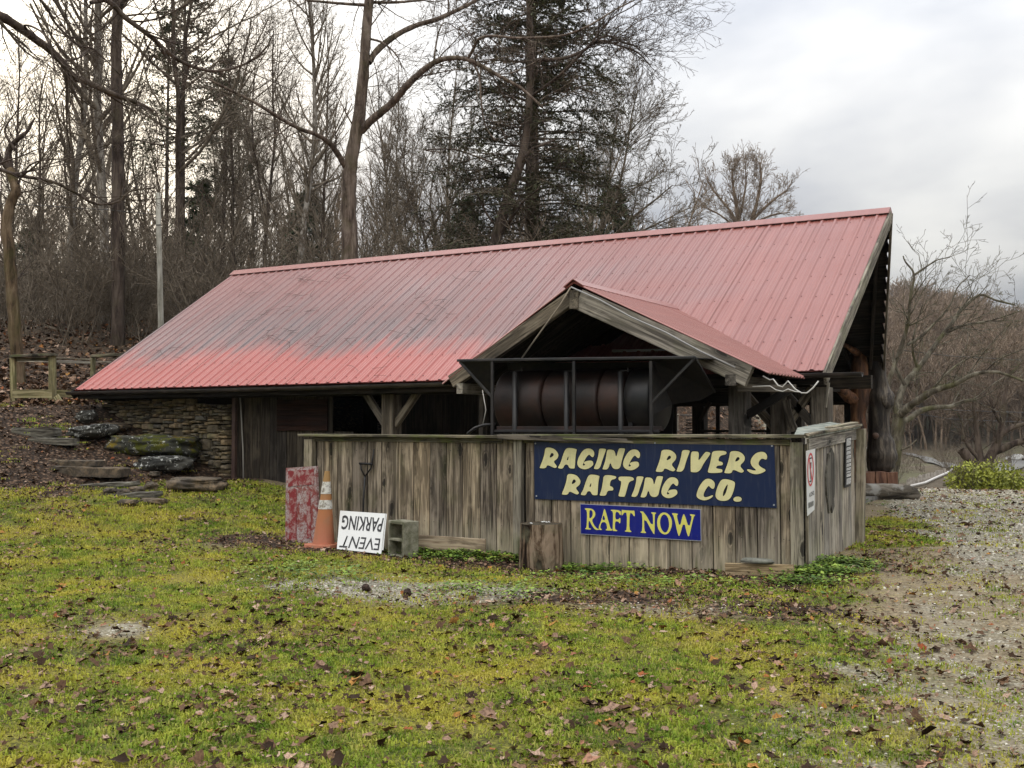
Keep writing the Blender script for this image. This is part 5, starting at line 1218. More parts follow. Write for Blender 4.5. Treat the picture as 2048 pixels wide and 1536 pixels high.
tube_obj('sawn_limb', [dep(1752, 872, DS), dep(1750, 871, DS - .36)], [.06, .05], logmat('sawn_end', (.05, .028, .020), (.09, .052, .036), (.13, .075, .05)), bp, 12)
tube_obj('hollow', [dep(1752, 693, DS), dep(1752, 693, DS - .20)], [.07, .055], BLK, bp, 10)
tube_obj('broken_tip', [dep(1760, 690, DS - .1), dep(1768, 684, DS - .15)], [.05, .03], W_SIDE, bp, 8, jit=.15, seed=1)
V, Qd = [], []
pb = dep(1752, 953, DS); g0 = Gz(pb.x, pb.y)
for k, (a, b) in enumerate(((1723, 1741), (1742, 1764), (1765, 1786))):
    pa_, pb_ = dep(a, 955, DS - .15), dep(b, 955, DS - .15); mid_ = (pa_ + pb_) / 2; wd_ = (pb_ - pa_).length
    board('base_block', (mid_.x, mid_.y, g0 + .02), (mid_.x, mid_.y, dep(1752, 943, DS).z), wd_ - .004, .5, BASEL, bp, face=(ST, -CT, 0), rag=.01)
M = Mt('lying_log_bark', .9, .2); nA = M.noise(M.wpos((2.2, 2.2, 9)), 1, 5, .65, .6); nB = M.noise(M.wpos(), 3.5, 4); c = M.ramp(nA, [(.36, (.03, .025, .02)), (.5, (.10, .085, .065)), (.64, (.24, .21, .17))]); c = M.mix(M.ramp(nB, [(.52, 0), (.62, .7)]), c, (.36, .35, .32)); M.color(c); M.bump(nA, .8, .04); LOGB = M.m
gl, dl = hit(1760, 1001); dl += .15
lg = tube_obj('fallen_log', [dep(x_, y_, dl) for x_, y_ in ((1690, 984), (1720, 984), (1745, 985), (1770, 985), (1795, 984), (1815, 985), (1830, 988), (1838, 994))], [.15, .155, .15, .155, .15, .13, .10, .05], LOGB, None, 14, True, .06, 5)
tag(lg, 'thick weathered log lying on the grass in front of the carved posts', 'log')
# what stands behind, seen through the open pavilion: landing with balusters, steps
ra = empty('back_landing', dep(1350, 870, 23.5), 'small timber stair and landing with balusters seen through the open pavilion', 'stairs')
def rb(nm, a, b, wpx, mat, d=23.5, d2=None, th=.05): return board(nm, dep(a[0], a[1], d), dep(b[0], b[1], d2 or d), wpx / F * d, th, mat, ra, face=(ST, -CT, 0))
rb('handrail', (1308, 832), (1358, 829), 3, W_SIDE); rb('bottom_rail', (1312, 862), (1358, 860), 3, W_SIDE)
for k in range(9): rb('baluster', (1311 + k * 5.6, 862), (1311 + k * 5.6, 832), 1.8, W_SIDE)
rb('stringer', (1305, 845), (1352, 872), 5, W_SIDE, 22.8, 22.8); rb('stringer', (1305, 855), (1335, 874), 3, W_SIDE, 22.6, 22.6)
rb('post', (1392, 870), (1392, 835), 4, W_SIDE); rb('handrail', (1360, 830), (1394, 831), 3, W_SIDE, 24)
for k in range(6): rb('stair_tread', (1372, 840 + k * 5.5), (1390, 840 + k * 5.5), 2.2, W_DARK, 24 - k * .1)
pl = tube_obj('leaning_limb', [dep(1588, 876, 23), dep(1600, 860, 23.3), dep(1618, 838, 24), dep(1632, 822, 24.6)], [.06, .055, .05, .03], LOGB, None, 8, True, .08, 4); tag(pl, 'broken grey limb leaning behind the pavilion between two rear posts', 'branch')

# ================================================================== TREES
def barkmat(name, a, b, c_, moss=0.0, sc_=(6, 6, 1.2), mott=.4):
    M = Mt(name, .95, .1); P = M.coord('Object', (1, 1, 1), 9); mp = M.n('ShaderNodeMapping'); M.put(P, mp.inputs['Vector']); mp.inputs['Scale'].default_value = sc_
    nA = M.noise(mp.outputs[0], 1, 5, .7, .5); nB = M.noise(P, 1.7, 5, .65)
    c = M.ramp(nA, [(.38, a), (.5, b), (.62, c_)]); c = M.mix(M.ramp(nB, [(.48, 0), (.62, mott)]), c, c_)
    if moss: c = M.mix(M.ramp(M.noise(P, 2.3, 4), [(.5, 0), (.66, moss)]), c, (.085, .085, .025))
    M.color(c); M.bump(nA, .6, .03); return M.m
BK_BIG = barkmat('brown_grey_bark', (.045, .033, .026), (.115, .086, .067), (.22, .175, .14), .25); BK_DARK = barkmat('dark_bark', (.030, .022, .018), (.070, .052, .042), (.125, .098, .078), .15)
BK_PALE = barkmat('pale_mottled_bark', (.08, .066, .054), (.17, .145, .12), (.32, .29, .25), .1, (5, 5, 3), .6); BK_TWIG = barkmat('grey_brown_twigs', (.082, .065, .047), (.148, .119, .088), (.22, .182, .138), 0)
BK_GNARL = barkmat('lichen_crusted_bark', (.040, .033, .026), (.095, .083, .062), (.21, .19, .145), .5); BK_FAR = barkmat('far_bare_wood', (.135, .094, .064), (.205, .150, .105), (.29, .225, .165), 0)
def rot_dir(d, ang, az):
    d = Vector(d); a = d.cross(Vector((0, 0, 1)))
    if a.length < .01: a = Vector((1, 0, 0))
    a.normalize(); b = d.cross(a)
    return (d * math.cos(ang) + (a * math.cos(az) + b * math.sin(az)) * math.sin(ang)).normalized()
def grow(out, p, d, L, r, lvl, rr, cf):
    """append (points, radii) branches; cf: kids per level, length ratio, angle, wander, up-tropism, tip radius"""
    n = cf.get('seg', 5) if lvl == 0 else max(2, cf.get('seg', 5) - lvl); st = L / n; pts = [tuple(p)]; rad = [r]; x, y, z = p; dx, dy, dz = d; wn_ = cf['wander']; up = cf['up'][min(lvl, len(cf['up']) - 1)]; nodes = []
    rt = max(cf['tip'], r * (.32 if lvl else .25))
    for i in range(n):
        dx += rr.gauss(0, wn_); dy += rr.gauss(0, wn_); dz += rr.gauss(0, wn_) + up; q = math.sqrt(dx * dx + dy * dy + dz * dz); dx /= q; dy /= q; dz /= q
        x += dx * st; y += dy * st; z += dz * st; t = (i + 1) / n; ri = r + (rt - r) * t; pts.append((x, y, z)); rad.append(ri); nodes.append(((x, y, z), (dx, dy, dz), ri, t))
    out.append((pts, rad, lvl))
    if lvl >= len(cf['kids']): return
    k = cf['kids'][lvl]; k = int(k) + (rr.random() < k - int(k)); s0 = cf['start'][min(lvl, len(cf['start']) - 1)]
    for j in range(k):
        t = s0 + (1 - s0) * (j + rr.random()) / k; i = min(n - 1, int(t * n)); f = t * n - i; a = pts[i]; b = pts[i + 1]; pp = (a[0] + (b[0] - a[0]) * f, a[1] + (b[1] - a[1]) * f, a[2] + (b[2] - a[2]) * f)
        dd_ = rot_dir(nodes[i][1], R(rr.uniform(*cf['ang'])), rr.uniform(0, 6.28)); rl = rad[i] + (rad[i + 1] - rad[i]) * f
        grow(out, pp, tuple(dd_), L * cf['ratio'][min(lvl, len(cf['ratio']) - 1)] * (1 - .55 * max(0, t - s0)) * rr.uniform(.7, 1.15), max(cf['tip'], rl * rr.uniform(.45, .62)), lvl + 1, rr, cf)
def branches_mesh(name, out, mat, smooth=True):
    V, Qs = [], []
    for pts, rad, lvl in out:
        sides = 8 if rad[0] > .06 else (5 if rad[0] > .025 else 3); n0 = len(V); k = len(pts); pa = None
        for i in range(k):
            a_ = pts[max(i - 1, 0)]; b_ = pts[min(i + 1, k - 1)]; dx, dy, dz = b_[0] - a_[0], b_[1] - a_[1], b_[2] - a_[2]; q = math.sqrt(dx * dx + dy * dy + dz * dz) or 1; dx /= q; dy /= q; dz /= q
            if pa is None: ax, ay, az = (dy, -dx, 0) if abs(dz) < .95 else (0, dz, -dy)
            else: ax, ay, az = pa; 
            dt = ax * dx + ay * dy + az * dz; ax -= dx * dt; ay -= dy * dt; az -= dz * dt; q = math.sqrt(ax * ax + ay * ay + az * az) or 1; ax /= q; ay /= q; az /= q; pa = (ax, ay, az)
            bx, by, bz = dy * az - dz * ay, dz * ax - dx * az, dx * ay - dy * ax; r_ = rad[i]; px_, py_, pz_ = pts[i]
            for s in range(sides):
                an = 6.2832 * s / sides; c, e_ = r_ * math.cos(an), r_ * math.sin(an); V.append((px_ + ax * c + bx * e_, py_ + ay * c + by * e_, pz_ + az * c + bz * e_))
        for i in range(k - 1):
            b0 = n0 + i * sides
            for s in range(sides): s2 = (s + 1) % sides; Qs.append((b0 + s, b0 + s2, b0 + sides + s2, b0 + sides + s))
    return quads_mesh(name, V, Qs, mat, smooth)
# ---- kinds of forest tree (unit: metres, 20 m tall, trunk radius .16)
CF_SLIM = dict(kids=[54, 7, 3.6], ratio=[.20, .45, .5], ang=(28, 62), wander=.055, up=[.0, .075, .06, .03], tip=.006, start=[.20, .2, .25], seg=12)
CF_WIDE = dict(kids=[30, 9, 5, 2.6], ratio=[.34, .45, .5, .5], ang=(30, 68), wander=.085, up=[.01, .05, .03, .02], tip=.006, start=[.32, .2, .25], seg=12)
CF_SHRUB = dict(kids=[7, 5, 3], ratio=[.5, .5, .55], ang=(18, 55), wander=.10, up=[.05, .05, .03], tip=.006, start=[.15, .2], seg=6)
CF_FARS = dict(kids=[34, 4], ratio=[.30, .5], ang=(25, 60), wander=.07, up=[.0, .10, .05], tip=.022, start=[.25, .2], seg=8)
def make_tree(kind, seed, h=20, r0=.16):
    rr = random.Random(seed); cf = dict(CF_SLIM if kind == 'slim' else CF_WIDE); out = []
    grow(out, (0, 0, -.4), (rr.uniform(-.02, .02), rr.uniform(-.02, .02), 1), h, r0, 0, rr, cf)
    if kind == 'fork':
        pts, rad, _ = out[0]; i = 4; grow(out, pts[i], tuple(Vector((rr.choice((-1, 1)) * .35, .1, 1)).normalized()), h * .6, rad[i] * .8, 0, rr, dict(cf, seg=9, kids=[20, 7, 3.5]))
    return out
def split_tree(name, out, mt, mc):
    tr = [b for b in out if b[2] == 0]; cr_ = [b for b in out if b[2] > 0]
    return branches_mesh('trunk', tr, mt), branches_mesh('crown', cr_, mc)
def pine_crown(h, rmax, seed, n=150, start=.28, droop=-.12, dens=1.0, leaf=.16):
    """evergreen: limbs carrying flat sprays of small needle-clump blades"""
    rr = random.Random(seed); out = []; LV, LQ = [], []
    for k in range(n):
        t = start + (1 - start) * (k + rr.random()) / n; z = h * t; az = rr.uniform(0, 6.283); ln = rmax * (1 - (t - start) / (1 - start)) ** .75 * rr.uniform(.55, 1.15) + .25; p = Vector((0, 0, z)); d = Vector((math.cos(az), math.sin(az), rr.uniform(.05, .35))).normalized(); pts = [tuple(p)]; rad = [.03 + .015 * (1 - t)]
        ns = 6
        for i in range(ns):
            d = (d + Vector((rr.gauss(0, .07), rr.gauss(0, .07), droop * .35 + rr.gauss(0, .05)))).normalized(); p = p + d * (ln / ns); pts.append(tuple(p)); rad.append(.028 * (1 - (i + 1) / ns) + .005)
            if i >= 1:
                for j in range(int(5 * dens)):
                    sd = rot_dir(d, R(rr.uniform(35, 80)), rr.choice((0, math.pi)) + rr.gauss(0, .45)); sl_ = ln * .16 * rr.uniform(.5, 1.3) + .12; q = Vector(pts[-1]) - d * (rr.random() * ln / ns)
                    out.append(([tuple(q), tuple(q + sd * sl_)], [.007, .004], 2))
                    for m_ in range(int(5 * dens)):
                        f = rr.uniform(.15, 1.05); c = q + sd * sl_ * f; ld = (sd + Vector((rr.gauss(0, .5), rr.gauss(0, .5), rr.gauss(0, .28)))).normalized(); w_ = ld.cross(Vector((rr.gauss(0, .3), rr.gauss(0, .3), 1))).normalized(); l_ = leaf * rr.uniform(.6, 1.4); n0 = len(LV)
                        LV += [c - w_ * l_ * .16, c + ld * l_ * .5 - w_ * l_ * .12, c + ld * l_, c + ld * l_ * .45 + w_ * l_ * .22]; LQ.append((n0, n0 + 1, n0 + 2, n0 + 3))
        out.append((pts, rad, 1))
    return out, LV, LQ
M = Mt('dark_needles', .7, .25); M.color(M.mix(M.noise(M.wpos(), 2.5, 3), M.ramp(M.noise(M.wpos(), 17, 2), [(.35, (.038, .052, .024)), (.6, (.088, .108, .050))]), (.105, .098, .050))); NEED = M.m
M = Mt('green_needles', .7, .25); M.color(M.ramp(M.noise(M.wpos(), 9, 3), [(.35, (.045, .07, .03)), (.6, (.10, .13, .06))])); NEEDG = M.m
protos = {}
for kind, seeds in (('slim', (1, 2, 3)), ('wide', (4, 5)), ('fork', (6, 7))):
    for s_ in seeds: protos[kind, s_] = make_tree(kind, s_)
tree_me = {}
for (kind, s_), out in protos.items():
    tree_me[kind, s_] = split_tree(kind, out, None, BK_TWIG)
def put_tree(px, py, d, wpx, kind, s_, mt, label, group, lean=0.0, name='bare_tree', spin=None, hs=1.0):
    """a forest tree standing at pixel column px, view depth d; wpx = trunk width in the photograph"""
    p_ = dep(px, 800, d); z = Gz(p_.x, p_.y); sc_ = wpx * d / F / .30
    o = empty(name, (p_.x, p_.y, z), label, 'tree', group); o.rotation_euler = (0, 0, 0)
    tm, cm = tree_me[kind, s_]
    key = (tm.name, mt.name)
    if key not in put_tree.cache:
        t2 = tm.copy(); t2.materials.clear(); t2.materials.append(mt); put_tree.cache[key] = t2
    for nm, me_ in (('trunk', put_tree.cache[key]), ('crown', cm)):
        c = bpy.data.objects.new(nm, me_); link(c, o)
    sp_ = rnd.uniform(0, 6.28) if spin is None else spin
    rotm = Matrix.Rotation(TH, 3, 'Z') @ Matrix.Rotation(lean, 3, 'Y') @ Matrix.Rotation(sp_, 3, 'Z')
    o.rotation_euler = rotm.to_euler(); o.scale = (sc_, sc_, sc_ * hs)
    return o
put_tree.cache = {}
def hero(name, limbs, label, trunk_mat, crown_mat, seed, cf, twig_n, group=None, dj=.8, twigL=(.8, 2.2), crown_from=1, trunk_ids=(0,)):
    """tree built on measured limbs. limbs: [(px,py,depth) ...], r0, r1, twigs per metre"""
    rr = random.Random(seed); first = limbs[0][0][0]; base = dep(*first)
    o = empty(name, base, label, 'tree', group); tr, cr_ = [], []
    for i, (pl_, r0, r1, tw) in enumerate(limbs):
        P_ = [dep(*q) for q in pl_]
        # smooth
        D_ = []
        for a in range(len(P_) - 1):
            p0, p1, p2, p3 = P_[max(a - 1, 0)], P_[a], P_[a + 1], P_[min(a + 2, len(P_) - 1)]
            for k in range(4):
                t = k / 4; D_.append(.5 * ((2 * p1) + (p2 - p0) * t + (2 * p0 - 5 * p1 + 4 * p2 - p3) * t * t + (3 * p1 - p0 - 3 * p2 + p3) * t ** 3))
        D_.append(P_[-1]); n = len(D_)
        jt = .05 * r0
        D_ = [q + Vector((rr.uniform(-jt, jt), rr.uniform(-jt, jt), rr.uniform(-jt, jt) * .5)) for q in D_]
        rad = [(r0 + (r1 - r0) * k / (n - 1)) * rr.uniform(.93, 1.07) for k in range(n)]
        (tr if i in trunk_ids else cr_).append(([tuple(q) for q in D_], rad, 0))
        L_ = sum((D_[k + 1] - D_[k]).length for k in range(n - 1)); m_ = int(L_ * tw)
        for k in range(m_):
            f = rr.uniform(.12 if i else .35, 1) * (n - 1); a = min(n - 2, int(f)); q = D_[a].lerp(D_[a + 1], f - a); dd_ = (D_[a + 1] - D_[a]).normalized()
            nd_ = rot_dir(dd_, R(rr.uniform(30, 75)), rr.uniform(0, 6.28)); nd_ = (nd_ + Vector((0, 0, cf.get('lift', .15)))).normalized()
            rb_ = min(rad[a] * .5, rr.uniform(.008, .026)); grow(cr_, tuple(q), tuple(nd_), rr.uniform(*twigL), rb_, 1, rr, cf)
    obj('trunk', branches_mesh('trunk', tr, trunk_mat), o); obj('crown', branches_mesh('crown', cr_, crown_mat), o); return o
CFT = dict(kids=[0, 5, 3, 1.5], ratio=[.5, .5, .5, .5], ang=(25, 60), wander=.10, up=[.02, .03, .02], tip=.0042, start=[.2, .2], seg=6)
def L_(*a): return list(a)
D1 = 29
hero('forked_tree', [
    ([(700, 850, D1), (700, 640, D1), (700, 520, D1), (698, 450, D1), (697, 400, D1), (700, 345, D1), (708, 290, D1), (718, 240, D1), (724, 180, D1), (729, 120, D1), (733, 60, D1), (738, 0, D1), (742, -90, D1), (748, -200, D1)], .235, .10, 1.0),
    ([(692, 335, D1), (680, 315, D1 - .2), (670, 300, D1 - .4), (660, 287, D1 - .6), (635, 270, D1 - 1), (600, 258, D1 - 1.3), (560, 236, D1 - 1.6), (510, 205, D1 - 2), (470, 185, D1 - 2.2), (430, 165, D1 - 2.5), (412, 155, D1 - 2.6)], .085, .022, 4),
    ([(722, 262, D1), (740, 243, D1 - .2), (765, 222, D1 - .4), (790, 200, D1 - .6), (815, 170, D1 - .9), (845, 142, D1 - 1.2), (875, 122, D1 - 1.4), (905, 116, D1 - 1.6), (935, 119, D1 - 1.7), (965, 133, D1 - 1.9), (1000, 153, D1 - 2.2), (1040, 175, D1 - 2.4), (1085, 215, D1 - 2.6)], .115, .03, 4),
    ([(738, 125, D1), (755, 100, D1 + .2), (790, 72, D1 + .5), (830, 52, D1 + .8), (875, 38, D1 + 1), (915, 20, D1 + 1.2), (950, 2, D1 + 1.4), (1000, -30, D1 + 1.6)], .095, .04, 4),
    ([(935, 118, D1 - 1.7), (948, 95, D1 - 2), (958, 78, D1 - 2.2), (985, 72, D1 - 2.4), (1030, 76, D1 - 2.6), (1080, 75, D1 - 2.9), (1130, 70, D1 - 3.1), (1180, 50, D1 - 3.3), (1230, 20, D1 - 3.4), (1290, -10, D1 - 3.5)], .045, .015, 3.2),
    ([(740, 78, D1), (762, 84, D1 - .2), (782, 98, D1 - .5), (796, 115, D1 - .6), (803, 135, D1 - .8)], .035, .012, 5),
    ([(868, 122, D1 - 1.4), (872, 90, D1 - 1.3), (878, 62, D1 - 1.2), (890, 45, D1 - 1.2), (915, 60, D1 - 1), (930, 90, D1 - 1)], .028, .008, 5),
    ([(733, 10, D1), (700, 8, D1 - .4), (650, 4, D1 - .7), (610, 0, D1 - 1)], .05, .03, 5),
    ([(738, 5, D1), (790, 5, D1 + .4), (850, 0, D1 + .7)], .05, .03, 5),
    ([(940, 118, D1 - 1.7), (958, 150, D1 - 1.9), (962, 200, D1 - 2), (970, 250, D1 - 2), (990, 280, D1 - 2)], .035, .012, 2.5),
    ([(880, 305, D1 + 1), (850, 300, D1 + .8), (905, 298, D1 + .6), (945, 310, D1 + .6), (985, 325, D1 + .6)], .02, .03, 2),
], 'big bare tree forking low with one limb arching far right over the roof ridge', BK_BIG, BK_BIG, 11, CFT, 2)
DR_ = 26
hero('overhanging_tree', [
    ([(-130, 1010, 14), (-128, 860, 14), (-120, 600, 14), (-100, 300, 14), (-80, 60, 14), (-70, -160, 14)], .20, .12, .4),
    ([(-85, 40, 14), (-40, 20, 14.2), (0, 32, 14.4), (28, 48, 14.6), (62, 72, 14.8), (98, 98, 15), (125, 125, 15.2), (148, 152, 15.3), (190, 172, 15.5), (235, 192, 15.7), (270, 204, 15.8), (306, 222, 16)], .075, .028, 6),
    ([(62, 72, 14.8), (50, 50, 14.6), (80, 62, 14.4), (100, 88, 14.2), (104, 110, 14.1), (112, 150, 14)], .02, .008, 6),
    ([(-60, -80, 14), (60, -60, 15), (150, -30, 15.5), (220, 5, 16), (250, 35, 16.2), (300, 72, 16.4), (335, 104, 16.6), (360, 122, 16.8), (400, 138, 17), (440, 142, 17.2), (490, 128, 17.4), (530, 98, 17.5), (545, 70, 17.6)], .055, .012, 6),
    ([(-80, 340, 14), (-20, 335, 14.3), (40, 352, 14.6), (100, 362, 14.8), (150, 385, 15), (190, 408, 15.2), (235, 404, 15.3), (262, 382, 15.4), (310, 376, 15.5)], .032, .010, 6),
    ([(160, 388, 15), (170, 420, 15), (195, 452, 15.1), (215, 475, 15.1), (228, 488, 15.2)], .014, .007, 2),
    ([(310, 222, 16), (318, 240, 16), (330, 290, 16.2), (345, 340, 16.3)], .02, .007, 2),
    ([(-60, -20, 14), (40, -30, 14.6), (90, 10, 15), (110, 45, 15.2), (155, 90, 15.4), (190, 100, 15.6), (240, 150, 15.8)], .03, .01, 6),
], 'near tree outside the left edge whose dark moss-touched limbs sweep down across the sky', BK_DARK, BK_DARK, 21, dict(CFT, tip=.0028, lift=-.1), 2, twigL=(.5, 1.5))
hero('gnarled_tree', [
    ([(40, 810, 25), (38, 760, 25), (30, 660, 25), (22, 560, 25), (18, 500, 25), (12, 450, 25), (24, 400, 25), (32, 380, 25), (20, 340, 25.2)], .16, .10, 1.2),
    ([(20, 340, 25.2), (18, 300, 25.2), (40, 275, 25), (55, 262, 25), (70, 235, 25)], .09, .02, 3), ([(20, 340, 25.2), (-10, 300, 25), (-30, 250, 25)], .07, .03, 3), ([(30, 300, 25), (10, 265, 25), (20, 240, 25), (45, 210, 25)], .04, .01, 3), ([(28, 385, 25), (60, 330, 25), (120, 318, 25), (170, 320, 25)], .03, .008, 3),
], 'crooked orange-brown tree with a broken top at the far left edge', barkmat('ochre_bark', (.04, .028, .018), (.11, .075, .045), (.19, .14, .09), .3), BK_DARK, 31, CFT, 2)
DK2 = 31
hero('straight_tree', [
    ([(236, 820, DK2), (236, 760, DK2), (236, 640, DK2), (236, 520, DK2), (236, 420, DK2), (236, 330, DK2), (235, 250, DK2), (233, 170, DK2), (233, 90, DK2), (236, 10, DK2), (238, -120, DK2), (238, -260, DK2)], .205, .13, 1.2),
    ([(235, 10, DK2), (215, 0, DK2 - .5), (180, 5, DK2 - 1)], .1, .05, 2), ([(238, 30, DK2), (245, 5, DK2 - .5), (270, -20, DK2 - 1)], .08, .04, 2),
    ([(240, 290, DK2), (270, 280, DK2), (320, 290, DK2 - .5), (350, 285, DK2 - .5)], .03, .01, 2.5),
], 'thick dark straight trunk, the tallest in the wood, left of the utility pole', BK_DARK, BK_DARK, 41, CFT, 2)
# leaning mossy trunk and its limbs in front of the hemlock
hero('leaning_tree', [
    ([(980, 830, 31), (985, 560, 31), (990, 490, 31), (1000, 450, 31), (1015, 400, 31), (1030, 355, 31), (1045, 310, 31), (1055, 250, 31), (1060, 180, 31), (1062, 100, 31), (1058, 20, 31), (1056, -120, 31)], .19, .08, 1.6),
    ([(1040, 330, 31), (1062, 300, 30.6), (1080, 292, 30.4), (1110, 280, 30.2)], .06, .03, 3), ([(1000, 470, 31), (1020, 440, 30.5), (1050, 400, 30.3), (1078, 378, 30)], .07, .02, 3), ([(1060, 195, 31), (1120, 150, 30), (1180, 90, 29.5), (1215, 72, 29.2), (1245, 84, 29), (1270, 92, 29), (1298, 118, 29)], .05, .01, 8), ([(1180, 90, 29.5), (1220, 40, 29.3), (1262, 15, 29), (1300, -10, 29)], .025, .008, 10), ([(1230, 78, 29.2), (1265, 50, 29), (1300, 30, 29), (1330, 10, 29)], .02, .007, 10), ([(1060, 120, 31), (1120, 118, 30), (1160, 105, 29.8), (1200, 82, 29.5), (1240, 92, 29.3), (1275, 105, 29.2), (1300, 130, 29)], .06, .015, 4),
    ([(1000, 460, 31), (975, 430, 31), (950, 380, 31), (930, 340, 31)], .04, .01, 3), ([(1030, 500, 31), (1050, 440, 31), (1062, 420, 31)], .03, .01, 2),
], 'mossy leaning trunk rising in front of the tall hemlock', BK_DARK, BK_DARK, 51, CFT, 2)
# hemlock
hp = dep(1062, 800, 33); hz = Gz(hp.x, hp.y); HH = 17.2
hem = empty('hemlock', (hp.x, hp.y, hz), 'tall dark hemlock towering behind the middle of the roof', 'evergreen')
out, LV, LQ = pine_crown(HH, 3.9, 77, 270, .08, -.22, 2.4, .095)
out.append(([(0, 0, -.5), (.05, 0, 5), (0, .05, 10), (0, 0, 15), (0, 0, HH)], [.27, .22, .16, .09, .03], 0))
obj('trunk', branches_mesh('trunk', [out[-1]], BK_BIG), hem, hem.location); obj('limbs', branches_mesh('limbs', out[:-1], BK_TWIG), hem, hem.location)
tag(obj('needles', quads_mesh('needles', [tuple(v) for v in LV], LQ, NEED), hem, hem.location), kind='stuff')
# pines in the wood on the left
out, LV, LQ = pine_crown(20, 4.4, 99, 66, .48, .06, 1.1, .24)
out.append(([(0, 0, -.5), (.1, 0, 6), (0, .1, 12), (.1, 0, 17), (0, 0, 20)], [.20, .17, .13, .08, .03], 0))
pm = (branches_mesh('trunk', [out[-1]], BK_DARK), branches_mesh('limbs', out[:-1], BK_TWIG), quads_mesh('needles', [tuple(v) for v in LV], LQ, NEED))
out, LV, LQ = pine_crown(9, 2.6, 98, 70, .12, -.06, 1.1, .36)
out.append(([(0, 0, -.5), (0, 0, 5), (0, 0, 9)], [.12, .08, .02], 0))
pm2 = (branches_mesh('trunk', [out[-1]], BK_DARK), branches_mesh('limbs', out[:-1], BK_TWIG), quads_mesh('needles', [tuple(v) for v in LV], LQ, NEEDG))
def put_pine(px, d, s_, label, pmm, name='pine_tree', sz=None):
    p_ = dep(px, 800, d); o = empty(name, (p_.x, p_.y, Gz(p_.x, p_.y)), label, 'evergreen'); o.rotation_euler = (0, 0, rnd.uniform(0, 6)); o.scale = (s_, s_, sz or s_)
    for nm, me_ in zip(('trunk', 'limbs', 'needles'), pmm):
        c = bpy.data.objects.new(nm, me_); link(c, o)
        if nm == 'needles': tag(c, kind='stuff')
put_pine(362, 44, .66, 'dark pine with ragged foliage just right of the utility pole', pm, sz=.70)
put_pine(445, 50, .62, 'dark pine with a broad bushy top between the pole and the roof peak', pm, sz=.60)
put_pine(330, 54, .60, 'slimmer dark pine standing behind the utility pole', pm, sz=.74)
put_pine(395, 62, .9, 'green young pine low in the wood between the two bushy pines', pm2)
put_pine(610, 60, .8, 'green young pine low behind the left end of the ridge', pm2)
put_pine(60, 66, .7, 'green young pine low at the left edge of the wood', pm2)
put_pine(930, 50, .6, 'green young pine low to the left of the hemlock', pm2)
put_pine(1230, 48, .65, 'green young pine low to the right of the hemlock', pm2)
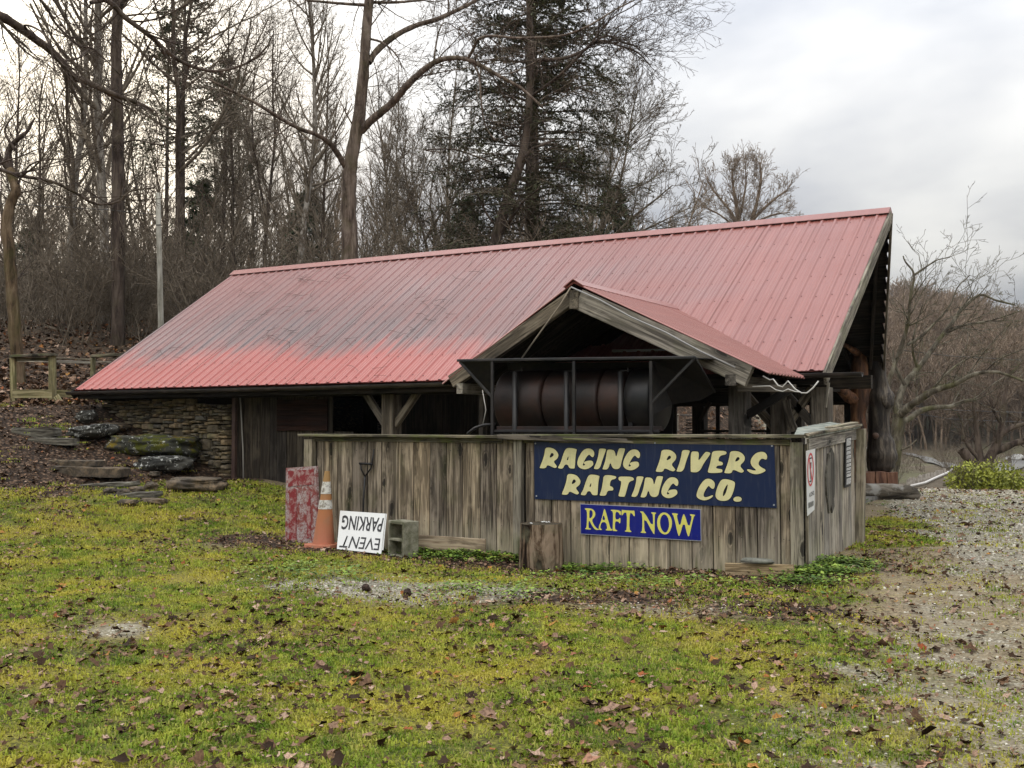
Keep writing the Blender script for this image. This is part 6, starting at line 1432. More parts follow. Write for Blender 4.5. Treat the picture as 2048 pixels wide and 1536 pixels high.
# forest trees that can be told apart
FG = 'bare trees in the wood behind the roof'
TL_ = [(126, 40, 14, 'slim', 1, BK_PALE, 'pale straight trunk near the left edge, left of the thick dark trunk', .0), (206, 36, 19, 'slim', 2, BK_PALE, 'mottled pale trunk standing right beside the thick dark trunk', -.01), (160, 46, 7, 'slim', 3, BK_DARK, 'thin trunk midway between the pale straight trunk and the mottled one', 0),
       (62, 42, 8, 'slim', 2, BK_DARK, 'slender bare tree close to the left edge beside the crooked tree', .02), (88, 55, 7, 'wide', 4, BK_TWIG, 'wide-crowned bare tree deep in the wood at far left', 0), (180, 52, 6, 'slim', 1, BK_TWIG, 'thin bare tree glimpsed against the brightest part of the sky', 0),
       (284, 48, 8, 'wide', 5, BK_TWIG, 'bare tree with a wide crown right of the thick dark trunk', 0), (352, 38, 15, 'fork', 6, BK_DARK, 'dark forked bare tree just right of the utility pole', .01), (385, 52, 9, 'slim', 3, BK_TWIG, 'thin bare tree right of the dark forked one', 0), (422, 46, 7, 'wide', 4, BK_TWIG, 'bare tree half hidden by the bushy pine', 0),
       (470, 44, 8, 'slim', 1, BK_DARK, 'slender dark trunk above the upper left roof corner', 0), (503, 50, 7, 'slim', 2, BK_TWIG, 'thin bare tree just right of the upper left roof corner', -.02), (530, 44, 9, 'fork', 7, BK_DARK, 'forking bare tree above the left end of the ridge', 0), (556, 55, 7, 'wide', 5, BK_TWIG, 'bare tree deep in the wood left of the tall many-branched one', 0),
       (592, 37, 13, 'slim', 3, BK_PALE, 'tall many-branched pale tree left of the big forked tree', 0), (632, 44, 8, 'slim', 1, BK_DARK, 'dark straight trunk left of the big forked tree', 0), (660, 48, 7, 'slim', 2, BK_PALE, 'thin pale trunk close against the big forked tree', .01), (762, 46, 7, 'slim', 3, BK_TWIG, 'thin bare tree first to the right of the big forked tree', 0),
       (795, 56, 6, 'wide', 4, BK_TWIG, 'bare tree in the gap under the arching limb, nearer the forked tree', 0), (842, 50, 6, 'wide', 5, BK_TWIG, 'bare tree in the gap under the arching limb, nearer the hemlock', 0), (900, 52, 7, 'slim', 1, BK_TWIG, 'thin bare tree left of the hemlock foliage', 0), (1150, 50, 7, 'wide', 4, BK_TWIG, 'bare tree right behind the hemlock', .03),
       (1200, 46, 7, 'wide', 5, BK_TWIG, 'bare tree right of the hemlock top', .06), (108, 60, 6, 'slim', 3, BK_TWIG, 'thin deep-wood trunk between the pale straight trunk and the mottled pale one', 0), (222, 58, 7, 'slim', 3, BK_TWIG, 'thin deep-wood trunk right behind the thick dark trunk', 0), (255, 62, 6, 'slim', 1, BK_TWIG, 'thin deep-wood trunk just right of the thick dark trunk', 0), (312, 64, 7, 'wide', 4, BK_TWIG, 'wide-headed deep-wood tree just left of the utility pole', 0), (340, 66, 6, 'slim', 2, BK_TWIG, 'thin deep-wood trunk hidden behind the dark forked tree', 0),
       (405, 64, 6, 'slim', 3, BK_TWIG, 'thin deep-wood trunk right of the dark forked tree, behind pine foliage', 0), (450, 62, 6, 'slim', 2, BK_TWIG, 'thin deep-wood trunk at the right side of the bushy pine', 0), (488, 66, 6, 'slim', 1, BK_TWIG, "thin deep-wood trunk above the roof's upper left corner", 0), (575, 64, 6, 'slim', 2, BK_TWIG, 'thin deep-wood trunk left of the tall many-branched pale tree', 0), (615, 66, 6, 'slim', 3, BK_TWIG, 'thin deep-wood trunk right of the tall many-branched pale tree', 0), (645, 62, 6, 'wide', 5, BK_TWIG, 'wide-headed deep-wood tree left of the big forked trunk', 0), (780, 66, 6, 'slim', 1, BK_TWIG, 'thin deep-wood trunk in the middle of the gap under the arching limb, left of centre', 0), (820, 64, 6, 'slim', 3, BK_TWIG, 'thin deep-wood trunk in the middle of the gap under the arching limb, right of centre', 0), (870, 62, 6, 'slim', 2, BK_TWIG, 'thin deep-wood trunk where the arching limb meets the hemlock', 0),
       (30, 50, 8, 'wide', 5, BK_TWIG, 'wide bare tree beside the crooked ochre tree at the left edge', 0), (5, 44, 8, 'slim', 1, BK_DARK, 'dark slender tree cut by the left edge of the view', 0), (-30, 48, 8, 'wide', 4, BK_TWIG, 'wide bare tree mostly outside the left edge of the view', 0), (145, 66, 6, 'wide', 4, BK_TWIG, 'wide-headed deep-wood tree behind the pale straight trunk', 0)]
for (px, d, wp, kd, s_, mt, lb, ln) in TL_:
    g_ = FG if 'deep-wood' not in lb else 'thin deep-wood trees behind the others'
    put_tree(px, 0, d, wp, kd, s_, mt, lb, g_, ln, spin=(px * .37) % 6.28, hs=1.15 if kd == 'slim' else 1.0)
# shrubby trees behind the ridge
CFM = dict(kids=[0, 6, 4, 2.5], ratio=[.5, .5, .5, .5], ang=(20, 55), wander=.09, up=[.03, .05, .03], tip=.006, start=[.2, .2], seg=6)
hero('multistem_tree', [([(862, 800, 36), (860, 560, 36), (850, 480, 36), (830, 420, 36), (815, 370, 36), (808, 320, 36), (812, 280, 36)], .06, .02, 4), ([(850, 480, 36), (880, 430, 36), (905, 400, 36), (925, 360, 36)], .05, .015, 4), ([(856, 520, 36), (790, 480, 36), (760, 440, 36), (740, 400, 36)], .05, .015, 4), ([(858, 530, 36), (870, 470, 36), (860, 400, 36), (870, 340, 36)], .05, .015, 4), ([(858, 540, 36), (920, 500, 36), (960, 470, 36)], .04, .015, 4)],
     'low many-stemmed bare tree behind the ridge left of the hemlock', BK_TWIG, BK_TWIG, 71, CFM, 2, twigL=(1.0, 2.4))
hero('multistem_tree', [([(1176, 800, 38), (1180, 540, 38), (1200, 470, 38), (1230, 400, 38), (1250, 320, 38), (1262, 240, 38), (1275, 180, 38)], .07, .02, 4), ([(1190, 510, 38), (1260, 440, 38), (1310, 400, 38), (1345, 370, 38)], .06, .015, 5), ([(1185, 520, 38), (1270, 470, 38), (1330, 440, 38), (1380, 415, 38)], .05, .015, 5), ([(1200, 470, 38), (1215, 380, 38), (1225, 300, 38), (1240, 200, 38)], .05, .015, 4)],
     'bare spreading tree right of the hemlock reaching toward the open sky', BK_TWIG, BK_TWIG, 81, CFM, 2, twigL=(1.0, 2.4))
DSK = 120
hero('skyline_tree', [([(1478, 745, DSK), (1478, 560, DSK), (1478, 500, DSK), (1477, 450, DSK), (1472, 410, DSK), (1466, 370, DSK), (1464, 335, DSK)], .40, .08, 4.5), ([(1490, 745, DSK), (1500, 560, DSK), (1500, 480, DSK), (1505, 440, DSK), (1515, 400, DSK), (1522, 360, DSK), (1520, 325, DSK)], .40, .08, 4.5), ([(1478, 450, DSK), (1455, 415, DSK), (1430, 385, DSK), (1415, 360, DSK)], .18, .05, 5.5), ([(1505, 440, DSK), (1535, 410, DSK), (1560, 390, DSK), (1575, 380, DSK)], .18, .05, 5.5), ([(1478, 440, DSK), (1487, 400, DSK), (1492, 360, DSK), (1490, 330, DSK)], .16, .05, 5.5), ([(1500, 450, DSK), (1545, 430, DSK), (1580, 425, DSK)], .14, .05, 5.5), ([(1478, 460, DSK), (1440, 430, DSK), (1412, 415, DSK)], .14, .05, 5.5)],
     'round-crowned twin-trunk bare tree standing alone on the skyline above the roof', BK_FAR, BK_FAR, 91, dict(CFM, tip=.017, kids=[0, 5, 3], lift=.5), 2, twigL=(1.2, 2.7), trunk_ids=(0, 1))
# right: gnarled trees beyond the lot
DG = 27
hero('gnarled_tree', [
    ([(1781, 1020, DG), (1782, 990, DG), (1785, 940, DG), (1792, 890, DG), (1797, 850, DG), (1797, 828, DG)], .17, .15, .3),
    ([(1797, 832, DG), (1820, 812, DG - .4), (1838, 800, DG - .6), (1860, 785, DG - .8), (1885, 776, DG - 1), (1910, 768, DG - 1.2), (1940, 752, DG - 1.5), (1965, 745, DG - 1.7), (1998, 745, DG - 2), (2048, 762, DG - 2.2)], .11, .025, 3.5),
    ([(1797, 845, DG), (1818, 838, DG + .2), (1840, 822, DG + .3), (1870, 815, DG + .4), (1905, 812, DG + .5), (1930, 802, DG + .6), (1955, 800, DG + .6)], .085, .035, 3.5),
    ([(1797, 828, DG), (1800, 790, DG + .2), (1815, 760, DG + .3), (1835, 738, DG + .4), (1860, 705, DG + .5), (1885, 670, DG + .6), (1912, 635, DG + .7), (1925, 615, DG + .7), (1960, 590, DG + .8), (1990, 600, DG + .8), (2030, 610, DG + .9)], .09, .02, 3.5),
    ([(1797, 835, DG), (1785, 800, DG), (1776, 770, DG), (1800, 700, DG), (1815, 650, DG - .2), (1820, 600, DG - .2), (1828, 550, DG - .2), (1812, 525, DG - .2), (1806, 512, DG - .2)], .075, .015, 3.0),
    ([(1828, 550, DG - .2), (1850, 535, DG - .2), (1875, 520, DG), (1900, 515, DG)], .03, .008, 5), ([(1815, 690, DG), (1845, 670, DG), (1875, 640, DG), (1900, 610, DG), (1915, 575, DG), (1940, 550, DG)], .04, .01, 4),
    ([(1810, 770, DG), (1790, 730, DG), (1786, 700, DG)], .05, .02, 2), ([(1885, 670, DG + .6), (1930, 650, DG + .6), (1985, 640, DG + .6), (2045, 620, DG)], .035, .01, 4), ([(1860, 785, DG - .8), (1890, 750, DG - .8), (1930, 720, DG - .6), (1990, 700, DG - .5)], .035, .01, 4),
    ([(1795, 900, DG), (1815, 895, DG - .3), (1835, 878, DG - .5)], .03, .015, 1), ([(1835, 738, DG + .4), (1825, 700, DG + .2), (1830, 660, DG), (1845, 610, DG)], .04, .012, 4),
], 'lichen-crusted spreading tree with crooked limbs right of the carved posts', BK_GNARL, BK_GNARL, 101, dict(CFT, wander=.16, tip=.0045, kids=[0, 4, 2.5, 1]), 2, twigL=(.6, 1.8))
DG2 = 33
hero('gnarled_tree', [
    ([(1965, 1025, DG2), (1965, 985, DG2), (1966, 962, DG2), (1962, 945, DG2), (1966, 930, DG2)], .26, .22, .2),
    ([(1962, 945, DG2), (1945, 925, DG2), (1930, 908, DG2), (1922, 900, DG2)], .17, .13, .6), ([(1964, 940, DG2), (1958, 905, DG2), (1955, 870, DG2), (1950, 835, DG2), (1945, 800, DG2)], .13, .03, 4), ([(1966, 938, DG2), (1985, 905, DG2), (2000, 870, DG2), (2005, 835, DG2), (2010, 790, DG2), (2020, 740, DG2)], .16, .04, 4),
    ([(1985, 905, DG2), (2010, 895, DG2), (2035, 885, DG2), (2070, 878, DG2)], .13, .08, 3), ([(2000, 870, DG2), (2025, 855, DG2), (2060, 845, DG2)], .1, .05, 4), ([(1960, 920, DG2), (1935, 890, DG2), (1925, 860, DG2), (1930, 830, DG2)], .07, .02, 4), ([(2003, 850, DG2), (1985, 815, DG2), (1980, 780, DG2), (1990, 740, DG2)], .05, .02, 4),
], 'many-stemmed dark tree with a sawn-off limb above the yellow-green bushes', BK_DARK, BK_DARK, 111, dict(CFT, wander=.14, tip=.005, kids=[0, 4, 2.5, 1]), 2, twigL=(.7, 2.0))

# utility pole
pp = dep(320, 700, 28); zg = Gz(pp.x, pp.y); pole = empty('utility_pole', (pp.x, pp.y, zg), 'pale grey wooden utility pole rising behind the left roof slope', 'pole')
tube_obj('pole', [(pp.x, pp.y, zg - .5), dep(322, 650, 28), dep(319, 520, 28), dep(316, 386, 28)], [.085, .075, .068, .062], barkmat('pole_wood', (.16, .15, .12), (.30, .285, .24), (.42, .40, .35), 0, (10, 10, .8)), pole, 12)
tube_obj('bolt', [dep(313, 450, 27.9), dep(323, 450, 27.9)], .015, BLK, pole, 6)
tag(tube_obj('power_line', [dep(-60, 404, 30), dep(100, 412, 29.5), dep(220, 420, 29), dep(316, 430, 28)], .009, BLK, None, 4), 'thin black wire running left from the utility pole', 'wire')
for i, (a, b, c_) in enumerate(((700, 712, 722), (808, 820, 826), (822, 838, 846))):
    tag(tube_obj('power_line', [dep(1800, a, 34), dep(1900, b, 36), dep(2080, c_, 40)], .011, BLK, None, 4), ('upper thin wire crossing the right-hand wooded hill', 'middle thin wire crossing low over the right-hand valley', 'lowest thin wire crossing just above the far bushes')[i], 'wire', 'wires on the right')
# ================================================================== UNDERSTOREY, FAR WOODS
def shrub_me(seed, h, stems, tip, kids, mat):
    rr = random.Random(seed); out = []
    for k in range(stems):
        d_ = Vector((rr.gauss(0, .35), rr.gauss(0, .35), 1)).normalized(); grow(out, (rr.uniform(-.3, .3), rr.uniform(-.3, .3), -.1), tuple(d_), h * rr.uniform(.6, 1), .022, 0, rr, dict(CF_SHRUB, kids=kids, tip=tip))
    return branches_mesh('brush', out, mat)
def rd_points(n, d0, d1, a0, a1, seed, dens=None, pw=1.0):
    g = np.random.default_rng(seed); d = d0 + (d1 - d0) * g.random(n) ** pw; a = a0 + (a1 - a0) * g.random(n); r_ = a * d; x, y = fromRD(r_, d)
    if dens is not None:
        k = g.random(n) < dens(x, y); x, y, d, r_ = x[k], y[k], d[k], r_[k]
    return x, y, g
bl_ = [shrub_me(200 + i, h_, 7, .008, [6, 4, 2], BK_TWIG) for i, h_ in enumerate((2.0, 2.8, 3.6))]
x, y, g = rd_points(360, 30.5, 66, -.56, .20, 1, pw=1.1, dens=lambda x, y: np.where((x > -14.5) & (y < 11.8), 0.0, 1.0))
n = len(x); scatter('undergrowth', np.stack([x, y, G(x, y)], 1), np.stack([g.normal(0, .08, n), g.normal(0, .08, n), g.random(n) * 6.28], 1), g.uniform(.6, 1.25, n), g.integers(0, 3, n), bl_, 'tangled leafless brush covering the slope behind the pavilion', 'undergrowth')
def far_me(seed, h, mat, tip=.022, kids=(34, 4)):
    rr = random.Random(seed); out = []; grow(out, (0, 0, -.5), (rr.uniform(-.05, .05), rr.uniform(-.05, .05), 1), h, h * .011, 0, rr, dict(CF_FARS, tip=tip, kids=list(kids))); return branches_mesh('far_tree', out, mat)
fm1 = [far_me(300 + i, 13 + i, BK_FAR, .014) for i in range(4)]
x, y, g = rd_points(330, 60, 150, -.56, .30, 2, pw=1.0)
n = len(x); scatter('far_wood', np.stack([x, y, G(x, y)], 1), np.stack([g.normal(0, .04, n), g.normal(0, .04, n), g.random(n) * 6.28], 1), g.uniform(.3, .72, n), g.integers(0, 4, n), fm1, 'thin leafless trees massed on the rise behind the wood', 'wood')
fm2 = [far_me(320 + i, 12 + i, BK_FAR, .05, (30, 4)) for i in range(4)]
x, y, g = rd_points(3600, 150, 430, .22, .56, 3, pw=.9)
n = len(x); scatter('hillside_wood', np.stack([x, y, G(x, y)], 1), np.stack([g.normal(0, .04, n), g.normal(0, .04, n), g.random(n) * 6.28], 1), g.uniform(.6, 1.15, n), g.integers(0, 4, n), fm2, 'leafless brown-grey woodland covering the hillside at right', 'wood')
x, y, g = rd_points(150, 90, 150, .28, .56, 5, pw=1.2, dens=lambda x, y: .6 + 0 * x)
n = len(x); scatter('valley_brush', np.stack([x, y, G(x, y)], 1), np.stack([g.normal(0, .08, n), g.normal(0, .08, n), g.random(n) * 6.28], 1), g.uniform(.4, .9, n), g.integers(0, 3, n), bl_, 'leafless scrub in the valley beyond the gravel lot', 'brush')

# ================================================================== VALLEY THINGS, RIGHT
M = Mt('pale_asphalt', .9, .2); M.color(M.ramp(M.noise(M.wpos(), 2, 5), [(.4, (.11, .107, .10)), (.6, (.17, .165, .155))])); ROADM = M.m
def strip(name, pts, half, mat, lift, kind='structure', label=None):
    V, Qd = [], []
    P_ = [Vector((p[0], p[1], 0)) for p in pts]; D_ = []
    for a in range(len(P_) - 1):
        for k in range(6): D_.append(P_[a].lerp(P_[a + 1], k / 6))
    D_.append(P_[-1])
    for i, p_ in enumerate(D_):
        t = (D_[min(i + 1, len(D_) - 1)] - D_[max(i - 1, 0)]).normalized(); s_ = Vector((-t.y, t.x, 0)) * (half[0] + (half[1] - half[0]) * i / (len(D_) - 1))
        for q in (p_ - s_, p_, p_ + s_): V.append((q.x, q.y, Gz(q.x, q.y) + lift))
    for i in range(len(D_) - 1):
        for k in range(2): Qd.append((i * 3 + k, i * 3 + 3 + k, i * 3 + 4 + k, i * 3 + 1 + k))
    return tag(obj(name, mesh(name, V, Qd, mat, True)), label, kind=kind)
def H2(px, py): h_ = hit(px, py)[0]; return h_.x, h_.y
rpts = [H2(1700, 893), H2(1760, 900), H2(1810, 908), H2(1850, 918), H2(1880, 928), H2(1905, 938)]
strip('road', rpts, (.75, .75), ROADM, .15)
rpt2 = [H2(1975, 952), H2(2010, 938), H2(2048, 922), H2(2100, 905)]
strip('road', rpt2, (1.2, 1.8), ROADM, .12)
# slat fence and white rail along the lane
SLATW = Mt('bleached_slats', .85, .2); SLATW.color(SLATW.ramp(SLATW.noise(SLATW.wpos(), 3, 3), [(.4, (.24, .21, .18)), (.6, (.42, .38, .33))])); SLATW = SLATW.m
lf = empty('slat_fence', hit(1860, 960)[0], 'low bleached slat fence beside the lane beyond the gravel lot', 'fence')
a_, b_ = hit(1815, 974)[0], hit(1890, 951)[0]
for k in range(26):
    t = k / 25; p_ = a_.lerp(b_, t); z = Gz(p_.x, p_.y); board('slat', (p_.x, p_.y, z - .05), (p_.x, p_.y, z + .62 * rnd.uniform(.75, 1.1)), .14, .03, SLATW, lf, face=(ST, -CT, 0))
rl = tube_obj('guard_rail', [Vector(hit(px, py)[0]) + Vector((0, 0, .18)) for px, py in ((1822, 978), (1850, 970), (1875, 960), (1895, 950), (1904, 943))], .10, Mt('white_rail', .6, .3).color((.55, .53, .50)).m, None, 6)
tag(rl, 'low white rail curving along the grassy lane beyond the lot', 'rail')
dw = hit(1886, 973)[0]; de = hit(1944, 974)[0]
o = board('retaining_board', (dw.x, dw.y, Gz(dw.x, dw.y) + .14), (de.x, de.y, Gz(de.x, de.y) + .20), .26, .06, W_CAP, None, face=(ST, -CT, 0)); tag(o, 'long dark board edging the gravel lot in front of the bushes', 'edging')
# lime-green shrubs
M = Mt('lime_leaves', .6, .3); M.color(M.ramp(M.noise(M.wpos(), 3, 3), [(.35, (.17, .19, .03)), (.6, (.34, .36, .05)), (.75, (.42, .42, .08))])); LIME = M.m
def bush_me(seed, w_, h_, n, leaf, mat):
    rr = random.Random(seed); V, Qd = [], []
    for k in range(n):
        u = Vector((rr.gauss(0, 1), rr.gauss(0, 1), rr.gauss(0, 1))).normalized() * rr.random() ** .4; nn_ = 1 + .35 * mnoise.noise(u * 2.4 + Vector((seed, 0, 0))); c = Vector((u.x * w_ * nn_, u.y * w_ * nn_, h_ * .5 + u.z * h_ * .55 * nn_))
        if c.z < 0: continue
        a = Vector((rr.gauss(0, 1), rr.gauss(0, 1), rr.gauss(0, 1))).normalized(); b = a.cross(Vector((rr.gauss(0, 1), rr.gauss(0, 1), rr.gauss(0, 1)))).normalized(); l_ = leaf * rr.uniform(.6, 1.3); n0 = len(V); V += [c, c + a * l_ * .5 + b * l_ * .3, c + a * l_, c + a * l_ * .5 - b * l_ * .3]; Qd.append((n0, n0 + 1, n0 + 2, n0 + 3))
    return quads_mesh('foliage', [tuple(v) for v in V], Qd, mat)
for i, (px, py, w_, h_, lb) in enumerate(((1936, 975, .55, .95, 'lime-green bush left of the dark many-stemmed tree'), (1990, 978, .7, .8, 'lime-green bush at the foot of the dark many-stemmed tree, right side'), (2030, 978, .8, .75, 'lime-green bush nearest the right edge of the view'), (1965, 977, .5, .5, 'low lime-green bush under the dark many-stemmed tree'))):
    g_, d_ = hit(px, py - 2); p_ = dep(px, py, 30); z = Gz(p_.x, p_.y)
    bo = empty('green_bush', (p_.x, p_.y, z), lb, 'bush', 'lime-green bushes beyond the lot'); topz = dep(px, 925 if i < 2 else 938, 30).z
    hh = max(.4, topz - z); f_ = obj('foliage', bush_me(400 + i, w_, hh, 2600, .09, LIME), bo, (p_.x, p_.y, z)); tag(f_, kind='stuff')
    out = []; rr = random.Random(i)
    for k in range(8): grow(out, (0, 0, 0), tuple(Vector((rr.gauss(0, .4), rr.gauss(0, .4), 1)).normalized()), hh * .9, .012, 1, rr, CF_SHRUB)
    obj('stems', branches_mesh('stems', out, BK_TWIG), bo, (p_.x, p_.y, z))
# white vehicle parked far off at the right edge
vp, vd = hit(2034, 922); vs = 1.0
car = empty('parked_car', vp, 'small white car parked far off on the road at the right edge', 'car')
def carbody():
    prof = [(-2.1, .35), (-2.15, .75), (-1.9, .95), (-1.2, 1.02), (-.7, 1.42), (.7, 1.45), (1.35, 1.05), (2.0, .92), (2.15, .7), (2.1, .35)]; V = []; 
    for yy, s_ in ((-.85, 1), (.85, 1)):
        for u, v in prof: V.append((u, yy * (.86 if v > 1.1 else 1), v))
    n = len(prof); Qd = [(k, (k + 1) % n, n + (k + 1) % n, n + k) for k in range(n)] + [tuple(range(n))[::-1], tuple(n + k for k in range(n))]
    return mesh('body', V, Qd, WHT)
c_ = obj('body', carbody(), car, vp); V, Qd = [], []
GLS = Mt('dark_car_glass', .1, .6).color((.02, .025, .03)).m
V = [(-1.12, -.80, 1.04), (1.25, -.80, 1.04), (.66, -.735, 1.38), (-.66, -.735, 1.38)]
obj('side_window', mesh('side_window', [(a, b - .02, c) for a, b, c in V], [(0, 1, 2, 3)], GLS), car, vp)
obj('side_window', mesh('side_window', [(a, -b + .02, c) for a, b, c in V], [(3, 2, 1, 0)], GLS), car, vp)
TYRE = Mt('tyre_rubber', .9, .1).color((.02, .02, .02)).m
for sx_ in (-1.3, 1.3):
    for sy_ in (-.8, .8):
        V, Qd = [], []; tube(V, Qd, [(sx_, sy_ - .1, .32), (sx_, sy_ + .1, .32)], .32, 14); obj('wheel', mesh('wheel', V, Qd, TYRE), car, vp)

car.scale = (.55, .55, .55)
# ================================================================== GROUND COVER
def leaf_me(seed, mat, size=.045):
    """crumpled lobed leaf"""
    rr = random.Random(seed); n = 11; V = [(0, 0, rr.uniform(.05, .25) * size)]; curl = rr.uniform(.2, 1.5); fold = rr.uniform(-.9, .9)
    for k in range(n):
        an = 2 * math.pi * k / n; q = (1.0 if k % 2 == 0 else .74) * rr.uniform(.8, 1.15) * (1.25 if k == 0 else 1); x_, y_ = math.cos(an) * q * 1.15, math.sin(an) * q * .85; V.append((x_ * size, y_ * size, (curl * (y_ * y_) + fold * x_ * y_ + rr.uniform(-.12, .22)) * size * .7 + .004))
    Q_ = [(0, 1 + k, 1 + (k + 1) % n) for k in range(n)]
    Q_.append((1, 1, 1)) if False else None
    st = len(V); V += [(1.2 * size, -.03 * size, .01), (1.2 * size, .03 * size, .01), (2.0 * size, .1 * size, .25 * size)]; Q_.append((st, st + 1, st + 2))
    return quads_mesh('leaf', V, Q_, mat)
M = Mt('dead_leaf', .85, .12); P = M.coord('Object', (1, 1, 1), 3); nA = M.noise(P, 60, 3)
c = M.ramp(M.rand(), [(0, (.020, .012, .007)), (.22, (.050, .028, .015)), (.42, (.12, .066, .036)), (.60, (.20, .12, .068)), (.80, (.33, .21, .145)), (.90, (.50, .36, .26)), (.95, (.28, .075, .028)), (.98, (.40, .20, .05))])
c = M.mix(M.ramp(nA, [(.4, .55), (.6, 0)]), c, (.04, .024, .016)); M.color(c); M.b.inputs['Subsurface Weight'].default_value = 0; LEAFM = M.m
leaves = [leaf_me(500 + i, LEAFM) for i in range(8)]
def tuft_me(seed, n, h, mat, spread=.05, wid=.0035):
    rr = random.Random(seed); V, Q_ = [], []
    for k in range(n):
        bx, by = rr.gauss(0, spread), rr.gauss(0, spread); az = rr.uniform(0, 6.283); ln = h * rr.uniform(.5, 1.3); lean_ = rr.uniform(.15, 1.1); dx, dy = math.cos(az), math.sin(az); w_ = wid * rr.uniform(.7, 1.3); sx_, sy_ = -dy * w_, dx * w_; n0 = len(V)
        mx, my, mz = bx + dx * ln * .35 * lean_, by + dy * ln * .35 * lean_, ln * .6; tx, ty, tz = bx + dx * ln * lean_, by + dy * ln * lean_, ln * (1.0 - .35 * lean_)
        V += [(bx - sx_, by - sy_, -.004), (bx + sx_, by + sy_, -.004), (mx + sx_ * .8, my + sy_ * .8, mz), (mx - sx_ * .8, my - sy_ * .8, mz), (tx, ty, tz)]
        Q_ += [(n0, n0 + 1, n0 + 2), (n0, n0 + 2, n0 + 3), (n0 + 3, n0 + 2, n0 + 4)]
    return quads_mesh('tuft', V, Q_, mat)
M = Mt('grass_blades', .7, .15); P = M.wpos()
gA_ = M.noise(P, 1.1, 5, .6); gB = M.noise(P, 6, 3)
c = M.ramp(gB, [(.36, (.085, .155, .014)), (.5, (.21, .29, .028)), (.64, (.38, .41, .055))]); c = M.mix(M.ramp(gA_, [(.46, 0), (.62, .8)]), c, (.50, .43, .06)); c = M.mix(M.ramp(M.rand(), [(0, .5), (.25, 0), (.8, 0), (1, .55)]), c, (.46, .36, .13))
M.color(c)
tr_ = M.n('ShaderNodeBsdfTranslucent'); M.put(c, tr_.inputs[0]); mx_ = M.n('ShaderNodeMixShader'); mx_.inputs[0].default_value = .25; M.put(M.b.outputs[0], mx_.inputs[1]); M.put(tr_.outputs[0], mx_.inputs[2]); M.put(mx_.outputs[0], M.nt.nodes['Material Output'].inputs[0]); GRASSM = M.m
tufts = [tuft_me(600 + i, 26, h_, GRASSM) for i, h_ in enumerate((.011, .014, .019, .027))]
x, y, g = rd_points(56000, 4.2, 22, -.52, .56, 11, dens=lambda x, y: np.clip(green(x, y) * .95 - .42 * (wob(x, y, 2.3, 2.0) > .3) - .25 * (wob(x, y, 5.1, 4.0) > .2), 0, 1))
n = len(x); _, d_ = RD(x, y)
scatter('grass', np.stack([x, y, G(x, y)], 1), np.stack([0 * x, 0 * x, g.random(n) * 6.28], 1), g.uniform(.7, 1.3, n) * (1 + np.clip(d_ - 7, 0, 12) * .06), g.choice(4, n, p=[.3, .35, .25, .1]), tufts, 'short mossy yellow-green grass of the lawn', 'grass')
x, y, g = rd_points(88000, 4.2, 26, -.54, .60, 12, dens=lambda x, y: np.clip(litter(x, y) * 1.35 + .42 * (wob(x, y, 1.9, 7.0) > .38) * (litter(x, y) > .12) - .10 * (wob(x, y, 1.3, 1.0) < -.2) + .19, 0, 1) * np.where((x < -.08) & (y > .05) & (x > -6.1) & (y < 2.9), 0, 1) * np.where((x < -.7) & (x > -13.6) & (y > 2.9) & (y < 10.6), 0, 1))
n = len(x); _, d_ = RD(x, y)
scatter('leaf_litter', np.stack([x, y, G(x, y) + .010], 1), np.stack([g.normal(0, .32, n), g.normal(0, .32, n), g.random(n) * 6.28], 1), g.choice([.20, .29, .40, .54, .72], n, p=[.46, .27, .16, .08, .03]) * (1 + np.clip(d_ - 9, 0, 12) * .05), g.integers(0, 8, n), leaves, 'dead brown leaves strewn over lawn and bank', 'leaves')
x, y, g = rd_points(9000, 20, 46, -.56, -.20, 15, dens=lambda x, y: np.where((x > -13.9) & (y < 11), 0.0, .9))
n = len(x)
scatter('leaf_litter', np.stack([x, y, G(x, y) + .02], 1), np.stack([g.normal(0, .5, n), g.normal(0, .5, n), g.random(n) * 6.28], 1), g.uniform(.9, 1.9, n), g.integers(0, 8, n), leaves, 'brown leaf carpet on the wood floor behind the deck railing', 'leaves')
x, y, g = rd_points(5000, 24, 40, -.12, .34, 16, dens=lambda x, y: np.where(y < 11, 0.0, .9))
n = len(x)
scatter('leaf_litter', np.stack([x, y, G(x, y) + .02], 1), np.stack([g.normal(0, .5, n), g.normal(0, .5, n), g.random(n) * 6.28], 1), g.uniform(.9, 1.9, n), g.integers(0, 8, n), leaves, 'brown leaf carpet on the slope seen through the open pavilion', 'leaves')
# the largest-looking leaves, one object each, belong to the ground
g = np.random.default_rng(5); cnt = 0
while cnt < 290:
    d_ = 4.3 + 5.2 * g.random() ** 1.15; a = g.uniform(-.49, .49); xx, yy = fromRD(a * d_, d_)
    if g.random() > .35 + .65 * float(litter(xx, yy)) * (1 if a < .2 else .5): continue
    if g.random() < .35 and cnt > 3: xx, yy = lastp[0] + g.normal(0, .09), lastp[1] + g.normal(0, .09)
    lastp = (xx, yy)
    o = bpy.data.objects.new('fallen_leaf', leaves[int(g.integers(0, 8))]); link(o, ground); o.location = (xx, yy, Gz(xx, yy) + .016); s_ = float(g.uniform(.45, .92)); o.scale = (s_, s_, s_); o.rotation_euler = (float(g.normal(0, .4)), float(g.normal(0, .4)), float(g.uniform(0, 6.28))); cnt += 1
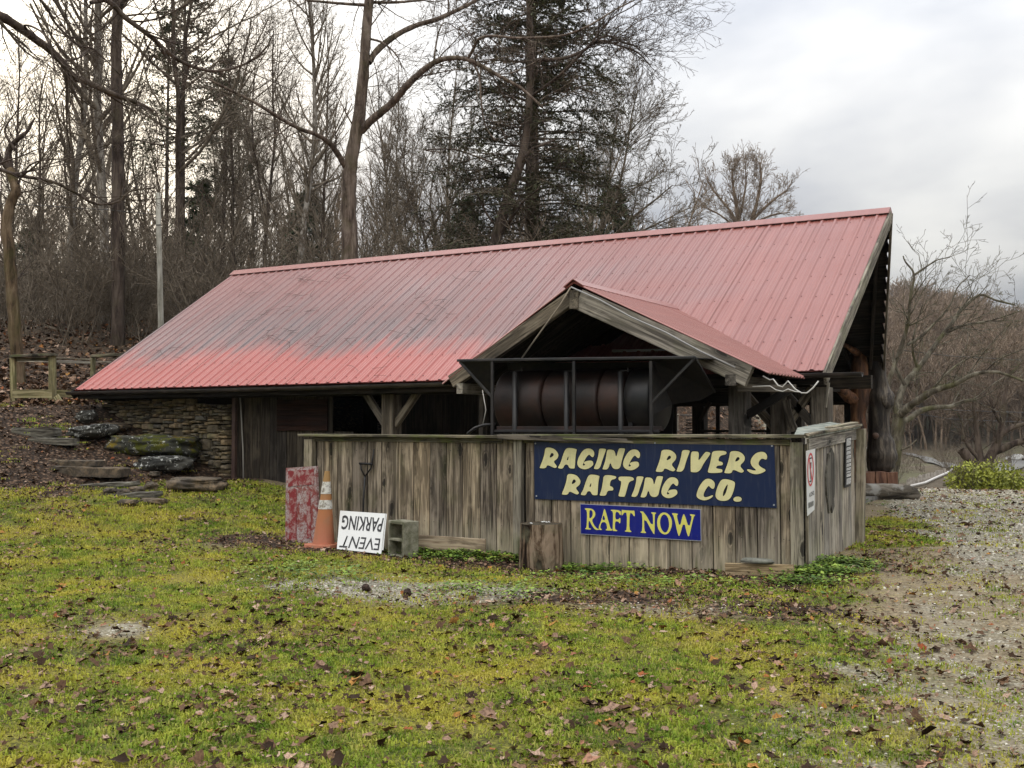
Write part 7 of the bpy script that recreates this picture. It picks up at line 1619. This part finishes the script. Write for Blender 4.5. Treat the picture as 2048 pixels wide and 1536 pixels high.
# gravel
def peb(seed, mat):
    rr = random.Random(seed); bm = bmesh.new(); bmesh.ops.create_icosphere(bm, subdivisions=1, radius=1)
    for v in bm.verts: v.co = Vector((v.co.x * rr.uniform(.75, 1.2), v.co.y * rr.uniform(.6, 1), v.co.z * .55)) * rr.uniform(.85, 1.1)
    me = bpy.data.meshes.new('pebble'); bm.to_mesh(me); bm.free(); me.materials.append(mat); return me
M = Mt('gravel_stones', .85, .3); M.color(M.ramp(M.rand(), [(0, (.16, .14, .10)), (.3, (.31, .28, .215)), (.6, (.44, .405, .325)), (.85, (.60, .57, .49)), (1, (.40, .31, .19))])); PEBM = M.m
pebs = [peb(700 + i, PEBM) for i in range(4)]
x, y, g = rd_points(60000, 4.2, 24, -.45, .56, 13, dens=lambda x, y: np.clip(gravel(x, y) - .12, 0, 1))
n = len(x); _, d_ = RD(x, y)
scatter('gravel', np.stack([x, y, G(x, y) + .001], 1), np.stack([g.normal(0, .3, n), g.normal(0, .3, n), g.random(n) * 6.28], 1), g.uniform(.005, .014, n) * (1 + np.clip(d_ - 6, 0, 16) * .09), g.integers(0, 4, n), pebs, 'grey crushed stone of the lot and the worn lawn patches', 'gravel')
# green weeds along the fence foot
M = Mt('weed_leaves', .6, .3); M.color(M.ramp(M.rand(), [(0, (.04, .09, .012)), (.5, (.12, .20, .022)), (1, (.25, .34, .045))])); WEED = M.m
def weed_me(seed):
    rr = random.Random(seed); V, Q_ = [], []
    for k in range(16):
        c = Vector((rr.gauss(0, .045), rr.gauss(0, .045), rr.uniform(.005, .06))); a = Vector((rr.gauss(0, 1), rr.gauss(0, 1), rr.uniform(-.1, .5))).normalized(); b = a.cross(Vector((0, 0, 1))).normalized(); l_ = rr.uniform(.018, .042); n0 = len(V); V += [c, c + a * l_ * .5 + b * l_ * .42, c + a * l_, c + a * l_ * .5 - b * l_ * .42]; Q_.append((n0, n0 + 1, n0 + 2, n0 + 3))
    return quads_mesh('weed', [tuple(v) for v in V], Q_, mat=WEED)
weeds = [weed_me(800 + i) for i in range(4)]; g = np.random.default_rng(14); P_ = []
for (px, py, ru, n_) in ((870, 1112, .28, 60), (930, 1118, .35, 90), (1000, 1108, .25, 70), (1135, 1140, .16, 40), (1200, 1142, .3, 50), (1640, 1150, .22, 150), (1680, 1130, .2, 110), (1615, 1168, .2, 60), (620, 1150, .5, 60), (960, 1185, .5, 60), (1290, 1165, .6, 60), (820, 1108, .2, 30), (1710, 1010, .4, 40)):
    h_ = hit(px, py)[0]
    for k in range(n_):
        xx, yy = h_.x + g.normal(0, ru), h_.y + g.normal(0, ru * .45)
        if xx < .02 and yy > -.06 and yy < 2.2: yy = -.06 - abs(g.normal(0, .05))
        P_.append((xx, yy, Gz(xx, yy)))
n = len(P_); scatter('weeds', P_, np.stack([np.zeros(n), np.zeros(n), g.random(n) * 6.28], 1), g.uniform(.7, 1.3, n), g.integers(0, 4, n), weeds, 'low bright green weeds growing along the fence foot', 'weeds')

# ================================================================== AIR
V, Qd = [], []
boxV(V, Qd, -860, 520, -360, 920, -6, 72)
HZ = bpy.data.materials.new('haze'); HZ.use_nodes = True; HZ.node_tree.nodes.clear()
vp_ = HZ.node_tree.nodes.new('ShaderNodeVolumePrincipled'); vo_ = HZ.node_tree.nodes.new('ShaderNodeOutputMaterial'); HZ.node_tree.links.new(vp_.outputs[0], vo_.inputs['Volume'])
vp_.inputs['Color'].default_value = (.82, .86, .92, 1); vp_.inputs['Density'].default_value = .00014
hz_ = obj('haze', mesh('haze', V, Qd, HZ)); tag(hz_, kind='stuff')
